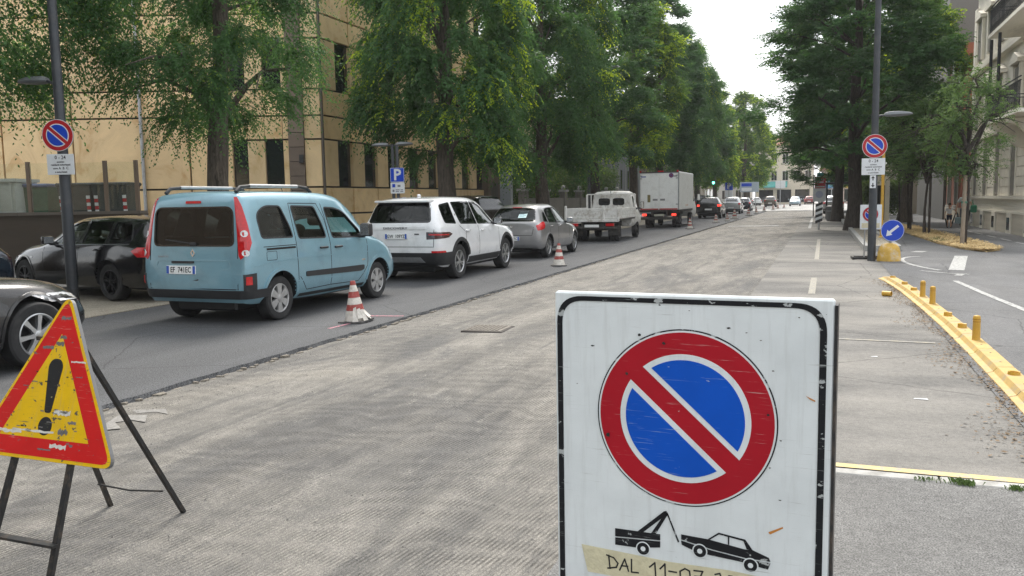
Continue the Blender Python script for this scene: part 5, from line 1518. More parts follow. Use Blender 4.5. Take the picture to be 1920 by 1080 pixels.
# lamp post by the black estate car
r = thing('street_lamp', 'dark grey lamp post with no parking sign standing before the black estate car', 'street lamp', (-12.1, 10.73, .0))
MB().lathe([(.092, -.1), (.092, 1.2), (.082, 3.0), (.066, 6.5), (.05, 9.2), (0, 9.2)], 20).obj('pole', STEEL_DK, r, smooth=True)
MB().lathe([(.096, 0), (.096, .22), (.09, .24)], 20).obj('base_sleeve', pm('base_black', (.03, .03, .032), .6), r, smooth=True)
RZL = RAD(20)
MB().tube([(0, 0, 3.70), (-.30, .05, 3.78)], .025, 8).obj('bracket', STEEL_DK, r)
lamp_head(r, -.28, .05, 3.79, -1, .62)
nx, ny = -math.sin(RZL), math.cos(RZL)
rs = round_sign(r, .04, -.11, 2.845, .265, RZL)
small_plate(r, .46, .345, .06, -.11, 2.36, plate_lines(.46, .345), RZL)
for z in (2.72, 2.95, 2.28, 2.46): MB().lathe([(.090, z - .02), (.097, z - .02), (.097, z + .02), (.090, z + .02)], 16, closed=True).obj('clamp_band', GALV, r)
# lamp post by the blue arrow bollard
r = thing('street_lamp', 'tall dark grey lamp post with no parking sign beside the blue arrow sign', 'street lamp', (1.19, 22.26, 0))
MB().lathe([(.095, -.1), (.095, 1.4), (.085, 2.6), (.066, 6.5), (.05, 9.5), (0, 9.5)], 20).obj('pole', STEEL_DK, r, smooth=True)
MB().tube([(0, 0, 3.50), (.25, 0, 3.52)], .022, 8).obj('bracket', STEEL_DK, r)
lamp_head(r, .20, 0, 3.52, 1, .62)
round_sign(r, -.0, -.11, 2.78, .285, RAD(6))
small_plate(r, .53, .40, -.02, -.115, 2.29, plate_lines(.53, .40), RAD(6))
ap = MB().bbox(-.068, .068, -.004, .004, -.155, .155, .003).obj('arrow_plate', FACE_WC, r, loc=(-.02, -.11, 1.925), rot=(0, 0, RAD(6)))
for s in (-1, 1):
    MB().prism([(-.012, s * .03), (.012, s * .03), (.012, s * .085), (.045, s * .085), (0, s * .135), (-.045, s * .085), (-.012, s * .085)][::s], 0, .002, Matrix.Translation((0, -.0045, 0)) @ UPR).obj('arrow', INK, ap)
# parking sign
r = thing('parking_sign', 'blue square P sign with white supplementary plate in front of the stone building', 'road sign', (-12.0, 22.5, 0))
MB().tube([(0, 0, -.05), (0, 0, 3.35)], .045, 12).obj('pole', STEEL_DK, r, smooth=True)
RP = RAD(14)
p = MB().prism(rpoly([(-.215, -.215), (.215, -.215), (.215, .215), (-.215, .215)], .03), 0, .012, Matrix.Translation((0, -.055, 0)) @ UPR).obj('blue_panel', FACE_BC, r, loc=(0, 0, 2.45), rot=(0, 0, RP))
text_obj('lettering', 'P', .46, FACE_WC, p, (0, -.069, -.01), (PI / 2, 0, 0), .001, bold=.012)
MB().ringprism(rpoly([(-.21, -.21), (.21, -.21), (.21, .21), (-.21, .21)], .03), rpoly([(-.20, -.20), (.20, -.20), (.20, .20), (-.20, .20)], .027), 0, .001, Matrix.Translation((0, -.0675, 0)) @ UPR).obj('white_rim', FACE_WC, p)
q = MB().prism(rpoly([(-.215, -.165), (.215, -.165), (.215, .165), (-.215, .165)], .02), 0, .008, Matrix.Translation((0, -.055, 0)) @ UPR).obj('notice_plate', FACE_WC, r, loc=(0, 0, 2.06), rot=(0, 0, RP))
MB().box(-.16, -.07, -.066, -.0632, .02, .12).obj('pictogram', FACE_BC, q)
for (x0, x1, z0, z1) in ((0, .09, .03, .09), (-.16, -.10, -.12, -.05), (-.06, .06, -.07, -.045), (.09, .17, -.07, -.045), (-.06, .04, -.12, -.095), (.08, .17, -.12, -.095)): MB().box(x0, x1, -.0655, -.0632, z0, z1).obj('lettering', pm('plate_grey_ink', (.16, .17, .2), .6), q)
r = thing('street_lamp', 'twin-headed low street lamp rising behind the blue P sign', 'street lamp', (-12.75, 23.6, 0))
MB().tube([(0, 0, 0), (0, 0, 3.46)], [.06, .045], 12).obj('pole', STEEL_DK, r, smooth=True)
for s in (-1, 1):
    MB().tube([(0, 0, 3.4), (s * .18, 0, 3.44)], .022, 8).obj('bracket', STEEL_DK, r)
    lamp_head(r, s * .14, 0, 3.44, s, .58)
# high lamp over the carriageway
r = thing('street_lamp', 'high street lamp reaching out of the trees over the queue', 'street lamp', (-12.0, 44.6, 0))
MB().tube([(0, 0, 0), (0, 0, 5), (0, 0, 8.2)], [.09, .075, .055], 12).obj('pole', STEEL_DK, r, smooth=True)
MB().tube([(0, 0, 8.1), (.6, -.4, 8.40), (1.3, -.9, 8.45)], .03, 8).obj('arm', STEEL_DK, r, smooth=True)
lamp_head(r, 1.25, -.88, 8.45, .8, .9, diry=-.55)

# ------------------------------------------------------------------ keep-left/right sign on its dome
DOME = pm('dome_yellow', (.58, .36, .07), .7, var=.2, vscale=6, dirt=(.58, .54, .47), dscale=5, damt=.8, bump=.3, bscale=40)
r = thing('blue_arrow_sign', 'round blue arrow sign on a faded yellow concrete dome', 'road sign', (1.58, 22.2, 0))
MB().lathe([(.275, -.02), (.275, .06), (.262, .10), (.255, .22), (.225, .33), (.16, .40), (.08, .43), (0, .435)], 28).obj('dome_base', DOME, r, smooth=True)
MB().tube([(.02, 0, .42), (.05, 0, .60)], .03, 10).obj('stem', GALV, r)
s = empty('round_sign', (.06, -.045, .735), RAD(4), r)
MB().prism(circ(.262, 48), 0, .014, Matrix.Translation((0, .014, 0)) @ UPR).obj('disc', FACE_BC, s)
MB().ringprism(circ(.258, 48), circ(.250, 48), 0, .001, UPR).obj('white_rim', FACE_WC, s)
a = [(-.14, -.135), (.00, -.100), (-.038, -.062), (.150, .095), (.110, .140), (-.078, -.018), (-.115, .02)]
MB().prism(a, 0, .0016, UPR).obj('arrow', FACE_WC, s)
# ------------------------------------------------------------------ unit pieces that share one mesh per material
_unit = {}
def unit_box(mat, b=.0):
    k = (mat.name, b)
    if k not in _unit:
        m = MB()
        if b: m.bbox(-.5, .5, -.5, .5, -.5, .5, b)
        else: m.box(-.5, .5, -.5, .5, -.5, .5)
        o = m.obj('piece', mat); _unit[k] = o.data; bpy.data.objects.remove(o)
    return _unit[k]
def piece(name, parent, mat, x0, x1, y0, y1, z0, z1, rz=0.0, b=.0):
    """box given in a frame turned by rz inside its parent"""
    cx, cy = (x0 + x1) / 2, (y0 + y1) / 2
    c, s = math.cos(rz), math.sin(rz)
    return me_obj(name, unit_box(mat, b), parent, (cx * c - cy * s, cx * s + cy * c, (z0 + z1) / 2), (0, 0, rz), (abs(x1 - x0), abs(y1 - y0), abs(z1 - z0)))

def stone_mat(name, col, vein, orand=.14, rough=.42, scale=.9):
    m = bpy.data.materials.new(name)
    N, L, B = nt(m)
    B.inputs['Roughness'].default_value = rough
    ge = N.new('ShaderNodeNewGeometry'); oi = N.new('ShaderNodeObjectInfo')
    ad = N.new('ShaderNodeVectorMath'); ad.operation = 'ADD'
    ml = N.new('ShaderNodeVectorMath'); ml.operation = 'SCALE'; ml.inputs['Scale'].default_value = 37.0
    cv = N.new('ShaderNodeCombineXYZ'); L.new(oi.outputs['Random'], cv.inputs[0]); L.new(oi.outputs['Random'], cv.inputs[2])
    L.new(cv.outputs[0], ml.inputs[0]); L.new(ge.outputs['Position'], ad.inputs[0]); L.new(ml.outputs[0], ad.inputs[1])
    n = N.new('ShaderNodeTexNoise'); n.inputs['Scale'].default_value = scale; n.inputs['Detail'].default_value = 9; n.inputs['Roughness'].default_value = .62; n.inputs['Distortion'].default_value = 1.4
    L.new(ad.outputs[0], n.inputs['Vector'])
    r = N.new('ShaderNodeValToRGB')
    r.color_ramp.elements[0].position = .30; r.color_ramp.elements[0].color = (*vein, 1)
    r.color_ramp.elements[1].position = .66; r.color_ramp.elements[1].color = (*[min(1, c * 1.12) for c in col], 1)
    e = r.color_ramp.elements.new(.46); e.color = (*col, 1)
    L.new(n.outputs['Fac'], r.inputs['Fac'])
    hs = N.new('ShaderNodeHueSaturation'); mr = N.new('ShaderNodeMapRange'); mr.inputs['To Min'].default_value = 1 - orand; mr.inputs['To Max'].default_value = 1 + orand
    L.new(oi.outputs['Random'], mr.inputs['Value']); L.new(mr.outputs[0], hs.inputs['Value']); L.new(r.outputs['Color'], hs.inputs['Color'])
    L.new(hs.outputs[0], B.inputs['Base Color'])
    MATS[name] = m
    return m
GOLD = stone_mat('golden_stone', (.74, .535, .29), (.60, .36, .15), .17, scale=1.0)
GOLD_V = stone_mat('golden_stone_plain', (.66, .49, .275), (.54, .37, .17), .10)
BROWN_ST = stone_mat('brown_stone', (.155, .115, .085), (.11, .08, .06), .12, .6)
JOINT = pm('joint_dark', (.05, .042, .036), .9)
WALL_BR = pm('brown_render', (.075, .058, .043), .9, var=.22, vscale=1.6, bump=.3, bscale=60, dirt=(.05, .042, .034), dscale=2, damt=.4)
WIN_GL = pm('office_glass', (.010, .012, .014), .05, spec=.7, coat=.3, var=.3, vscale=.6)

# ------------------------------------------------------------------ the golden stone office building
r = thing('stone_office_building', 'office building clad in golden veined stone panels with dark slot windows', 'building', (-17.0, 26.2, 0), RAD(20.4))
SIDE = RAD(69.6)
GAP = .034
rows = [.15, 1.25, 2.24, 3.96, 4.81, 5.75, 7.53, 8.40, 9.30, 11.08, 11.95, 12.85, 14.6]
WINR = {(2.24, 3.96), (5.75, 7.53), (9.30, 11.08), (12.85, 14.6)}
piece('core_wall', r, JOINT, -16, -.0, .06, 9, 0, 14.7)
piece('core_wall', r, JOINT, .03, 15.25, .06, 8.6, 0, 14.69, SIDE)
fx = [-15.6, -13.6, -11.55, -9.0, -6.5, -4.8, -3.22]
wide = [(2.24, 4.81), (5.75, 8.40), (9.30, 11.95), (12.85, 14.6)]
for i in range(len(fx) - 1):
    for z0, z1 in [(.15, 1.25), (1.25, 2.24), (2.24, 4.81), (4.81, 5.75), (5.75, 8.40), (8.40, 9.30), (9.30, 11.95), (11.95, 12.85), (12.85, 14.6)]:
        piece('stone_panel', r, GOLD, fx[i] + GAP, fx[i + 1] - GAP, -.07, .055, z0 + GAP, z1 - GAP)
for i, (a, b) in enumerate([(-3.22, -2.70), (-2.70, -2.06), (-2.06, -1.41), (-1.41, -1.20)]):
    for k in range(len(rows) - 1):
        z0, z1 = rows[k], rows[k + 1]
        if (z0, z1) in WINR and i in (0, 2):
            piece('window', r, WIN_GL, a + .02, b - .02, .05, .058, z0 + .02, z1 - .02)
        else:
            piece('stone_panel', r, GOLD if (z0, z1) not in WINR else GOLD_V, a + .012, b - .012, -.07, .055, z0 + GAP, z1 - GAP)
for k in range(28): piece('pilaster_block', r, BROWN_ST, -1.19, -.64, -.15, .05, .05 + k * .52, .05 + k * .52 + .50)
for k in range(len(rows) - 1): piece('stone_panel', r, GOLD_V, -.62, -.03, -.07, .055, rows[k] + GAP, rows[k + 1] - GAP)
mod = 15.2 / 8
for m in range(8):
    x0 = m * mod + .02
    for k in range(len(rows) - 1):
        z0, z1 = rows[k], rows[k + 1]
        if (z0, z1) in WINR:
            piece('stone_panel', r, GOLD_V, x0 + GAP, x0 + mod * .48 - .01, -.07, .055, z0 + GAP, z1 - GAP, SIDE)
            piece('window', r, WIN_GL, x0 + mod * .48 + .01, x0 + mod - .01, .050, .058, z0 + .02, z1 - .02, SIDE)
        else:
            piece('stone_panel', r, GOLD, x0 + GAP, x0 + mod - GAP, -.07, .055, z0 + GAP, z1 - GAP, SIDE)
MB().tube([(-6.47, -.16, .2), (-6.47, -.16, 14)], .062, 12).obj('drainpipe', GALV, r, smooth=True)
MB().tube([(.05, -.11, .2), (.05, -.11, 14)], .05, 10).obj('downpipe', pm('bronze_pipe', (.10, .085, .07), .5, .5), r, smooth=True)
piece('wall_lamp', r, BLACK_PL, -.80, -.66, -.26, -.15, 3.1, 3.4)
piece('portal_wall', r, BROWN_ST, 15.26, 18.0, -.3, 4, 0, 5.2, SIDE)
piece('portal_door', r, pm('bronze_door', (.10, .09, .07), .4, .5), 15.6, 16.6, -.34, -.3, .1, 2.6, SIDE)

# ------------------------------------------------------------------ brown terrace wall with glass fence, bins on the terrace
r = thing('terrace_wall', 'dark brown terrace wall with stone coping in front of the golden building', 'wall', (-16.8, 17.25, 0), RAD(20.4))
piece('wall_body', r, WALL_BR, -13, 0, 0, .35, 0, 1.45)
x = -13.0
while x < -.05:
    w = 1.62; piece('coping_stone', r, pm('coping_brown', (.135, .115, .095), .75, var=.2, vscale=4, orand=.1), x + .004, min(x + w, .05) - .004, -.05, .40, 1.45, 1.53); x += w
piece('terrace_floor', r, CONCRETE, -13, -.02, .36, 7.0, 0, 1.28)
f = thing('glass_fence', 'low clear glass fence on brown posts along the terrace wall', 'fence', (-16.8, 17.45, 1.52), RAD(20.4))
POSTM = pm('fence_post_brown', (.21, .155, .115), .55, .2, var=.15, vscale=9)
px = [-12.2, -10.3, -8.4, -6.6, -4.85, -3.05, -2.00 + .0, -.98, -.22]
px = [-9.0, -6.9, -4.9, -3.12, -2.05, -1.08, -.26]
for x in px: piece('post', f, POSTM, x - .045, x + .045, -.04, .05, 0, 1.34)
FENCE_GL = glass_mat('fence_glass', (.95, .97, .95), .0)
for i in range(len(px) - 1): piece('pane', f, FENCE_GL, px[i] + .05, px[i + 1] - .05, 0, .012, .05, 1.30)
def bin_thing(label, x, y, w, mat, lid, stripes=True):
    c, s = math.cos(RAD(20.4)), math.sin(RAD(20.4))
    o = thing('wheeled_bin', label, 'bin', (-16.8 + x * c - y * s, 17.25 + x * s + y * c, 1.28), RAD(20.4), 'bins on the terrace')
    b = MB(); b.add([(-w * .42, -.36, .12), (w * .42, -.36, .12), (w * .42, .36, .12), (-w * .42, .36, .12), (-w * .5, -.42, .95), (w * .5, -.42, .95), (w * .5, .42, .95), (-w * .5, .42, .95)], [(0, 3, 2, 1), (4, 5, 6, 7), (0, 1, 5, 4), (1, 2, 6, 5), (2, 3, 7, 6), (3, 0, 4, 7)])
    b.obj('tub', mat, o)
    MB().bbox(-w * .54, w * .54, -.47, .46, .95, 1.05, .03).obj('lid', lid, o)
    for q in (-1, 1):
        for yy in (-.28, .28): MB().lathe([(.07, -.025), (.07, .025)], 14, Matrix.Translation((q * w * .38, yy, .07)) @ Matrix.Rotation(PI / 2, 4, 'Y')).obj('castor', RUBBER, o)
    if stripes:
        for q in (-1, 1):
            for k in range(5): piece('reflective_stripe', o, FACE_RC if k % 2 else FACE_WC, q * w * .40 - .05, q * w * .40 + .05, -.425 + .01 * (4 - k), -.40 + .01 * (4 - k), .20 + k * .1, .29 + k * .1)
    return o
BIN_D = pm('bin_dark', (.035, .045, .045), .5, var=.15, vscale=5)
BIN_G = pm('bin_green', (.05, .12, .075), .5, var=.15, vscale=5)
bin_thing('green wheeled bin with a blue-grey lid behind the terrace fence', -3.75, 2.0, .80, BIN_G, pm('lid_blue', (.10, .14, .26), .4), False)
bin_thing('dark bin with red and white stripes just behind the lamp post', -2.55, 1.9, .95, BIN_D, BIN_D)
bin_thing('dark striped bin nearest the end of the terrace wall', -1.55, 1.9, 1.0, BIN_D, BIN_D)
c = thing('container', 'pale grey storage container behind the terrace fence at the picture edge', 'container', (-16.8 - 6.1 * .937, 17.25 - 6.1 * .349 + 1.8, 1.28), RAD(20.4))
CONT = pm('container_grey', (.46, .50, .48), .5, var=.12, vscale=3, dirt=(.28, .29, .26), dscale=4, damt=.4)
piece('tub', c, CONT, -1.6, 1.45, -.5, .6, .05, 1.10); piece('rim', c, CONT, -1.66, 1.50, -.56, .66, 1.10, 1.19)
for k in range(9): piece('rib', c, CONT, -1.5 + k * .35, -1.44 + k * .35, -.54, -.5, .1, 1.08)
piece('back_panel', c, CONT, -1.6, .05, .5, .6, 1.19, 2.2)

# ------------------------------------------------------------------ further along behind the trees
r = thing('grey_pylon', 'smooth grey concrete pillar standing between the trees past the golden building', 'pillar', (-16.6, 43.6, 0), RAD(12))
piece('shaft', r, pm('pylon_grey', (.30, .32, .35), .6, var=.08, vscale=1.2), -.42, .42, -.4, .4, 0, 6.2); piece('cap', r, CONCRETE, -.46, .46, -.44, .44, 6.2, 6.35)
r = thing('garden_wall', 'old rendered garden wall with capped piers behind the tree trunks', 'wall', (-16.2, 46, 0), RAD(90))
GWALL = pm('old_wall', (.21, .195, .175), .9, var=.25, vscale=1.5, bump=.3, bscale=40)
for k in range(7):
    x = k * 4.0
    piece('wall_panel', r, GWALL, x + .3, x + 3.7, 0, .25, 0, 1.75); piece('pier', r, GWALL, x - .28, x + .28, -.1, .35, 0, 2.15)
    piece('pier_cap', r, CONCRETE, x - .36, x + .36, -.18, .43, 2.15, 2.3); MB().lathe([(.1, 2.3), (.16, 2.42), (.12, 2.55), (0, 2.6)], 12, Matrix.Translation((x, .12, 0))).obj('urn', CONCRETE, r, smooth=True)
def window_grid(parent, x0, z0, nx, nz, dx, dz, w, h, rz, y=-.02, mat=WIN_GL, frame=None, sill=True):
    fm = frame or pm('window_frame_pale', (.50, .48, .44), .6)
    for i in range(nx):
        for k in range(nz):
            xa, za = x0 + i * dx, z0 + k * dz
            wd = piece('window', parent, mat, xa, xa + w, y, y + .04, za, za + h, rz)
            piece('window_frame', parent, fm, xa - .08, xa, y - .03, y + .05, za - .08, za + h + .08, rz)
            piece('window_frame', parent, fm, xa + w, xa + w + .08, y - .03, y + .05, za - .08, za + h + .08, rz)
            piece('window_head', parent, fm, xa, xa + w, y - .028, y + .05, za + h, za + h + .08, rz)
            if sill: piece('window_sill', parent, fm, xa - .12, xa + w + .12, y - .10, y + .05, za - .18, za - .08, rz)
            piece('mullion', parent, fm, xa + w / 2 - .025, xa + w / 2 + .025, y - .015, y + .042, za, za + h, rz)
r = thing('yellow_villa', 'pale yellow villa half hidden behind the garden wall trees', 'building', (-19.5, 48, 0), RAD(90))
piece('wall', r, pm('villa_yellow', (.52, .42, .26), .85, var=.1, vscale=1), 0, 14, 0, 9, 0, 7.5); piece('roof', r, pm('roof_tile_dark', (.20, .09, .06), .85, var=.2, vscale=6), -.5, 14.5, -.5, 9.5, 7.5, 7.9)
window_grid(r, 1.0, 1.4, 5, 2, 2.7, 3.1, 1.1, 1.7, 0, y=-.03)
r = thing('grey_block', 'dark grey modern block with vertical slits behind the box truck', 'building', (-18.5, 64, 0), RAD(90))
piece('wall', r, pm('block_grey', (.15, .155, .16), .8, var=.1, vscale=.8), 0, 26, 0, 10, 0, 9.0)
for k in range(8):
    piece('window', r, WIN_GL, 1.2 + k * 3.1, 1.8 + k * 3.1, -.03, .02, 2.6, 4.4); piece('cladding_rib', r, CONCRETE, .2 + k * 3.1, .3 + k * 3.1, -.06, .0, 0, 9.0)
r = thing('shop_block', 'brown block with dark shop bays under the far left trees', 'building', (-17.5, 92, 0), RAD(90))
piece('wall', r, pm('block_brown', (.28, .22, .17), .85, var=.1, vscale=.8), 0, 60, 0, 10, 0, 11)
for k in range(14): piece('shop_window', r, WIN_GL, .8 + k * 4.2, 3.6 + k * 4.2, -.03, .03, .5, 2.9)
window_grid(r, 1.2, 4.2, 14, 2, 4.2, 3.2, 1.3, 1.8, 0, y=-.03)

# ------------------------------------------------------------------ right hand: cream palazzo with balconies (front at x = 7, seen from the street)
CREAM = pm('cream_render', (.80, .755, .66), .85, var=.10, vscale=1.1, bump=.15, bscale=40, dirt=(.33, .29, .235), dscale=1.6, damt=.4)
CREAM_B = stone_mat('cream_block', (.80, .755, .66), (.72, .665, .565), .07, .85, 2.0)
PLINTH = pm('plinth_stone', (.56, .505, .42), .85, var=.2, vscale=2, bump=.2, bscale=30)
IRON = pm('wrought_iron', (.020, .021, .024), .5, .4)
SHUT = pm('shutter_grey', (.25, .235, .21), .7, var=.1, vscale=6)
r = thing('cream_palazzo', 'cream rendered old apartment house with iron balconies at the edge of the picture', 'building', (7.0, 47.4, 0), RAD(-90))
# local x runs towards the camera (x = 47.4 - Y), local -y faces the street (towards -X)
L_ = 17.0
piece('core_wall', r, CREAM, 0, L_, .06, 9, 0, 16.2)
piece('plinth', r, PLINTH, -.08, L_, -.08, .06, 0, .78); piece('plinth_top', r, CREAM, -.10, L_, -.11, .06, .78, .86)
piece('base_course', r, CREAM, -.06, L_, -.05, .06, .86, 1.34); piece('ledge', r, CREAM, -.12, L_, -.16, .06, 1.34, 1.46)
wx = [1.15, 3.75, 6.5, 9.6, 12.7]
ww = .95
zz = 1.46
for k in range(7):
    h = .37
    x = 0.0 if k % 2 == 0 else -.55
    while x < L_:
        a, b = max(0, x), min(x + 1.15, L_)
        spans = [(a, b)]
        for w in wx:
            ns = []
            for (p, q) in spans:
                if q <= w - .16 or p >= w + ww + .16: ns.append((p, q))
                else:
                    if p < w - .16: ns.append((p, w - .16))
                    if q > w + ww + .16: ns.append((w + ww + .16, q))
            spans = ns
        for p, q in spans:
            if q - p > .1: piece('stone_block', r, CREAM_B, p + .014, q - .014, -.035, .05, zz + .014, zz + h - .014)
        x += 1.15
    zz += h
for w in wx:
    piece('window', r, WIN_GL, w, w + ww, .0, .05, 1.50, 3.85)
    for s in (0, 1): piece('shutter', r, SHUT, w + s * (ww / 2) + .02, w + (s + 1) * ww / 2 - .02, -.03, .0, 1.52, 3.83)
    piece('window_jamb', r, CREAM, w - .15, w, -.07, .05, 1.46, 3.98); piece('window_jamb', r, CREAM, w + ww, w + ww + .15, -.07, .05, 1.46, 3.98)
    piece('basement_frame', r, CREAM, w + .08, w + .88, -.13, -.08, .0, .80)
    piece('basement_window', r, WIN_GL, w + .24, w + .72, -.145, -.13, .14, .62)
for zf in (4.05, 7.3, 11.1):
    piece('string_course', r, CREAM, -.15, L_, -.18, .06, zf, zf + .18); piece('string_course', r, CREAM, -.10, L_, -.10, .06, zf + .18, zf + .42)
    for w in wx:
        piece('window', r, WIN_GL, w, w + ww, .0, .05, zf + .62, zf + 2.35)
        for s in (0, 1): piece('shutter', r, SHUT, w + s * (ww / 2) + .02, w + (s + 1) * ww / 2 - .02, -.03, .0, zf + .64, zf + 2.33)
        for s in (-.2, ww + .02): piece('window_jamb', r, CREAM, w + s, w + s + .18, -.09, .05, zf + .55, zf + 2.45)
        piece('window_head', r, CREAM, w - .30, w + ww + .30, -.20, .05, zf + 2.47, zf + 2.6)
        MB().prism([(w - .34, zf + 2.61), (w + ww + .34, zf + 2.61), (w + ww / 2, zf + 2.9)], 0, .22, Matrix.Translation((0, .03, 0)) @ UPR).obj('pediment', CREAM, r)
    piece('pilaster', r, CREAM, -.03, .55, -.07, .055, zf + .42, zf + 3.2); piece('pilaster', r, CREAM, 5.05, 5.75, -.07, .055, zf + .42, zf + 3.2)
piece('cornice', r, CREAM, -.5, L_, -.6, .06, 16.0, 16.35)
for zf, x0, x1 in ((4.25, 11.2, 16.9), (7.45, 11.2, 16.9)):
    piece('balcony_slab', r, CREAM, x0, x1, -1.25, .0, zf - .12, zf)
    if zf < 5:
        MB().prism([(0, 0), (1.2, 0), (1.15, -.12), (.9, -.2), (.55, -.55), (.3, -.78), (0, -.85)], 0, .3, Matrix.Translation((x0 + .5, 0, zf - .185)) @ Matrix(((0, 0, 1, 0), (-1, 0, 0, 0), (0, 1, 0, 0), (0, 0, 0, 1)))).obj('balcony_corbel', CREAM, r)
        MB().prism([(0, 0), (1.2, 0), (1.15, -.12), (.9, -.2), (.55, -.55), (.3, -.78), (0, -.85)], 0, .3, Matrix.Translation((x0 + 3.6, 0, zf - .185)) @ Matrix(((0, 0, 1, 0), (-1, 0, 0, 0), (0, 1, 0, 0), (0, 0, 0, 1)))).obj('balcony_corbel', CREAM, r)
    rl = MB()
    for z in (zf + .08, zf + .86, zf + .98): rl.box(x0 + .04, x1, -1.22, -1.18, z, z + .03); rl.box(x0 + .04, x0 + .08, -1.22, 0, z, z + .03)
    rail = rl.obj('railing', IRON, r)
    bars = MB()
    x = x0 + .06
    while x < x1:
        bars.tube([(x, -1.2, zf + .1), (x + .03, -1.2, zf + .3), (x - .03, -1.2, zf + .55), (x, -1.2, zf + .87)], .011, 5); x += .13
    y = -1.2
    while y < 0: bars.tube([(x0 + .06, y, zf + .1), (x0 + .06, y + .03, zf + .35), (x0 + .06, y, zf + .87)], .011, 5); y += .13
    tag(bars.obj('baluster_bars', IRON, rail), kind='stuff')
for x in (11.35, 12.9):
    MB().tube([(x, -1.15, 4.25), (x, -1.15, 7.27)], .055, 10).obj('iron_column', IRON, r, smooth=True)
# neighbours beyond it
def plain_house(name, label, y0, y1, x, h, mat, wcols, wrows, wz=1.3, roof=None, w=1.0, wh=1.7, dz=3.3):
    r = thing(name, label, 'building', (x, y1, 0), RAD(-90))
    L = y1 - y0
    piece('wall', r, mat, 0, L, 0, 10, 0, h)
    piece('plinth', r, PLINTH, -.04, L + .04, -.06, 0, 0, .8)
    if roof: piece('roof', r, roof, -.5, L + .5, -.5, 10.5, h, h + .35)
    if wcols: window_grid(r, (L / wcols - w) / 2, wz, wcols, wrows, L / wcols, dz, w, wh, 0, y=-.03)
    return r
ROOF_R = pm('red_roof', (.30, .14, .10), .85, var=.2, vscale=5)
plain_house('red_house', 'narrow brick-red house front beyond the cream palazzo', 51.2, 56.6, 7.1, 9.6, pm('brick_red', (.30, .11, .07), .85, var=.12, vscale=1.2), 2, 3, 1.0)
r = thing('grey_gable', 'tall bare grey gable wall rising behind the young street trees', 'building', (7.0, 72, 0), RAD(-90))
piece('wall', r, pm('gable_grey', (.17, .165, .155), .9, var=.18, vscale=.6, bump=.2, bscale=20), 0, 14.8, 0, 10, 0, 15.5); piece('coping', r, CONCRETE, -.1, 14.9, -.1, 10.1, 15.5, 15.7)
plain_house('beige_house', 'beige house with narrow tall windows far along the cycle path', 74, 100, 6.6, 10.5, pm('beige_render', (.50, .42, .32), .85, var=.1, vscale=.8), 9, 3, 1.6, ROOF_R, .9, 2.0, 3.2)
# end of the street
r = thing('end_house', 'cream house with red tiled roof closing the far end of the street', 'building', (-1.5, 168, 0), RAD(0))
ECR = pm('far_cream', (.60, .53, .42), .85, var=.1, vscale=.6)
piece('wall', r, ECR, -10.5, 0, 0, 12, 0, 11.2)
b = MB(); b.add([(-11.2, -.7, 11.2), (.7, -.7, 11.2), (.7, 12.7, 11.2), (-11.2, 12.7, 11.2), (-7.5, 4.5, 13.2), (-3, 4.5, 13.2)], [(0, 1, 5, 4), (1, 2, 5), (2, 3, 4, 5), (3, 0, 4), (0, 3, 2, 1)]); b.obj('roof', ROOF_R, r)
window_grid(r, -9.6, 4.6, 5, 2, 2.05, 3.2, .95, 1.7, 0, y=-.03)
for k in range(3): piece('shop_window', r, WIN_GL, -9.8 + k * 3.3, -7.2 + k * 3.3, -.03, .03, .4, 2.8)
AWN = pm('teal_awning', (.10, .36, .33), .7, var=.1, vscale=2)
b = MB(); b.add([(-9.9, 0, 4.4), (-4.6, 0, 4.4), (-4.6, -1.6, 3.4), (-9.9, -1.6, 3.4), (-4.6, -1.6, 3.2), (-9.9, -1.6, 3.2), (-9.9, 0, 4.2), (-4.6, 0, 4.2)], [(0, 3, 2, 1), (3, 5, 4, 2), (6, 7, 4, 5), (0, 6, 5, 3), (1, 2, 4, 7)]); b.obj('awning', AWN, r)
r = thing('end_shop', 'low pale shop building with pinkish roof at the far junction', 'building', (0, 172, 0), 0)
piece('wall', r, pm('far_pink', (.56, .44, .37), .85, var=.1, vscale=.6), 0, 17, 0, 10, 0, 6.4); piece('roof', r, ROOF_R, -.4, 17.4, -.5, 10.4, 6.4, 6.9); window_grid(r, 1, 4.0, 6, 1, 2.7, 3, 1.0, 1.5, 0, y=-.03)
for k in range(5): piece('shop_window', r, WIN_GL, .8 + k * 3.3, 3.2 + k * 3.3, -.03, .03, .4, 2.7)
piece('sign_board', r, pm('shop_sign_yellow', (.62, .42, .08), .5), 4.2, 7.4, -.2, -.05, 2.9, 3.6); piece('sign_board', r, pm('shop_sign_blue', (.10, .25, .45), .5), .6, 3.2, -.2, -.05, 2.9, 3.7)
r = thing('far_left_house', 'pale tall house closing the street behind the last left trees', 'building', (-14.0, 176, 0), 0)
piece('wall', r, pm('far_grey_cream', (.50, .47, .42), .85, var=.1, vscale=.6), -26, 0, 0, 12, 0, 14); piece('roof', r, ROOF_R, -26.6, .6, -.6, 12.6, 14, 14.6); window_grid(r, -24, 1.2, 9, 4, 2.7, 3.2, 1.0, 1.7, 0, y=-.03)

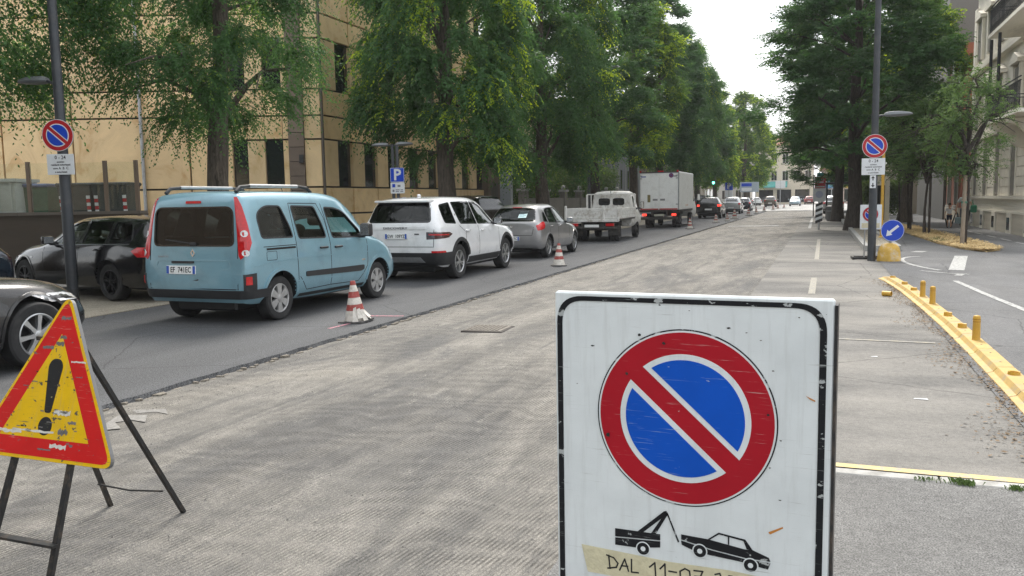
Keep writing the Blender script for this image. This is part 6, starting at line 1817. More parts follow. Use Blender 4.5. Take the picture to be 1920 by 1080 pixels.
# unseen houses added behind the viewpoint for glass and paint to reflect
for nm, lb, x0, x1, y0, h, mt in (('unseen_rear_house', 'unseen tan town house added behind the viewpoint to close the reflected street', -26, -4, -74, 13, 'villa_yellow'), ('unseen_rear_house', 'unseen grey town house added on the path side behind the viewpoint', -3, 22, -78, 15, 'block_grey')):
    r = thing(nm, lb, 'building', (x0, y0, 0), 0, 'unseen houses added behind the viewpoint'); piece('wall', r, MATS[mt], 0, x1 - x0, -10, 0, 0, h); piece('roof', r, ROOF_R, -.5, x1 - x0 + .5, -10.5, .5, h, h + .4)
    for i in range(6):
        for k in range(3): piece('window', r, WIN_GL, 1.5 + i * 3.4, 2.7 + i * 3.4, .0, .03, 1.5 + k * 3.6, 3.4 + k * 3.6)
r = thing('unseen_side_house', 'unseen long tan house front added on the queue side behind the viewpoint', 'building', (-21, -62, 0), RAD(90), 'unseen houses added behind the viewpoint')
piece('wall', r, MATS['block_brown'], 0, 54, 0, 10, 0, 9); piece('roof', r, ROOF_R, -.5, 54.5, -.5, 10.5, 9, 9.4)
for i in range(13):
    for k in range(2): piece('window', r, WIN_GL, 1.5 + i * 4, 2.8 + i * 4, -.03, .02, 1.6 + k * 3.6, 3.6 + k * 3.6)
# ------------------------------------------------------------------ trees
def leaf_mat(name, col, col2, trans=.45, gloss=.35):
    m = bpy.data.materials.new(name)
    N, L, B = nt(m)
    at = N.new('ShaderNodeAttribute'); at.attribute_name = 'tint'
    rp = N.new('ShaderNodeValToRGB')
    rp.color_ramp.elements[0].color = (*[c * .72 for c in col], 1); rp.color_ramp.elements[1].color = (*col2, 1)
    e = rp.color_ramp.elements.new(.55); e.color = (*col, 1)
    L.new(at.outputs['Fac'], rp.inputs['Fac'])
    L.new(rp.outputs['Color'], B.inputs['Base Color'])
    B.inputs['Roughness'].default_value = .55
    B.inputs['Specular IOR Level'].default_value = gloss
    tr = N.new('ShaderNodeBsdfTranslucent')
    hs = N.new('ShaderNodeHueSaturation'); hs.inputs['Hue'].default_value = .475; hs.inputs['Saturation'].default_value = 1.12; hs.inputs['Value'].default_value = 1.5
    L.new(rp.outputs['Color'], hs.inputs['Color']); L.new(hs.outputs[0], tr.inputs['Color'])
    mx = N.new('ShaderNodeMixShader'); mx.inputs[0].default_value = trans
    L.new(B.outputs[0], mx.inputs[1]); L.new(tr.outputs[0], mx.inputs[2]); L.new(mx.outputs[0], N['Material Output'].inputs['Surface'])
    return m
LEAF_ELM = leaf_mat('elm_leaf', (.076, .170, .058), (.38, .52, .06), .5, .2)
LEAF_DARK = leaf_mat('hornbeam_leaf', (.056, .134, .046), (.17, .28, .055), .46, .2)
LEAF_LIME = leaf_mat('bright_leaf', (.085, .178, .042), (.36, .50, .06), .5, .2)
LEAF_YNG = leaf_mat('young_tree_leaf', (.105, .185, .065), (.22, .33, .10), .5, .2)
def bark_mat(name, col):
    m = bpy.data.materials.new(name)
    N, L, B = nt(m)
    B.inputs['Roughness'].default_value = .95
    tc = N.new('ShaderNodeTexCoord'); mp = N.new('ShaderNodeMapping'); mp.inputs['Scale'].default_value = (9, 9, 1.6)
    L.new(tc.outputs['Object'], mp.inputs['Vector'])
    n = N.new('ShaderNodeTexNoise'); n.inputs['Scale'].default_value = 2.2; n.inputs['Detail'].default_value = 8; n.inputs['Roughness'].default_value = .7; n.inputs['Distortion'].default_value = .6
    L.new(mp.outputs[0], n.inputs['Vector'])
    r = N.new('ShaderNodeValToRGB'); r.color_ramp.elements[0].position = .36; r.color_ramp.elements[0].color = (*[c * .35 for c in col], 1); r.color_ramp.elements[1].position = .66; r.color_ramp.elements[1].color = (*[c * 1.35 for c in col], 1)
    L.new(n.outputs['Fac'], r.inputs['Fac']); L.new(r.outputs['Color'], B.inputs['Base Color'])
    bp = N.new('ShaderNodeBump'); bp.inputs['Strength'].default_value = 1; bp.inputs['Distance'].default_value = .03
    L.new(n.outputs['Fac'], bp.inputs['Height']); L.new(bp.outputs[0], B.inputs['Normal'])
    return m
BARK = bark_mat('bark_grey_brown', (.105, .085, .066))
BARK_D = bark_mat('bark_dark', (.062, .050, .041))

def leaf_mesh(name, P, D, Nn, Ln, Wd, tint, mat):
    """rhombic leaves: base points P, directions D, face normals Nn"""
    n = len(P)
    D = D / np.linalg.norm(D, axis=1, keepdims=True)
    Sd = np.cross(D, Nn); Sd /= (np.linalg.norm(Sd, axis=1, keepdims=True) + 1e-9)
    Ln = Ln[:, None]; Wd = Wd[:, None]
    fold = np.cross(Sd, D) * Wd * .18
    V = np.empty((n, 4, 3))
    V[:, 0] = P; V[:, 1] = P + D * Ln * .45 + Sd * Wd * .5 + fold; V[:, 2] = P + D * Ln; V[:, 3] = P + D * Ln * .45 - Sd * Wd * .5 + fold
    me = bpy.data.meshes.new(name)
    me.vertices.add(n * 4); me.vertices.foreach_set('co', V.reshape(-1).astype(np.float32))
    me.loops.add(n * 4); me.loops.foreach_set('vertex_index', np.arange(n * 4, dtype=np.int32))
    me.polygons.add(n); me.polygons.foreach_set('loop_start', np.arange(0, n * 4, 4, dtype=np.int32)); me.polygons.foreach_set('loop_total', np.full(n, 4, dtype=np.int32))
    at = me.attributes.new('tint', 'FLOAT', 'POINT'); at.data.foreach_set('value', np.repeat(tint, 4).astype(np.float32))
    me.materials.append(mat)
    me.update(); me.validate()
    return me

def crown_points(rg, shape, n_clump):
    """clump centres through a lumpy volume; shape: list of (z, radius) from base to top"""
    zs = np.array([s[0] for s in shape]); rs = np.array([s[1] for s in shape])
    out = []
    lump = rg.uniform(0, 2 * np.pi, 6)
    while len(out) < n_clump:
        z = rg.uniform(zs[0], zs[-1]); a = rg.uniform(0, 2 * np.pi)
        R = np.interp(z, zs, rs) * (1 + .16 * np.sin(3 * a + lump[0] + z * .8) + .10 * np.sin(5 * a + lump[1] - z * 1.3))
        if rg.uniform(0, rs.max()) > R: continue
        f = rg.uniform(0, 1) ** .28
        out.append((R * f * np.cos(a), R * f * np.sin(a), z))
    return np.array(out)

def make_crown(seed, shape, n_clump, sprays, leaves, Lf, style, mat, clump_r=.75, spray_len=(.5, 1.1), lime=0.0):
    rg = np.random.default_rng(seed)
    C = crown_points(rg, shape, n_clump)
    ns = n_clump * sprays
    ci = np.repeat(np.arange(n_clump), sprays)
    ctint = rg.uniform(0, 1, n_clump)
    off = rg.normal(0, 1, (ns, 3)); off /= np.linalg.norm(off, axis=1, keepdims=True); off *= (clump_r * rg.uniform(.15, 1, ns) ** .6)[:, None]
    off[:, 2] *= .7 if style != 'layer' else .55
    P0 = C[ci] + off
    hz = P0.copy(); hz[:, 2] = 0; hz /= (np.linalg.norm(hz, axis=1, keepdims=True) + 1e-6)
    rd = rg.normal(0, .6, (ns, 3))
    if style == 'droop': d = hz * .75 + rd + np.array([0, 0, .05]); droop = rg.uniform(.5, 1.25, ns)
    elif style == 'layer': d = hz * 1.0 + rd * np.array([.85, .85, .35]) + np.array([0, 0, .12]); droop = rg.uniform(.0, .30, ns)
    else: d = hz * .5 + rd + np.array([0, 0, .35]); droop = rg.uniform(.2, .7, ns)
    d /= np.linalg.norm(d, axis=1, keepdims=True)
    SL = rg.uniform(*spray_len, ns)
    n = ns * leaves
    si = np.repeat(np.arange(ns), leaves)
    t = np.tile((np.arange(leaves) + .5) / leaves, ns) + rg.uniform(-.3, .3, n) / leaves
    p = P0[si] + d[si] * (SL[si] * t)[:, None]; p[:, 2] -= droop[si] * SL[si] * t * t
    tan = d[si].copy(); tan[:, 2] -= 2 * droop[si] * t
    tan /= np.linalg.norm(tan, axis=1, keepdims=True)
    side = np.cross(tan, np.array([0, 0, 1.0])); side /= (np.linalg.norm(side, axis=1, keepdims=True) + 1e-6)
    sg = np.where(np.tile(np.arange(leaves), ns) % 2 == 0, 1.0, -1.0)
    D = tan * .65 + side * sg[:, None] * .75 + rg.normal(0, .28, (n, 3)) - np.array([0, 0, .25 if style == 'droop' else .05])
    outw = p - C[ci][si]; outw /= (np.linalg.norm(outw, axis=1, keepdims=True) + 1e-6)
    Nn = np.array([0, 0, .55]) + outw * .8 + rg.normal(0, .42 if style != 'layer' else .30, (n, 3))
    Ln = Lf * rg.uniform(.7, 1.3, n); Wd = Ln * rg.uniform(.42, .58, n)
    tint = np.clip(.30 + .42 * (ctint[ci][si] - .5) + rg.normal(0, .10, ns)[si] + rg.normal(0, .10, n), 0, .72)
    if lime:
        rr_ = np.linalg.norm(C[:, :2], axis=1); cp = (rg.uniform(0, 1, n_clump) < lime * 3.0) & (rr_ > np.interp(C[:, 2], [q[0] for q in shape], [q[1] for q in shape]) * .72)
        pick = cp[ci] & (rg.uniform(0, 1, ns) < .7) & (np.linalg.norm(P0[:, :2], axis=1) > np.linalg.norm(C[ci][:, :2], axis=1) - .15)
        tint = np.where(pick[si] & (rg.uniform(0, 1, n) < .9), np.clip(tint + .55, 0, 1), tint)
    return leaf_mesh('crown', p, D, Nn, Ln, Wd, tint, mat), C

def make_wood(name, seed, H, r0, C, z_fork, nl=16, lean=(0, 0), mat=None, limb_r=.11):
    rg = random.Random(seed)
    b = MB()
    pts = []; rad = []
    n = 14
    for k in range(n + 1):
        t = k / n; z = -.1 + H * t
        pts.append((lean[0] * t ** 1.3 * H + .06 * math.sin(z * 1.1 + seed), lean[1] * t ** 1.3 * H + .06 * math.cos(z * .9 + seed), z))
        rad.append(r0 * (1.45 if k == 0 else (1.12 if k == 1 else 1.0)) * (1 - .86 * t ** 1.1))
    b.tube(pts, rad, 14)
    V = b.V
    for v in V:                                                   # furrowed, uneven bole
        a = math.atan2(v.y, v.x); q = 1 + .07 * math.sin(5 * a + v.z * 2) + .05 * math.sin(9 * a - v.z * 3)
        v.x *= q; v.y *= q
    tr = b
    lb = MB()
    idx = sorted(range(len(C)), key=lambda i: rg.random())[:nl]
    for i in idx:
        c = Vector(C[i])
        z0 = max(z_fork, min(c.z - .6 - rg.uniform(.2, 1.4), H * .9)); t = (z0 + .1) / H
        s = Vector((lean[0] * t ** 1.3 * H, lean[1] * t ** 1.3 * H, z0))
        m1 = s.lerp(c, .35) + Vector((rg.uniform(-.2, .2), rg.uniform(-.2, .2), .35)); m2 = s.lerp(c, .7) + Vector((rg.uniform(-.2, .2), rg.uniform(-.2, .2), .3))
        rr = limb_r * (1 - .55 * t) * rg.uniform(.7, 1.1)
        lb.tube([s, m1, m2, c], [rr, rr * .72, rr * .45, rr * .15], 6)
        for q in range(3):
            e = c + Vector((rg.uniform(-1, 1), rg.uniform(-1, 1), rg.uniform(-.7, .5)))
            lb.tube([m2, m2.lerp(e, .5) + Vector((0, 0, .12)), e], [rr * .38, rr * .25, .006], 5, cap=False)
    def mesh(bb, nm):
        o = bb.obj(nm, mat or BARK, None, smooth=True, sharp=60); me = o.data; bpy.data.objects.remove(o); return me
    return mesh(tr, name + '_trunk'), mesh(lb, name + '_limbs')

KINDS = {}
def kind(key, seed, shape, H, r0, n_clump, sprays, leaves, Lf, style, mat, zf, nl=18, bark=None, lean=(0, 0), **kw):
    cm, C = make_crown(seed, shape, n_clump, sprays, leaves, Lf, style, mat, **kw)
    tm, lm = make_wood(key, seed, H, r0, C, zf, nl, lean, bark)
    KINDS[key] = (tm, lm, cm)
def plant_tree(key, label, loc, rz=0.0, sc=1.0, name='street_tree', group=None, szz=None, cat='tree'):
    o = thing(name, label, cat, loc, rz, group)
    o.scale = (sc, sc, szz or sc)
    tm, lm, cm = KINDS[key]
    t = me_obj('trunk', tm, o); me_obj('limbs', lm, o); me_obj('crown', cm, o)
    return o

kind('elm_near', 21, [(3.4, .9), (3.9, 1.6), (4.7, 1.9), (6.2, 1.75), (8.5, 1.7), (11, 1.0)], 10.5, .26, 84, 58, 23, .066, 'droop', LEAF_ELM, 3.4, 16, lean=(.03, .03), clump_r=.44, spray_len=(.3, .8))
kind('elm_edge', 33, [(4.0, 3.1), (4.6, 3.8), (6, 4.0), (8, 3.4), (10, 2.2)], 9.0, .28, 250, 42, 18, .085, 'droop', LEAF_ELM, 3.8, 18, clump_r=.62, spray_len=(.4, 1.0))
kind('elm_big', 41, [(3.2, 1.7), (4.2, 2.5), (6.5, 2.9), (9, 2.9), (11.5, 2.4), (13.5, 1.4), (14.5, .6)], 13.5, .34, 180, 52, 17, .118, 'droop', LEAF_ELM, 3.2, 22, clump_r=.55, spray_len=(.3, .85), lime=.07)
kind('elm_big_b', 43, [(3.2, 1.8), (4.2, 2.6), (6.5, 3.0), (9, 2.8), (11.5, 2.4), (13.5, 1.4), (14.6, .6)], 13.5, .32, 180, 50, 16, .12, 'droop', LEAF_ELM, 3.2, 22, clump_r=.55, spray_len=(.4, 1.1), lime=.05)
kind('elm_lime', 45, [(3.6, 1.7), (4.8, 2.4), (6.5, 2.8), (9, 2.8), (11.5, 2.2), (13.5, 1.2)], 13.0, .32, 140, 50, 15, .135, 'mixed', LEAF_LIME, 3.2, 20, clump_r=.58, spray_len=(.3, .75), lime=.2)
kind('hornbeam', 52, [(3.2, 2.0), (3.9, 3.0), (5, 3.5), (8, 3.7), (11, 3.5), (14, 2.6), (16.5, .8)], 15.0, .31, 225, 42, 16, .13, 'layer', LEAF_DARK, 3.0, 26, bark=BARK_D, clump_r=.62, spray_len=(.4, 1.05))
kind('hornbeam_b', 57, [(3.3, 1.7), (4.2, 2.4), (6, 2.9), (9, 3.0), (12, 2.5), (14, 1.4), (15, .6)], 14.0, .32, 165, 44, 15, .142, 'layer', LEAF_DARK, 3.0, 22, bark=BARK_D, clump_r=.6, spray_len=(.4, 1.0))
kind('young', 63, [(2.5, .5), (2.9, .9), (3.6, 1.1), (4.6, 1.0), (5.4, .6), (6.0, .2)], 5.4, .05, 38, 24, 13, .075, 'mixed', LEAF_YNG, 2.2, 16, bark=BARK_D, clump_r=.42, spray_len=(.25, .6))
kind('far', 71, [(3.2, 1.9), (4.2, 2.7), (6, 3.2), (9, 3.2), (12, 2.6), (14, 1.4), (15, .6)], 14.0, .34, 140, 38, 13, .19, 'mixed', LEAF_LIME, 3.0, 14, clump_r=.65, spray_len=(.3, .8), lime=.2)

G_L, G_R, G_Y = 'street trees behind the queue', 'street trees on the island', 'young trees in the mulch strip'
plant_tree('elm_near', 'slender elm with drooping sprays behind the pale blue van', (-12.2, 14.73, 0), .6, 1.0, 'elm_tree', G_L)
plant_tree('elm_edge', 'elm whose hanging branches enter at the top left corner', (-16.5, 10.3, 0), 1.1, 1.0, 'elm_tree', G_L)
plant_tree('elm_big', 'broad elm with bright shoots behind the white SUV', (-12.2, 26.5, 0), 2.0, 1.0, 'elm_tree', G_L)
plant_tree('elm_big_b', 'weeping broad elm behind the grey hatchback', (-12.0, 36.4, 0), 4.1, 1.0, 'elm_tree', G_L)
plant_tree('hornbeam_b', 'dark dense hornbeam behind the dropside truck', (-12.2, 46.6, 0), .4, 1.0, 'hornbeam_tree', G_L, 1.05)
plant_tree('elm_lime', 'bright lime-tipped tree rising over the box truck', (-12.1, 56.6, 0), 1.0, 1.0, 'elm_tree', G_L, 1.15)
plant_tree('hornbeam_b', 'dark hornbeam behind the bright tree over the box truck', (-12.2, 66.5, 0), 2.5, 1.02, 'hornbeam_tree', G_L, 1.16)
plant_tree('elm_big_b', 'tall elm beside the dark SUV with its brake lights on', (-12.1, 77, 0), 3.3, 1.02, 'elm_tree', G_L, 1.16)
plant_tree('hornbeam_b', 'dark hornbeam beyond the dark SUV', (-12.2, 89, 0), 5.0, .95, 'hornbeam_tree', G_L, 1.02)
plant_tree('far', 'bright green tree near the far traffic light', (-12.0, 103, 0), .5, .82, 'lime_tree', G_L, .95)
plant_tree('far', 'last bright tree of the left row against the sky', (-10.2, 122, 0), 2.2, 1.08, 'lime_tree', G_L)
plant_tree('far', 'tree hiding the corner of the far end house', (-11.2, 141, 0), 4.2, 1.05, 'lime_tree', G_L)
plant_tree('hornbeam', 'large dark hornbeam with thick trunk on the island by the cycle path', (1.38, 41.2, 0), 1.4, 1.0, 'hornbeam_tree', G_R)
plant_tree('hornbeam_b', 'second island hornbeam, behind the thick-trunked one', (1.0, 55.5, 0), 3.0, .95, 'hornbeam_tree', G_R)
plant_tree('hornbeam', 'third island hornbeam near the red bus stop sign', (1.1, 69, 0), 5.0, .8, 'hornbeam_tree', G_R)
plant_tree('far', 'island tree farthest along, beyond the bus stop', (3.2, 92, 0), 1.0, .85, 'lime_tree', G_R)
plant_tree('elm_lime', 'tall bright green tree behind the young trees', (4.6, 53, 0), 2.6, 1.0, 'elm_tree', G_R)
plant_tree('young', 'young tree tied to a wooden stake at the tip of the mulch strip', (4.19, 28.94, 0), .3, .92, 'young_tree', G_Y, .9)
plant_tree('young', 'young tree in the middle of the mulch strip', (3.92, 36.6, 0), 2.3, 1.2, 'young_tree', G_Y, .92)
plant_tree('young', 'young tree in the mulch strip beside the beige house view', (3.62, 40.6, 0), 4.0, 1.25, 'young_tree', G_Y, .95)
plant_tree('young', 'young tree farthest along the mulch strip', (3.75, 47.5, 0), 5.2, 1.05, 'young_tree', G_Y)

for k, (x, y, key) in enumerate(((-12.2, -2.5, 'elm_big'), (-12.2, -14, 'hornbeam_b'), (-12.2, -26, 'elm_lime'), (-12.2, -38, 'elm_big_b'))):  # unseen trees added to be mirrored in car glass and paint
    plant_tree(key, 'unseen street tree added behind the viewpoint, %s side, number %s from the camera' % ('queue' if x < 0 else 'path', ['one', 'two', 'three', 'four', 'one', 'two', 'three'][k]), (x, y, 0), k * 1.3, 1.0, 'street_tree', 'unseen street trees added behind the viewpoint')
# ------------------------------------------------------------------ island, mulch, yellow kerb
isl = thing('tree_island', 'raised concrete-kerbed island with earth around the large hornbeam', 'island', (1.2, 26, 0))
piece('kerb_stone', isl, CONCRETE, .0, .95, -.02, .16, -.1, .15)
for k in range(40):
    piece('kerb_stone', isl, CONCRETE, -.02, .14, .17 + k * 1.0, 1.165 + k * 1.0, -.1, .15 - .002 * (k % 3)); piece('kerb_stone', isl, CONCRETE, .82, .98, .17 + k * 1.0, 1.165 + k * 1.0, -.1, .148 - .002 * (k % 2))
piece('earth_fill', isl, EARTH, .14, .82, .16, 40.1, -.1, .11)

MULCH = pm('mulch_straw', (.50, .36, .17), .9, var=.45, vscale=14, bump=.8, bscale=50)
mp_ = [(4.25, 25.7), (4.75, 26.6), (4.85, 30), (4.55, 38), (4.3, 46), (4.1, 50), (3.3, 50), (3.25, 44), (3.35, 36), (3.55, 30), (3.85, 27)]
sheet('mulch_bed', mp_, .03, MULCH, thick=.06)
rr = random.Random(2)
mb = MB()
for k in range(5200):
    y = 25.8 + 20 * rr.random() ** 1.6; lo = np.interp(y, [25.7, 27, 30, 36, 50], [4.25, 3.85, 3.55, 3.35, 3.3]); hi = np.interp(y, [25.7, 26.6, 30, 38, 50], [4.25, 4.75, 4.85, 4.55, 4.1])
    x = rr.uniform(lo - .06, hi + .06); a = rr.uniform(0, PI); l = rr.uniform(.03, .10); w = rr.uniform(.006, .016); z = .035 + rr.uniform(0, .05); tl = rr.uniform(-.03, .05)
    dx, dy = math.cos(a) * l, math.sin(a) * l; sx, sy = -math.sin(a) * w, math.cos(a) * w
    mb.add([(x - dx - sx, y - dy - sy, z), (x + dx - sx, y + dy - sy, z + tl), (x + dx + sx, y + dy + sy, z + tl + .004), (x - dx + sx, y - dy + sy, z + .004)], [(0, 1, 2, 3)])
tag(mb.obj('mulch_chips', pm('straw_chip', (.58, .42, .20), .85, var=.45, vscale=9), fix=False), 'straw-coloured bark chips covering the young tree strip', 'mulch', kind='stuff')
for (x, y, s) in ((3.6, 31.0, 1), (3.75, 30.6, .7)):
    g = MB()
    for k in range(60):
        a = rr.uniform(0, 2 * PI); l = rr.uniform(.08, .2) * s; bx_, by_ = x + rr.uniform(-.15, .15), y + rr.uniform(-.1, .1)
        g.add([(bx_ - .006, by_, .03), (bx_ + .006, by_, .03), (bx_ + math.cos(a) * l, by_ + math.sin(a) * l, .03 + l)], [(0, 1, 2)])
    tag(g.obj('grass_tuft', pm('dry_grass_green', (.12, .17, .06), .8, var=.3, vscale=20), fix=False), 'small green weed tuft in the mulch strip', 'grass', kind='stuff')
# stake of the near young tree
r = thing('tree_stake', 'weathered wooden stake tied beside the nearest young tree', 'stake', (4.08, 28.72, 0))
MB().tube([(0, 0, -.1), (.02, .02, 1.0), (.03, .03, 2.15)], [.065, .060, .055], 10).obj('post', pm('stake_wood', (.27, .22, .165), .85, var=.2, vscale=6), r, smooth=True)
MB().lathe([(.062, 1.30), (.085, 1.30), (.085, 1.36), (.062, 1.36)], 14, Matrix.Translation((.03, .05, 0)), closed=True).obj('tie', pm('tie_green', (.05, .16, .10), .6), r)
for x, y in ((3.66, 36.3), (3.36, 40.3)):
    r = thing('tree_stake', 'dark stake beside the young tree in mid strip' if y < 38 else 'dark stake beside the third young tree', 'stake', (x + .35, y + .2, 0))
    MB().tube([(0, 0, -.1), (0, 0, 2.3)], [.05, .045], 8).obj('post', BARK_D, r, smooth=True)

YEL = pm('kerb_yellow', (.52, .35, .11), .6, var=.15, vscale=7, orand=.08, dirt=(.34, .28, .20), dscale=4.5, damt=.9, bump=.25, bscale=50)
YEL_B = pm('bollard_yellow', (.58, .335, .04), .45, var=.12, vscale=9, dirt=(.40, .27, .10), dscale=12, damt=.4)
r = thing('yellow_kerb', 'line of yellow rubber kerb segments dividing the bays from the cycle path', 'kerb divider', (1.5, 11, 0))
path = [(1.22, 17.65), (1.33, 16.6), (1.43, 15.0), (1.50, 13.2), (1.56, 11.2), (1.58, 9.2), (1.58, 7.2), (1.55, 5.5)]
def pathx(y): return float(np.interp(-y, [-p[1] for p in path], [p[0] for p in path]))
prof = [(-.155, 0), (-.15, .014), (-.10, .03), (-.07, .072), (.065, .075), (.09, .035), (.125, .014), (.13, 0)]
y = 5.5; seg = 0
while y < 17.5:
    l = .96
    a, b = Vector((pathx(y) - 1.5, y - 11, -.01)), Vector((pathx(min(y + l, 17.6)) - 1.5, min(y + l, 17.6) - 11, -.01))
    t = (b - a).normalized(); s = Vector((t.y, -t.x, 0))
    m = MB(); V = []
    end = .5 if y + l > 17.4 else 1.0
    for p, e in ((a + t * .008, .86), (a + t * .03, 1.0), (b - t * .03, end), (b - t * .008, end * .86)):
        V += [p + s * u + Vector((0, 0, v * e)) for u, v in prof]
    n = len(prof); F = []
    for i in range(3):
        for k in range(n - 1): F.append((i * n + k, i * n + k + 1, (i + 1) * n + k + 1, (i + 1) * n + k))
    F += [tuple(range(n)), tuple(reversed(range(3 * n, 4 * n)))]
    m.add(V, F); m.obj('kerb_segment', YEL, r, smooth=False)
    for q in (.25, .75):
        c = a.lerp(b, q) + Vector((0, 0, .0725)); MB().lathe([(.010, 0), (.010, .003), (0, .004)], 10, Matrix.Translation(c)).obj('fixing_bolt', FRAME, r)
    y += l; seg += 1
def bollard(label, y, h=.235):
    o = thing('flexible_bollard', label, 'bollard', (pathx(y), y, .058), 0, 'yellow flexible posts on the rubber kerb')
    MB().lathe([(.044, 0), (.040, .02), (.037, h * .72), (.037, h * .9), (.031, h * .97), (0, h)], 18).obj('post', YEL_B, o, smooth=True)
    for z in (.74, .84): MB().lathe([(.0372, h * z - .003), (.0392, h * z - .003), (.0392, h * z + .006), (.0372, h * z + .006)], 18, closed=True).obj('ring_groove', pm('groove_orange', (.40, .20, .02), .6), o)
def stump(label, y, h=.05, tilt=0.0):
    o = thing('bollard_stump', label, 'bollard', (pathx(y), y, .06), 0, 'broken yellow posts on the rubber kerb')
    MB().lathe([(.050, 0), (.048, h * .7), (.047, h), (.036, h * .9), (.034, h * .2), (0, h * .15)], 16, Matrix.Rotation(tilt, 4, 'X')).obj('stub', YEL_B, o, smooth=True)
bollard('yellow flexible post standing alone, nearest the camera', 9.88, .27)
bollard('yellow flexible post, nearer of the close pair', 13.0, .26)
bollard('yellow flexible post, farther of the close pair', 13.9, .25)
for i, (y, h) in enumerate(((10.75, .05), (11.75, .05), (14.8, .045), (15.75, .045), (17.0, .03), (8.05, .03))):
    stump(['broken yellow stump just beyond the lone post', 'broken yellow stump between the lone post and the pair', 'broken yellow stump just beyond the pair of posts', 'broken yellow stump nearer the tip of the kerb', 'broken yellow stump at the very tip of the kerb', 'flattened yellow stump at the picture edge'][i], y, h)
o = thing('broken_bollard', 'snapped-off yellow post lying beside the rubber kerb', 'bollard', (1.02, 14.5, .03))
MB().lathe([(.042, -.07), (.042, .07), (.034, .07), (.034, -.07)], 14, Matrix.Rotation(PI / 2, 4, 'Y') @ Matrix.Rotation(.5, 4, 'X'), closed=True).obj('stub', YEL_B, o, smooth=True)
# leaf litter against the kerb
lt = MB()
for k in range(2400):
    y = rr.choice([rr.uniform(5.6, 17.3), 6.2 + .9 * rr.randrange(12) + rr.gauss(0, .22)]); d = abs(rr.gauss(0, .13 + .08 * math.sin(y * 2.3))) + .15
    x = pathx(y) - d; s = rr.uniform(.005, .016) if rr.random() < .8 else rr.uniform(.014, .024); a = rr.uniform(0, 2 * PI); z = -.008 + rr.uniform(0, .012)
    lt.add([(x + s * math.cos(a), y + s * math.sin(a), z), (x + s * .6 * math.cos(a + 1.6), y + s * .6 * math.sin(a + 1.6), z + .006), (x - s * math.cos(a), y - s * math.sin(a), z + .003), (x + s * .6 * math.cos(a - 1.6), y + s * .6 * math.sin(a - 1.6), z + .001)], [(0, 1, 2, 3)])
tag(lt.obj('leaf_litter', pm('litter_brown', (.20, .14, .085), .9, var=.5, vscale=12), fix=False), 'dry brown leaf litter along the yellow kerb', 'litter', kind='stuff')
def tuft(label, x, y, n, sp, h):
    g = MB()
    for k in range(n):
        bx_, by_ = x + rr.gauss(0, sp), y + rr.gauss(0, .012); a = rr.uniform(0, 2 * PI); l = rr.uniform(.4, 1) * h
        dx, dy = math.cos(a) * l * .8, math.sin(a) * l * .8
        g.add([(bx_ - .002, by_, -.01), (bx_ + .002, by_, -.01), (bx_ + dx * .5 + .0015, by_ + dy * .5, l * .75), (bx_ + dx, by_ + dy, l * .8)], [(0, 1, 2), (0, 2, 3)])
    tag(g.obj('grass_tuft', pm('weed_green', (.12, .19, .05), .8, var=.35, vscale=30), fix=False), label, 'grass', kind='stuff')
tuft('green weed tuft in the flush kerb joint nearest the sign board', .60, 5.11, 50, .03, .022)
tuft('largest green weed tuft in the middle of the flush kerb', .78, 5.10, 110, .03, .034)
tuft('green weed tuft in the flush kerb at the picture edge', 1.05, 5.09, 70, .03, .026)
# litter scraps on the bays
for i, (x, y, s) in enumerate(((.72, 7.2, .05), (.50, 9.0, .03))):
    b = MB(); b.add([(x, y, -.009), (x + s * 2.2, y - s * .4, -.006), (x + s * 2, y + s * .5, -.004), (x + s * .3, y + s * .5, -.008)], [(0, 1, 2, 3)])
    tag(b.obj('paper_scrap', FACE_WC), 'larger white paper scrap lying on the dusty bay' if i == 0 else 'smaller white paper scrap farther up the bay', 'litter')

# ------------------------------------------------------------------ posts and boards by the island
r = thing('yellow_pole', 'slim yellow pole standing on the island kerb behind the blue arrow sign', 'pole', (2.0, 31.8, .1))
MB().tube([(0, 0, 0), (0, 0, 2.95)], .052, 12).obj('shaft', YEL_B, r, smooth=True); MB().lathe([(.10, 0), (.10, .03), (.06, .06)], 14).obj('foot', YEL_B, r)
r = thing('no_parking_board', 'second white no parking board, half hidden behind the tall lamp post', 'road sign', (1.17, 22.8, 0), RAD(4))
MB().bbox(-.24, .26, 0, .02, .74, 1.36, .004).obj('panel', FACE_W, r)
no_parking(r, .0, 1.12, .185, -.002, (FACE_RC, FACE_WC, FACE_BC, INK), True, 2.0, 40)
MB().bbox(-.20, .22, -.006, -.001, .78, .90, .002).obj('tape_strip', TAPE, r)
for x in (-.12, .12): MB().tube([(x, .04, 1.3), (x, .04, .03)], .016, 8).obj('post', GALV, r)
MB().bbox(-.42, .30, -.25, -.19, .0, .06, .01).obj('base_bar', FRAME, r); MB().bbox(-.42, .30, .20, .26, .0, .06, .01).obj('base_bar', FRAME, r)
MB().bbox(-.42, -.36, -.19, .20, .0, .06, .01).obj('base_bar', FRAME, r)
r = thing('striped_post', 'black and white diagonally striped marker post at the bay end', 'marker post', (-.09, 42.3, 0))
MB().tube([(0, 0, -.05), (0, 0, 1.5)], .05, 10).obj('pole', GALV, r, smooth=True)
for k in range(7):
    z = .28 + k * .13
    MB().prism([(-.16, z), (.16, z + .13), (.16, z + .26), (-.16, z + .13)], 0, .012, Matrix.Translation((0, -.055 - .001 * k, 0)) @ UPR).obj('stripe', INK if k % 2 == 0 else FACE_WC, r)
MB().bbox(-.28, .28, -.07, -.05, 1.32, 1.95, .006).obj('sign_panel', pm('faded_panel', (.42, .43, .44), .6), r)
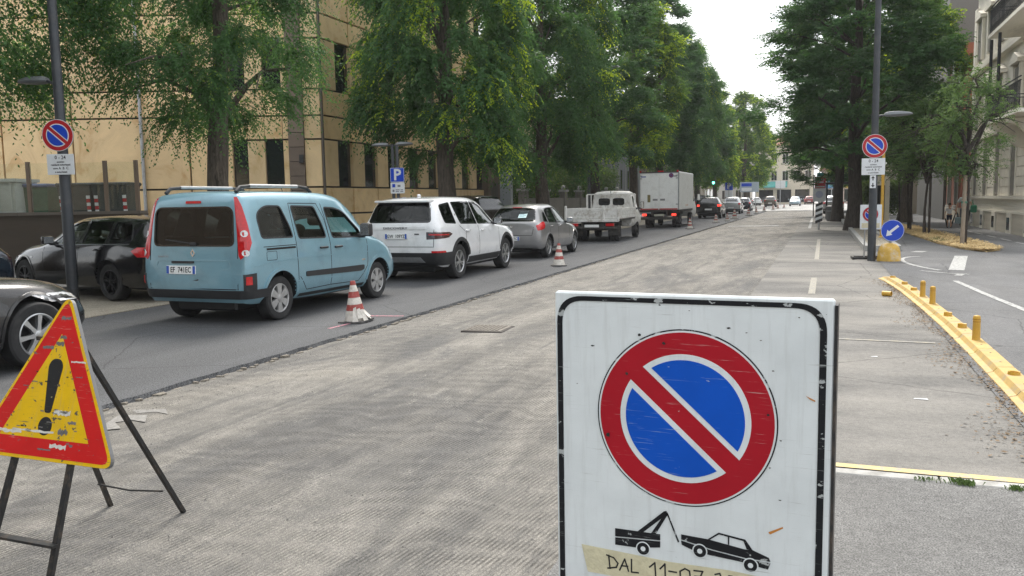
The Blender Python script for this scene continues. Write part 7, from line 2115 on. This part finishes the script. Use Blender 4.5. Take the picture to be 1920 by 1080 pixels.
MB().prism(circ(.17, 24, 0, 1.66), 0, .004, Matrix.Translation((0, -.071, 0)) @ UPR).obj('round_symbol', pm('faded_blue', (.26, .28, .36), .6), r)
r = thing('bus_stop_sign', 'red bus stop board with teal top on a slim dark pole', 'bus stop', (-.56, 69.0, 0))
MB().tube([(0, 0, -.05), (0, 0, 3.2)], .04, 10).obj('pole', IRON, r, smooth=True)
MB().bbox(.06, .86, -.03, .03, 1.95, 3.05, .01).obj('red_board', pm('bus_red', (.50, .04, .05), .45), r)
MB().bbox(.22, .70, -.03, .03, 3.06, 3.35, .01).obj('teal_top', pm('bus_teal', (.02, .32, .36), .45), r)
for k, (z, w) in enumerate(((2.80, .6), (2.62, .5), (2.28, .64))): MB().bbox(.46 - w / 2, .46 + w / 2, -.04, -.031, z - .05, z + .05, .003).obj('white_band', FACE_WC, r)
r = thing('bus_shelter', 'dark framed open bus shelter between the island trees', 'bus shelter', (.35, 60, 0))
for x in (0, 1.5):
    for y in (0, 3.2): MB().tube([(x, y, 0), (x, y, 2.35)], .05, 8).obj('post', IRON, r)
MB().bbox(-.1, 1.6, -.1, 3.3, 2.35, 2.47, .02).obj('roof', IRON, r)
MB().bbox(1.47, 1.50, .1, 3.1, .3, 2.2, .004).obj('glass_panel', FENCE_GL, r)
MB().bbox(1.0, 1.35, .5, 2.7, .42, .48, .01).obj('bench', IRON, r)
r = thing('litter_bin', 'grey drum litter bin on the island before the bus shelter', 'bin', (.62, 56.5, 0))
MB().lathe([(.28, 0), (.30, .1), (.30, .82), (.33, .84), (.33, .92), (.2, .96), (0, .96)], 20).obj('drum', pm('bin_grey', (.12, .125, .13), .5, .3), r, smooth=True); MB().lathe([(.305, .6), (.312, .6), (.312, .64), (.305, .64)], 20, closed=True).obj('band', GALV, r)
r = thing('low_wall', 'low stone kiosk wall behind the thick hornbeam trunk', 'wall', (2.5, 50, 0))
piece('block', r, CREAM, 0, 1.0, 0, .5, 0, 2.6); piece('door', r, IRON, .25, .75, -.03, 0, .2, 2.1)
HEDGE = leaf_mat('hedge_leaf', (.07, .125, .04), (.15, .22, .05))
def hedge(label, x0, x1, y0, y1, h, n, seed):
    rg = np.random.default_rng(seed)
    P = np.stack([rg.uniform(x0, x1, n), rg.uniform(y0, y1, n), h * rg.uniform(0, 1, n) ** .6], 1); P += rg.normal(0, .1, P.shape); P[:, 2] = np.abs(P[:, 2])
    o = me_obj('hedge', leaf_mesh('hedge', P, rg.normal(0, 1, (n, 3)), rg.normal(0, 1, (n, 3)), rg.uniform(.12, .22, n), rg.uniform(.08, .13, n), rg.uniform(0, .8, n), HEDGE))
    tag(o, label, 'hedge')
hedge('bright hedge behind the yellow pole', 3.0, 6.0, 70, 72, 2.6, 9000, 5)
hedge('dark shrubbery behind the garden wall', -18.6, -16.8, 46.5, 73, 4.2, 26000, 6)
hedge('tall foliage screen closing the far right side', 4.6, 6.2, 108, 140, 7.0, 14000, 8)
# ------------------------------------------------------------------ far signs and signal
r = thing('traffic_light', 'traffic light showing green under the far left trees', 'traffic light', (-10.9, 92.0, 0))
MB().tube([(0, 0, 0), (0, 0, 4.2)], .06, 10).obj('pole', IRON, r)
MB().bbox(-.20, .20, -.2, .05, 2.95, 4.05, .03).obj('signal_box', BLACK_PL, r)
for k, (c, e) in enumerate(((pm('signal_red_off', (.12, .01, .01), .3), 0), (pm('signal_amber_off', (.12, .06, .01), .3), 0), (pm('signal_green_lit', (.02, .5, .3), .3, emit=(.10, 1.0, .60), estr=2.2), 1))):
    MB().lathe([(.13, 0), (.12, .02), (0, .03)], 18, Matrix.Translation((0, -.2, 3.85 - k * .35)) @ Matrix.Rotation(PI / 2, 4, 'X')).obj('signal_lens', c, r)
r = thing('parking_sign', 'far blue P sign beside the traffic light', 'road sign', (-10.3, 102, 0))
MB().tube([(0, 0, 0), (0, 0, 3.4)], .05, 8).obj('pole', GALV, r); p = MB().bbox(-.45, .45, -.03, .03, 2.4, 3.3, .01).obj('blue_panel', FACE_BC, r); text_obj('lettering', 'P', .9, FACE_WC, p, (0, -.035, 2.85), (PI / 2, 0, 0), .004, bold=.02); MB().bbox(-.45, .45, -.03, .03, 1.6, 2.36, .01).obj('notice_plate', FACE_WC, r)
r = thing('direction_sign', 'wide pale direction board on two posts beyond the traffic light', 'road sign', (-8.9, 114, 0))
for x in (-.8, .8): MB().tube([(x, .06, 0), (x, .06, 3.5)], .05, 8).obj('post', GALV, r)
MB().bbox(-1.2, 1.2, -.03, .03, 2.2, 3.5, .02).obj('board', pm('board_pale', (.34, .40, .46), .5), r)
for z, c in ((3.15, FACE_BC), (2.55, FACE_WC)): MB().bbox(-1.0, .3, -.05, -.031, z - .2, z + .2, .005).obj('blue_stripe' if c is FACE_BC else 'white_stripe', c, r)
for i, (x, y, lb) in enumerate(((-6.6, 150, 'white advertising panel on a post before the far end house'), (1.6, 150, 'blue advertising panel on a post at the far junction'))):
    r = thing('roadside_panel', lb, 'road sign', (x, y, 0)); MB().tube([(0, 0, 0), (0, 0, 4.3)], .06, 8).obj('post', GALV, r); MB().bbox(-.8, .8, -.05, .05, 2.9, 4.2, .02).obj('panel', FACE_WC if i == 0 else pm('panel_blue', (.08, .25, .40), .5), r)

# ------------------------------------------------------------------ people on the pavement
SKIN = pm('skin', (.50, .30, .21), .6, var=.08, vscale=12)
HAIR = pm('dark_hair', (.03, .022, .016), .7, var=.2, vscale=40)
def body_mesh(name, joints, edges, mat, parent):
    """one continuous skinned figure from joints with radii"""
    me = bpy.data.meshes.new(name)
    names = list(joints)
    me.from_pydata([joints[k][:3] for k in names], [(names.index(a), names.index(b)) for a, b in edges], [])
    o = me_obj(name, me)
    md = o.modifiers.new('skin', 'SKIN'); md.use_smooth_shade = True
    for i, k in enumerate(names):
        rx = joints[k][3]; ry = joints[k][4] if len(joints[k]) > 4 else rx
        me.skin_vertices[0].data[i].radius = (rx, ry)
        me.skin_vertices[0].data[i].use_root = (i == 0)
    sb = o.modifiers.new('sub', 'SUBSURF'); sb.levels = 2; sb.render_levels = 2
    dg = bpy.context.evaluated_depsgraph_get()
    new = bpy.data.meshes.new_from_object(o.evaluated_get(dg))
    bpy.data.objects.remove(o)
    new.materials.clear(); new.materials.append(mat)
    new.polygons.foreach_set('use_smooth', [True] * len(new.polygons))
    return me_obj(name, new, parent)
def person(label, loc, rz, h, shirt, lower, shorts=True, hold_r=None, hold_l=None):
    """standing or walking figure, faces -y; local units scaled by height"""
    r = thing('person', label, 'person', loc, RAD(rz))
    s = h / 1.75
    hr = hold_r or (.27, -.06, .80); hl = hold_l or (-.27, -.06, .80)
    J = {'pelvis': (0, 0, .95, .13, .10), 'waist': (0, 0, 1.10, .125, .09), 'chest': (0, .01, 1.32, .155, .105), 'neck0': (0, .01, 1.46, .075, .07), 'neck': (0, 0, 1.53, .052), 'head0': (0, -.015, 1.60, .075, .085), 'head': (0, -.015, 1.68, .082, .095), 'headt': (0, -.005, 1.745, .05, .06),
         'sr': (.17, .01, 1.41, .062), 'er': ((.17 + hr[0]) / 2 + .04, .03, (1.41 + hr[2]) / 2 + .0, .042), 'wr': (hr[0], hr[1], hr[2], .028), 'sl': (-.17, .01, 1.41, .062), 'el': ((-.17 + hl[0]) / 2 - .04, .03, (1.41 + hl[2]) / 2, .042), 'wl': (hl[0], hl[1], hl[2], .028),
         'hipr': (.09, 0, .88, .088), 'kr': (.10, -.10, .49, .060), 'ar': (.10, -.03, .09, .040), 'tr': (.105, -.17, .04, .034), 'hipl': (-.09, 0, .88, .088), 'kl': (-.10, .02, .49, .060), 'al': (-.10, .12, .10, .040), 'tl': (-.105, -.01, .04, .034)}
    for nm, w, sg in (('r', hr, 1), ('l', hl, -1)):
        J['p' + nm] = (w[0], w[1] - .01, w[2] - .07, .026, .016)
        for q in range(4): J['f%s%d' % (nm, q)] = (w[0] + (q - 1.5) * .018, w[1] - .03, w[2] - .145 - .012 * (q in (1, 2)), .0085)
        J['t' + nm] = (w[0] - sg * .04, w[1] - .04, w[2] - .09, .009)
    E = [('pelvis', 'waist'), ('waist', 'chest'), ('chest', 'neck0'), ('neck0', 'neck'), ('neck', 'head0'), ('head0', 'head'), ('head', 'headt'), ('chest', 'sr'), ('sr', 'er'), ('er', 'wr'), ('chest', 'sl'), ('sl', 'el'), ('el', 'wl'), ('pelvis', 'hipr'), ('hipr', 'kr'), ('kr', 'ar'), ('ar', 'tr'), ('pelvis', 'hipl'), ('hipl', 'kl'), ('kl', 'al'), ('al', 'tl')]
    for nm in 'rl': E += [('w' + nm, 'p' + nm), ('w' + nm, 't' + nm)] + [('p' + nm, 'f%s%d' % (nm, q)) for q in range(4)]
    J = {k: tuple(c * s for c in v) for k, v in J.items()}
    body_mesh('body', J, E, SKIN, r)
    g = .018 * s
    def grow(k, e): v = J[k]; return (*v[:3], v[3] + e, (v[4] if len(v) > 4 else v[3]) + e)
    K = {'pelvis': grow('pelvis', g), 'waist': grow('waist', g), 'chest': grow('chest', g), 'neck0': (J['neck0'][0], J['neck0'][1], J['neck0'][2] - .01, .085 * s, .08 * s)}
    EE = [('pelvis', 'waist'), ('waist', 'chest'), ('chest', 'neck0')]
    for nm in 'rl':
        a, b = Vector(J['s' + nm][:3]), Vector(J['e' + nm][:3]); m = a.lerp(b, .72)
        K['s' + nm] = grow('s' + nm, g); K['m' + nm] = (*m, .068 * s); EE += [('chest', 's' + nm), ('s' + nm, 'm' + nm)]
    body_mesh('shirt', K, EE, shirt, r)
    K = {'pelvis': grow('pelvis', g * .9)}; EE = []
    for nm in 'rl':
        a, b = Vector(J['hip' + nm][:3]), Vector(J['k' + nm][:3])
        K['hip' + nm] = grow('hip' + nm, g * 1.2); EE.append(('pelvis', 'hip' + nm))
        if shorts: m = a.lerp(b, .8); K['k' + nm] = (*m, .085 * s); EE.append(('hip' + nm, 'k' + nm))
        else: K['k' + nm] = grow('k' + nm, g); c = Vector(J['a' + nm][:3]); K['a' + nm] = (*c, .06 * s); EE += [('hip' + nm, 'k' + nm), ('k' + nm, 'a' + nm)]
    body_mesh('shorts' if shorts else 'trousers', K, EE, lower, r)
    for nm in 'rl':
        a, b = Vector(J['a' + nm][:3]), Vector(J['t' + nm][:3])
        MB().tube([a + Vector((0, .04 * s, -.045 * s)), a.lerp(b, .5) + Vector((0, 0, -.02 * s)), b + Vector((0, -.04 * s, -.005 * s))], [.042 * s, .046 * s, .032 * s], 10).obj('shoe', BLACK_PL, r, smooth=True)
    hb = MB(); hc = Vector(J['head'][:3])
    hb.lathe([(0, .115 * s), (.06 * s, .105 * s), (.095 * s, .06 * s), (.104 * s, 0), (.098 * s, -.05 * s)], 18, Matrix.Translation(hc + Vector((0, .018 * s, .01 * s))))
    hb.obj('hair', HAIR, r, smooth=True)
    f = MB()
    for sx in (-1, 1): f.lathe([(0, -.008 * s), (.010 * s, 0), (0, .008 * s)], 8, Matrix.Translation(hc + Vector((sx * .032 * s, -.094 * s, -.005 * s))))
    f.obj('eye', INK, r)
    MB().bbox(-.012 * s, .012 * s, hc.y - .118 * s, hc.y - .08 * s, hc.z - .045 * s, hc.z - .01 * s, .005 * s).obj('nose', SKIN, r)
    MB().bbox(-.024 * s, .024 * s, hc.y - .098 * s, hc.y - .085 * s, hc.z - .072 * s, hc.z - .062 * s, .003 * s).obj('mouth', pm('lips', (.40, .16, .13), .6), r)
    return r
WSHIRT = pm('white_cotton', (.66, .66, .68), .85, var=.06, vscale=10)
NAVY = pm('navy_cotton', (.02, .025, .05), .85)
GREENT = pm('green_cotton', (.03, .22, .12), .8)
person('child in a white T-shirt and navy shorts walking hand in hand with an adult', (5.50, 42.6, 0), -10, 1.15, WSHIRT, NAVY, True, hold_r=(.42, -.05, 1.15))
person('adult in a pale top and grey trousers walking beside the child', (6.12, 42.8, 0), -10, 1.68, pm('pale_top', (.55, .60, .60), .85), pm('grey_trousers', (.14, .15, .17), .85), False, hold_l=(-.34, -.06, .86), hold_r=(.30, -.10, .98))
r = thing('shoulder_bag', 'green bag hanging at the adult walker\'s side', 'bag', (6.46, 42.55, .72), RAD(-8))
MB().bbox(-.13, .13, -.20, .05, 0, .34, .06, seg=2).obj('pouch', GREENT, r, smooth=True); MB().tube([(0, -.15, .32), (-.05, -.1, .55), (-.06, .0, .32)], .012, 8).obj('handle', GREENT, r)
r = thing('shopping_bag', 'pale blue-grey bag carried low between the two walkers', 'bag', (5.86, 42.65, .22), 0)
MB().bbox(-.12, .12, -.09, .09, 0, .30, .03).obj('pouch', pm('bag_grey', (.22, .30, .32), .7), r); MB().tube([(-.07, 0, .29), (0, 0, .48), (.07, 0, .29)], .008, 6).obj('handle', pm('bag_grey', (.2, .3, .3)), r)
# thin summer haze down the street
hz = MB().box(-60, 40, -100, 192, -1.2, 24).obj('haze', None)
hm = bpy.data.materials.new('haze_air'); hm.use_nodes = True; hn = hm.node_tree.nodes; hn.remove(hn['Principled BSDF'])
hv = hn.new('ShaderNodeVolumePrincipled'); hv.inputs['Color'].default_value = (.97, .98, 1, 1); hv.inputs['Density'].default_value = .00045
hm.node_tree.links.new(hv.outputs[0], hn['Material Output'].inputs['Volume']); hz.data.materials.append(hm); tag(hz, kind='stuff')
# cast-iron inspection cover left standing in the planed surface
r = thing('manhole_cover', 'square ribbed cast-iron inspection cover in the planed road', 'manhole cover', (-4.05, 9.95, ZM + .002), RAD(2))
CAST = pm('cast_iron_dusty', (.20, .18, .155), .8, .2, var=.3, vscale=25)
MB().bbox(-.25, .25, -.24, .24, 0, .022, .006).obj('plate', CAST, r)
tb = MB()
for i in range(8):
    for j in range(8): tb.box(-.22 + i * .056, -.188 + i * .056, -.21 + j * .054, -.178 + j * .054, .022, .028)
tag(tb.obj('tread_studs', CAST, r), kind='stuff')
for (x0, x1, y0, y1) in ((-.28, .28, -.27, -.245), (-.28, .28, .245, .27), (-.28, -.255, -.245, .245), (.255, .28, -.245, .245)): MB().bbox(x0, x1, y0, y1, -.01, .014, .004).obj('frame', pm('frame_iron_dark', (.07, .06, .055), .8), r)
print('objects', len(bpy.data.objects), 'tris', sum(len(m.loop_triangles) or sum(len(p.vertices) - 2 for p in m.polygons) for m in bpy.data.meshes if m.users and len(m.polygons) < 20000))
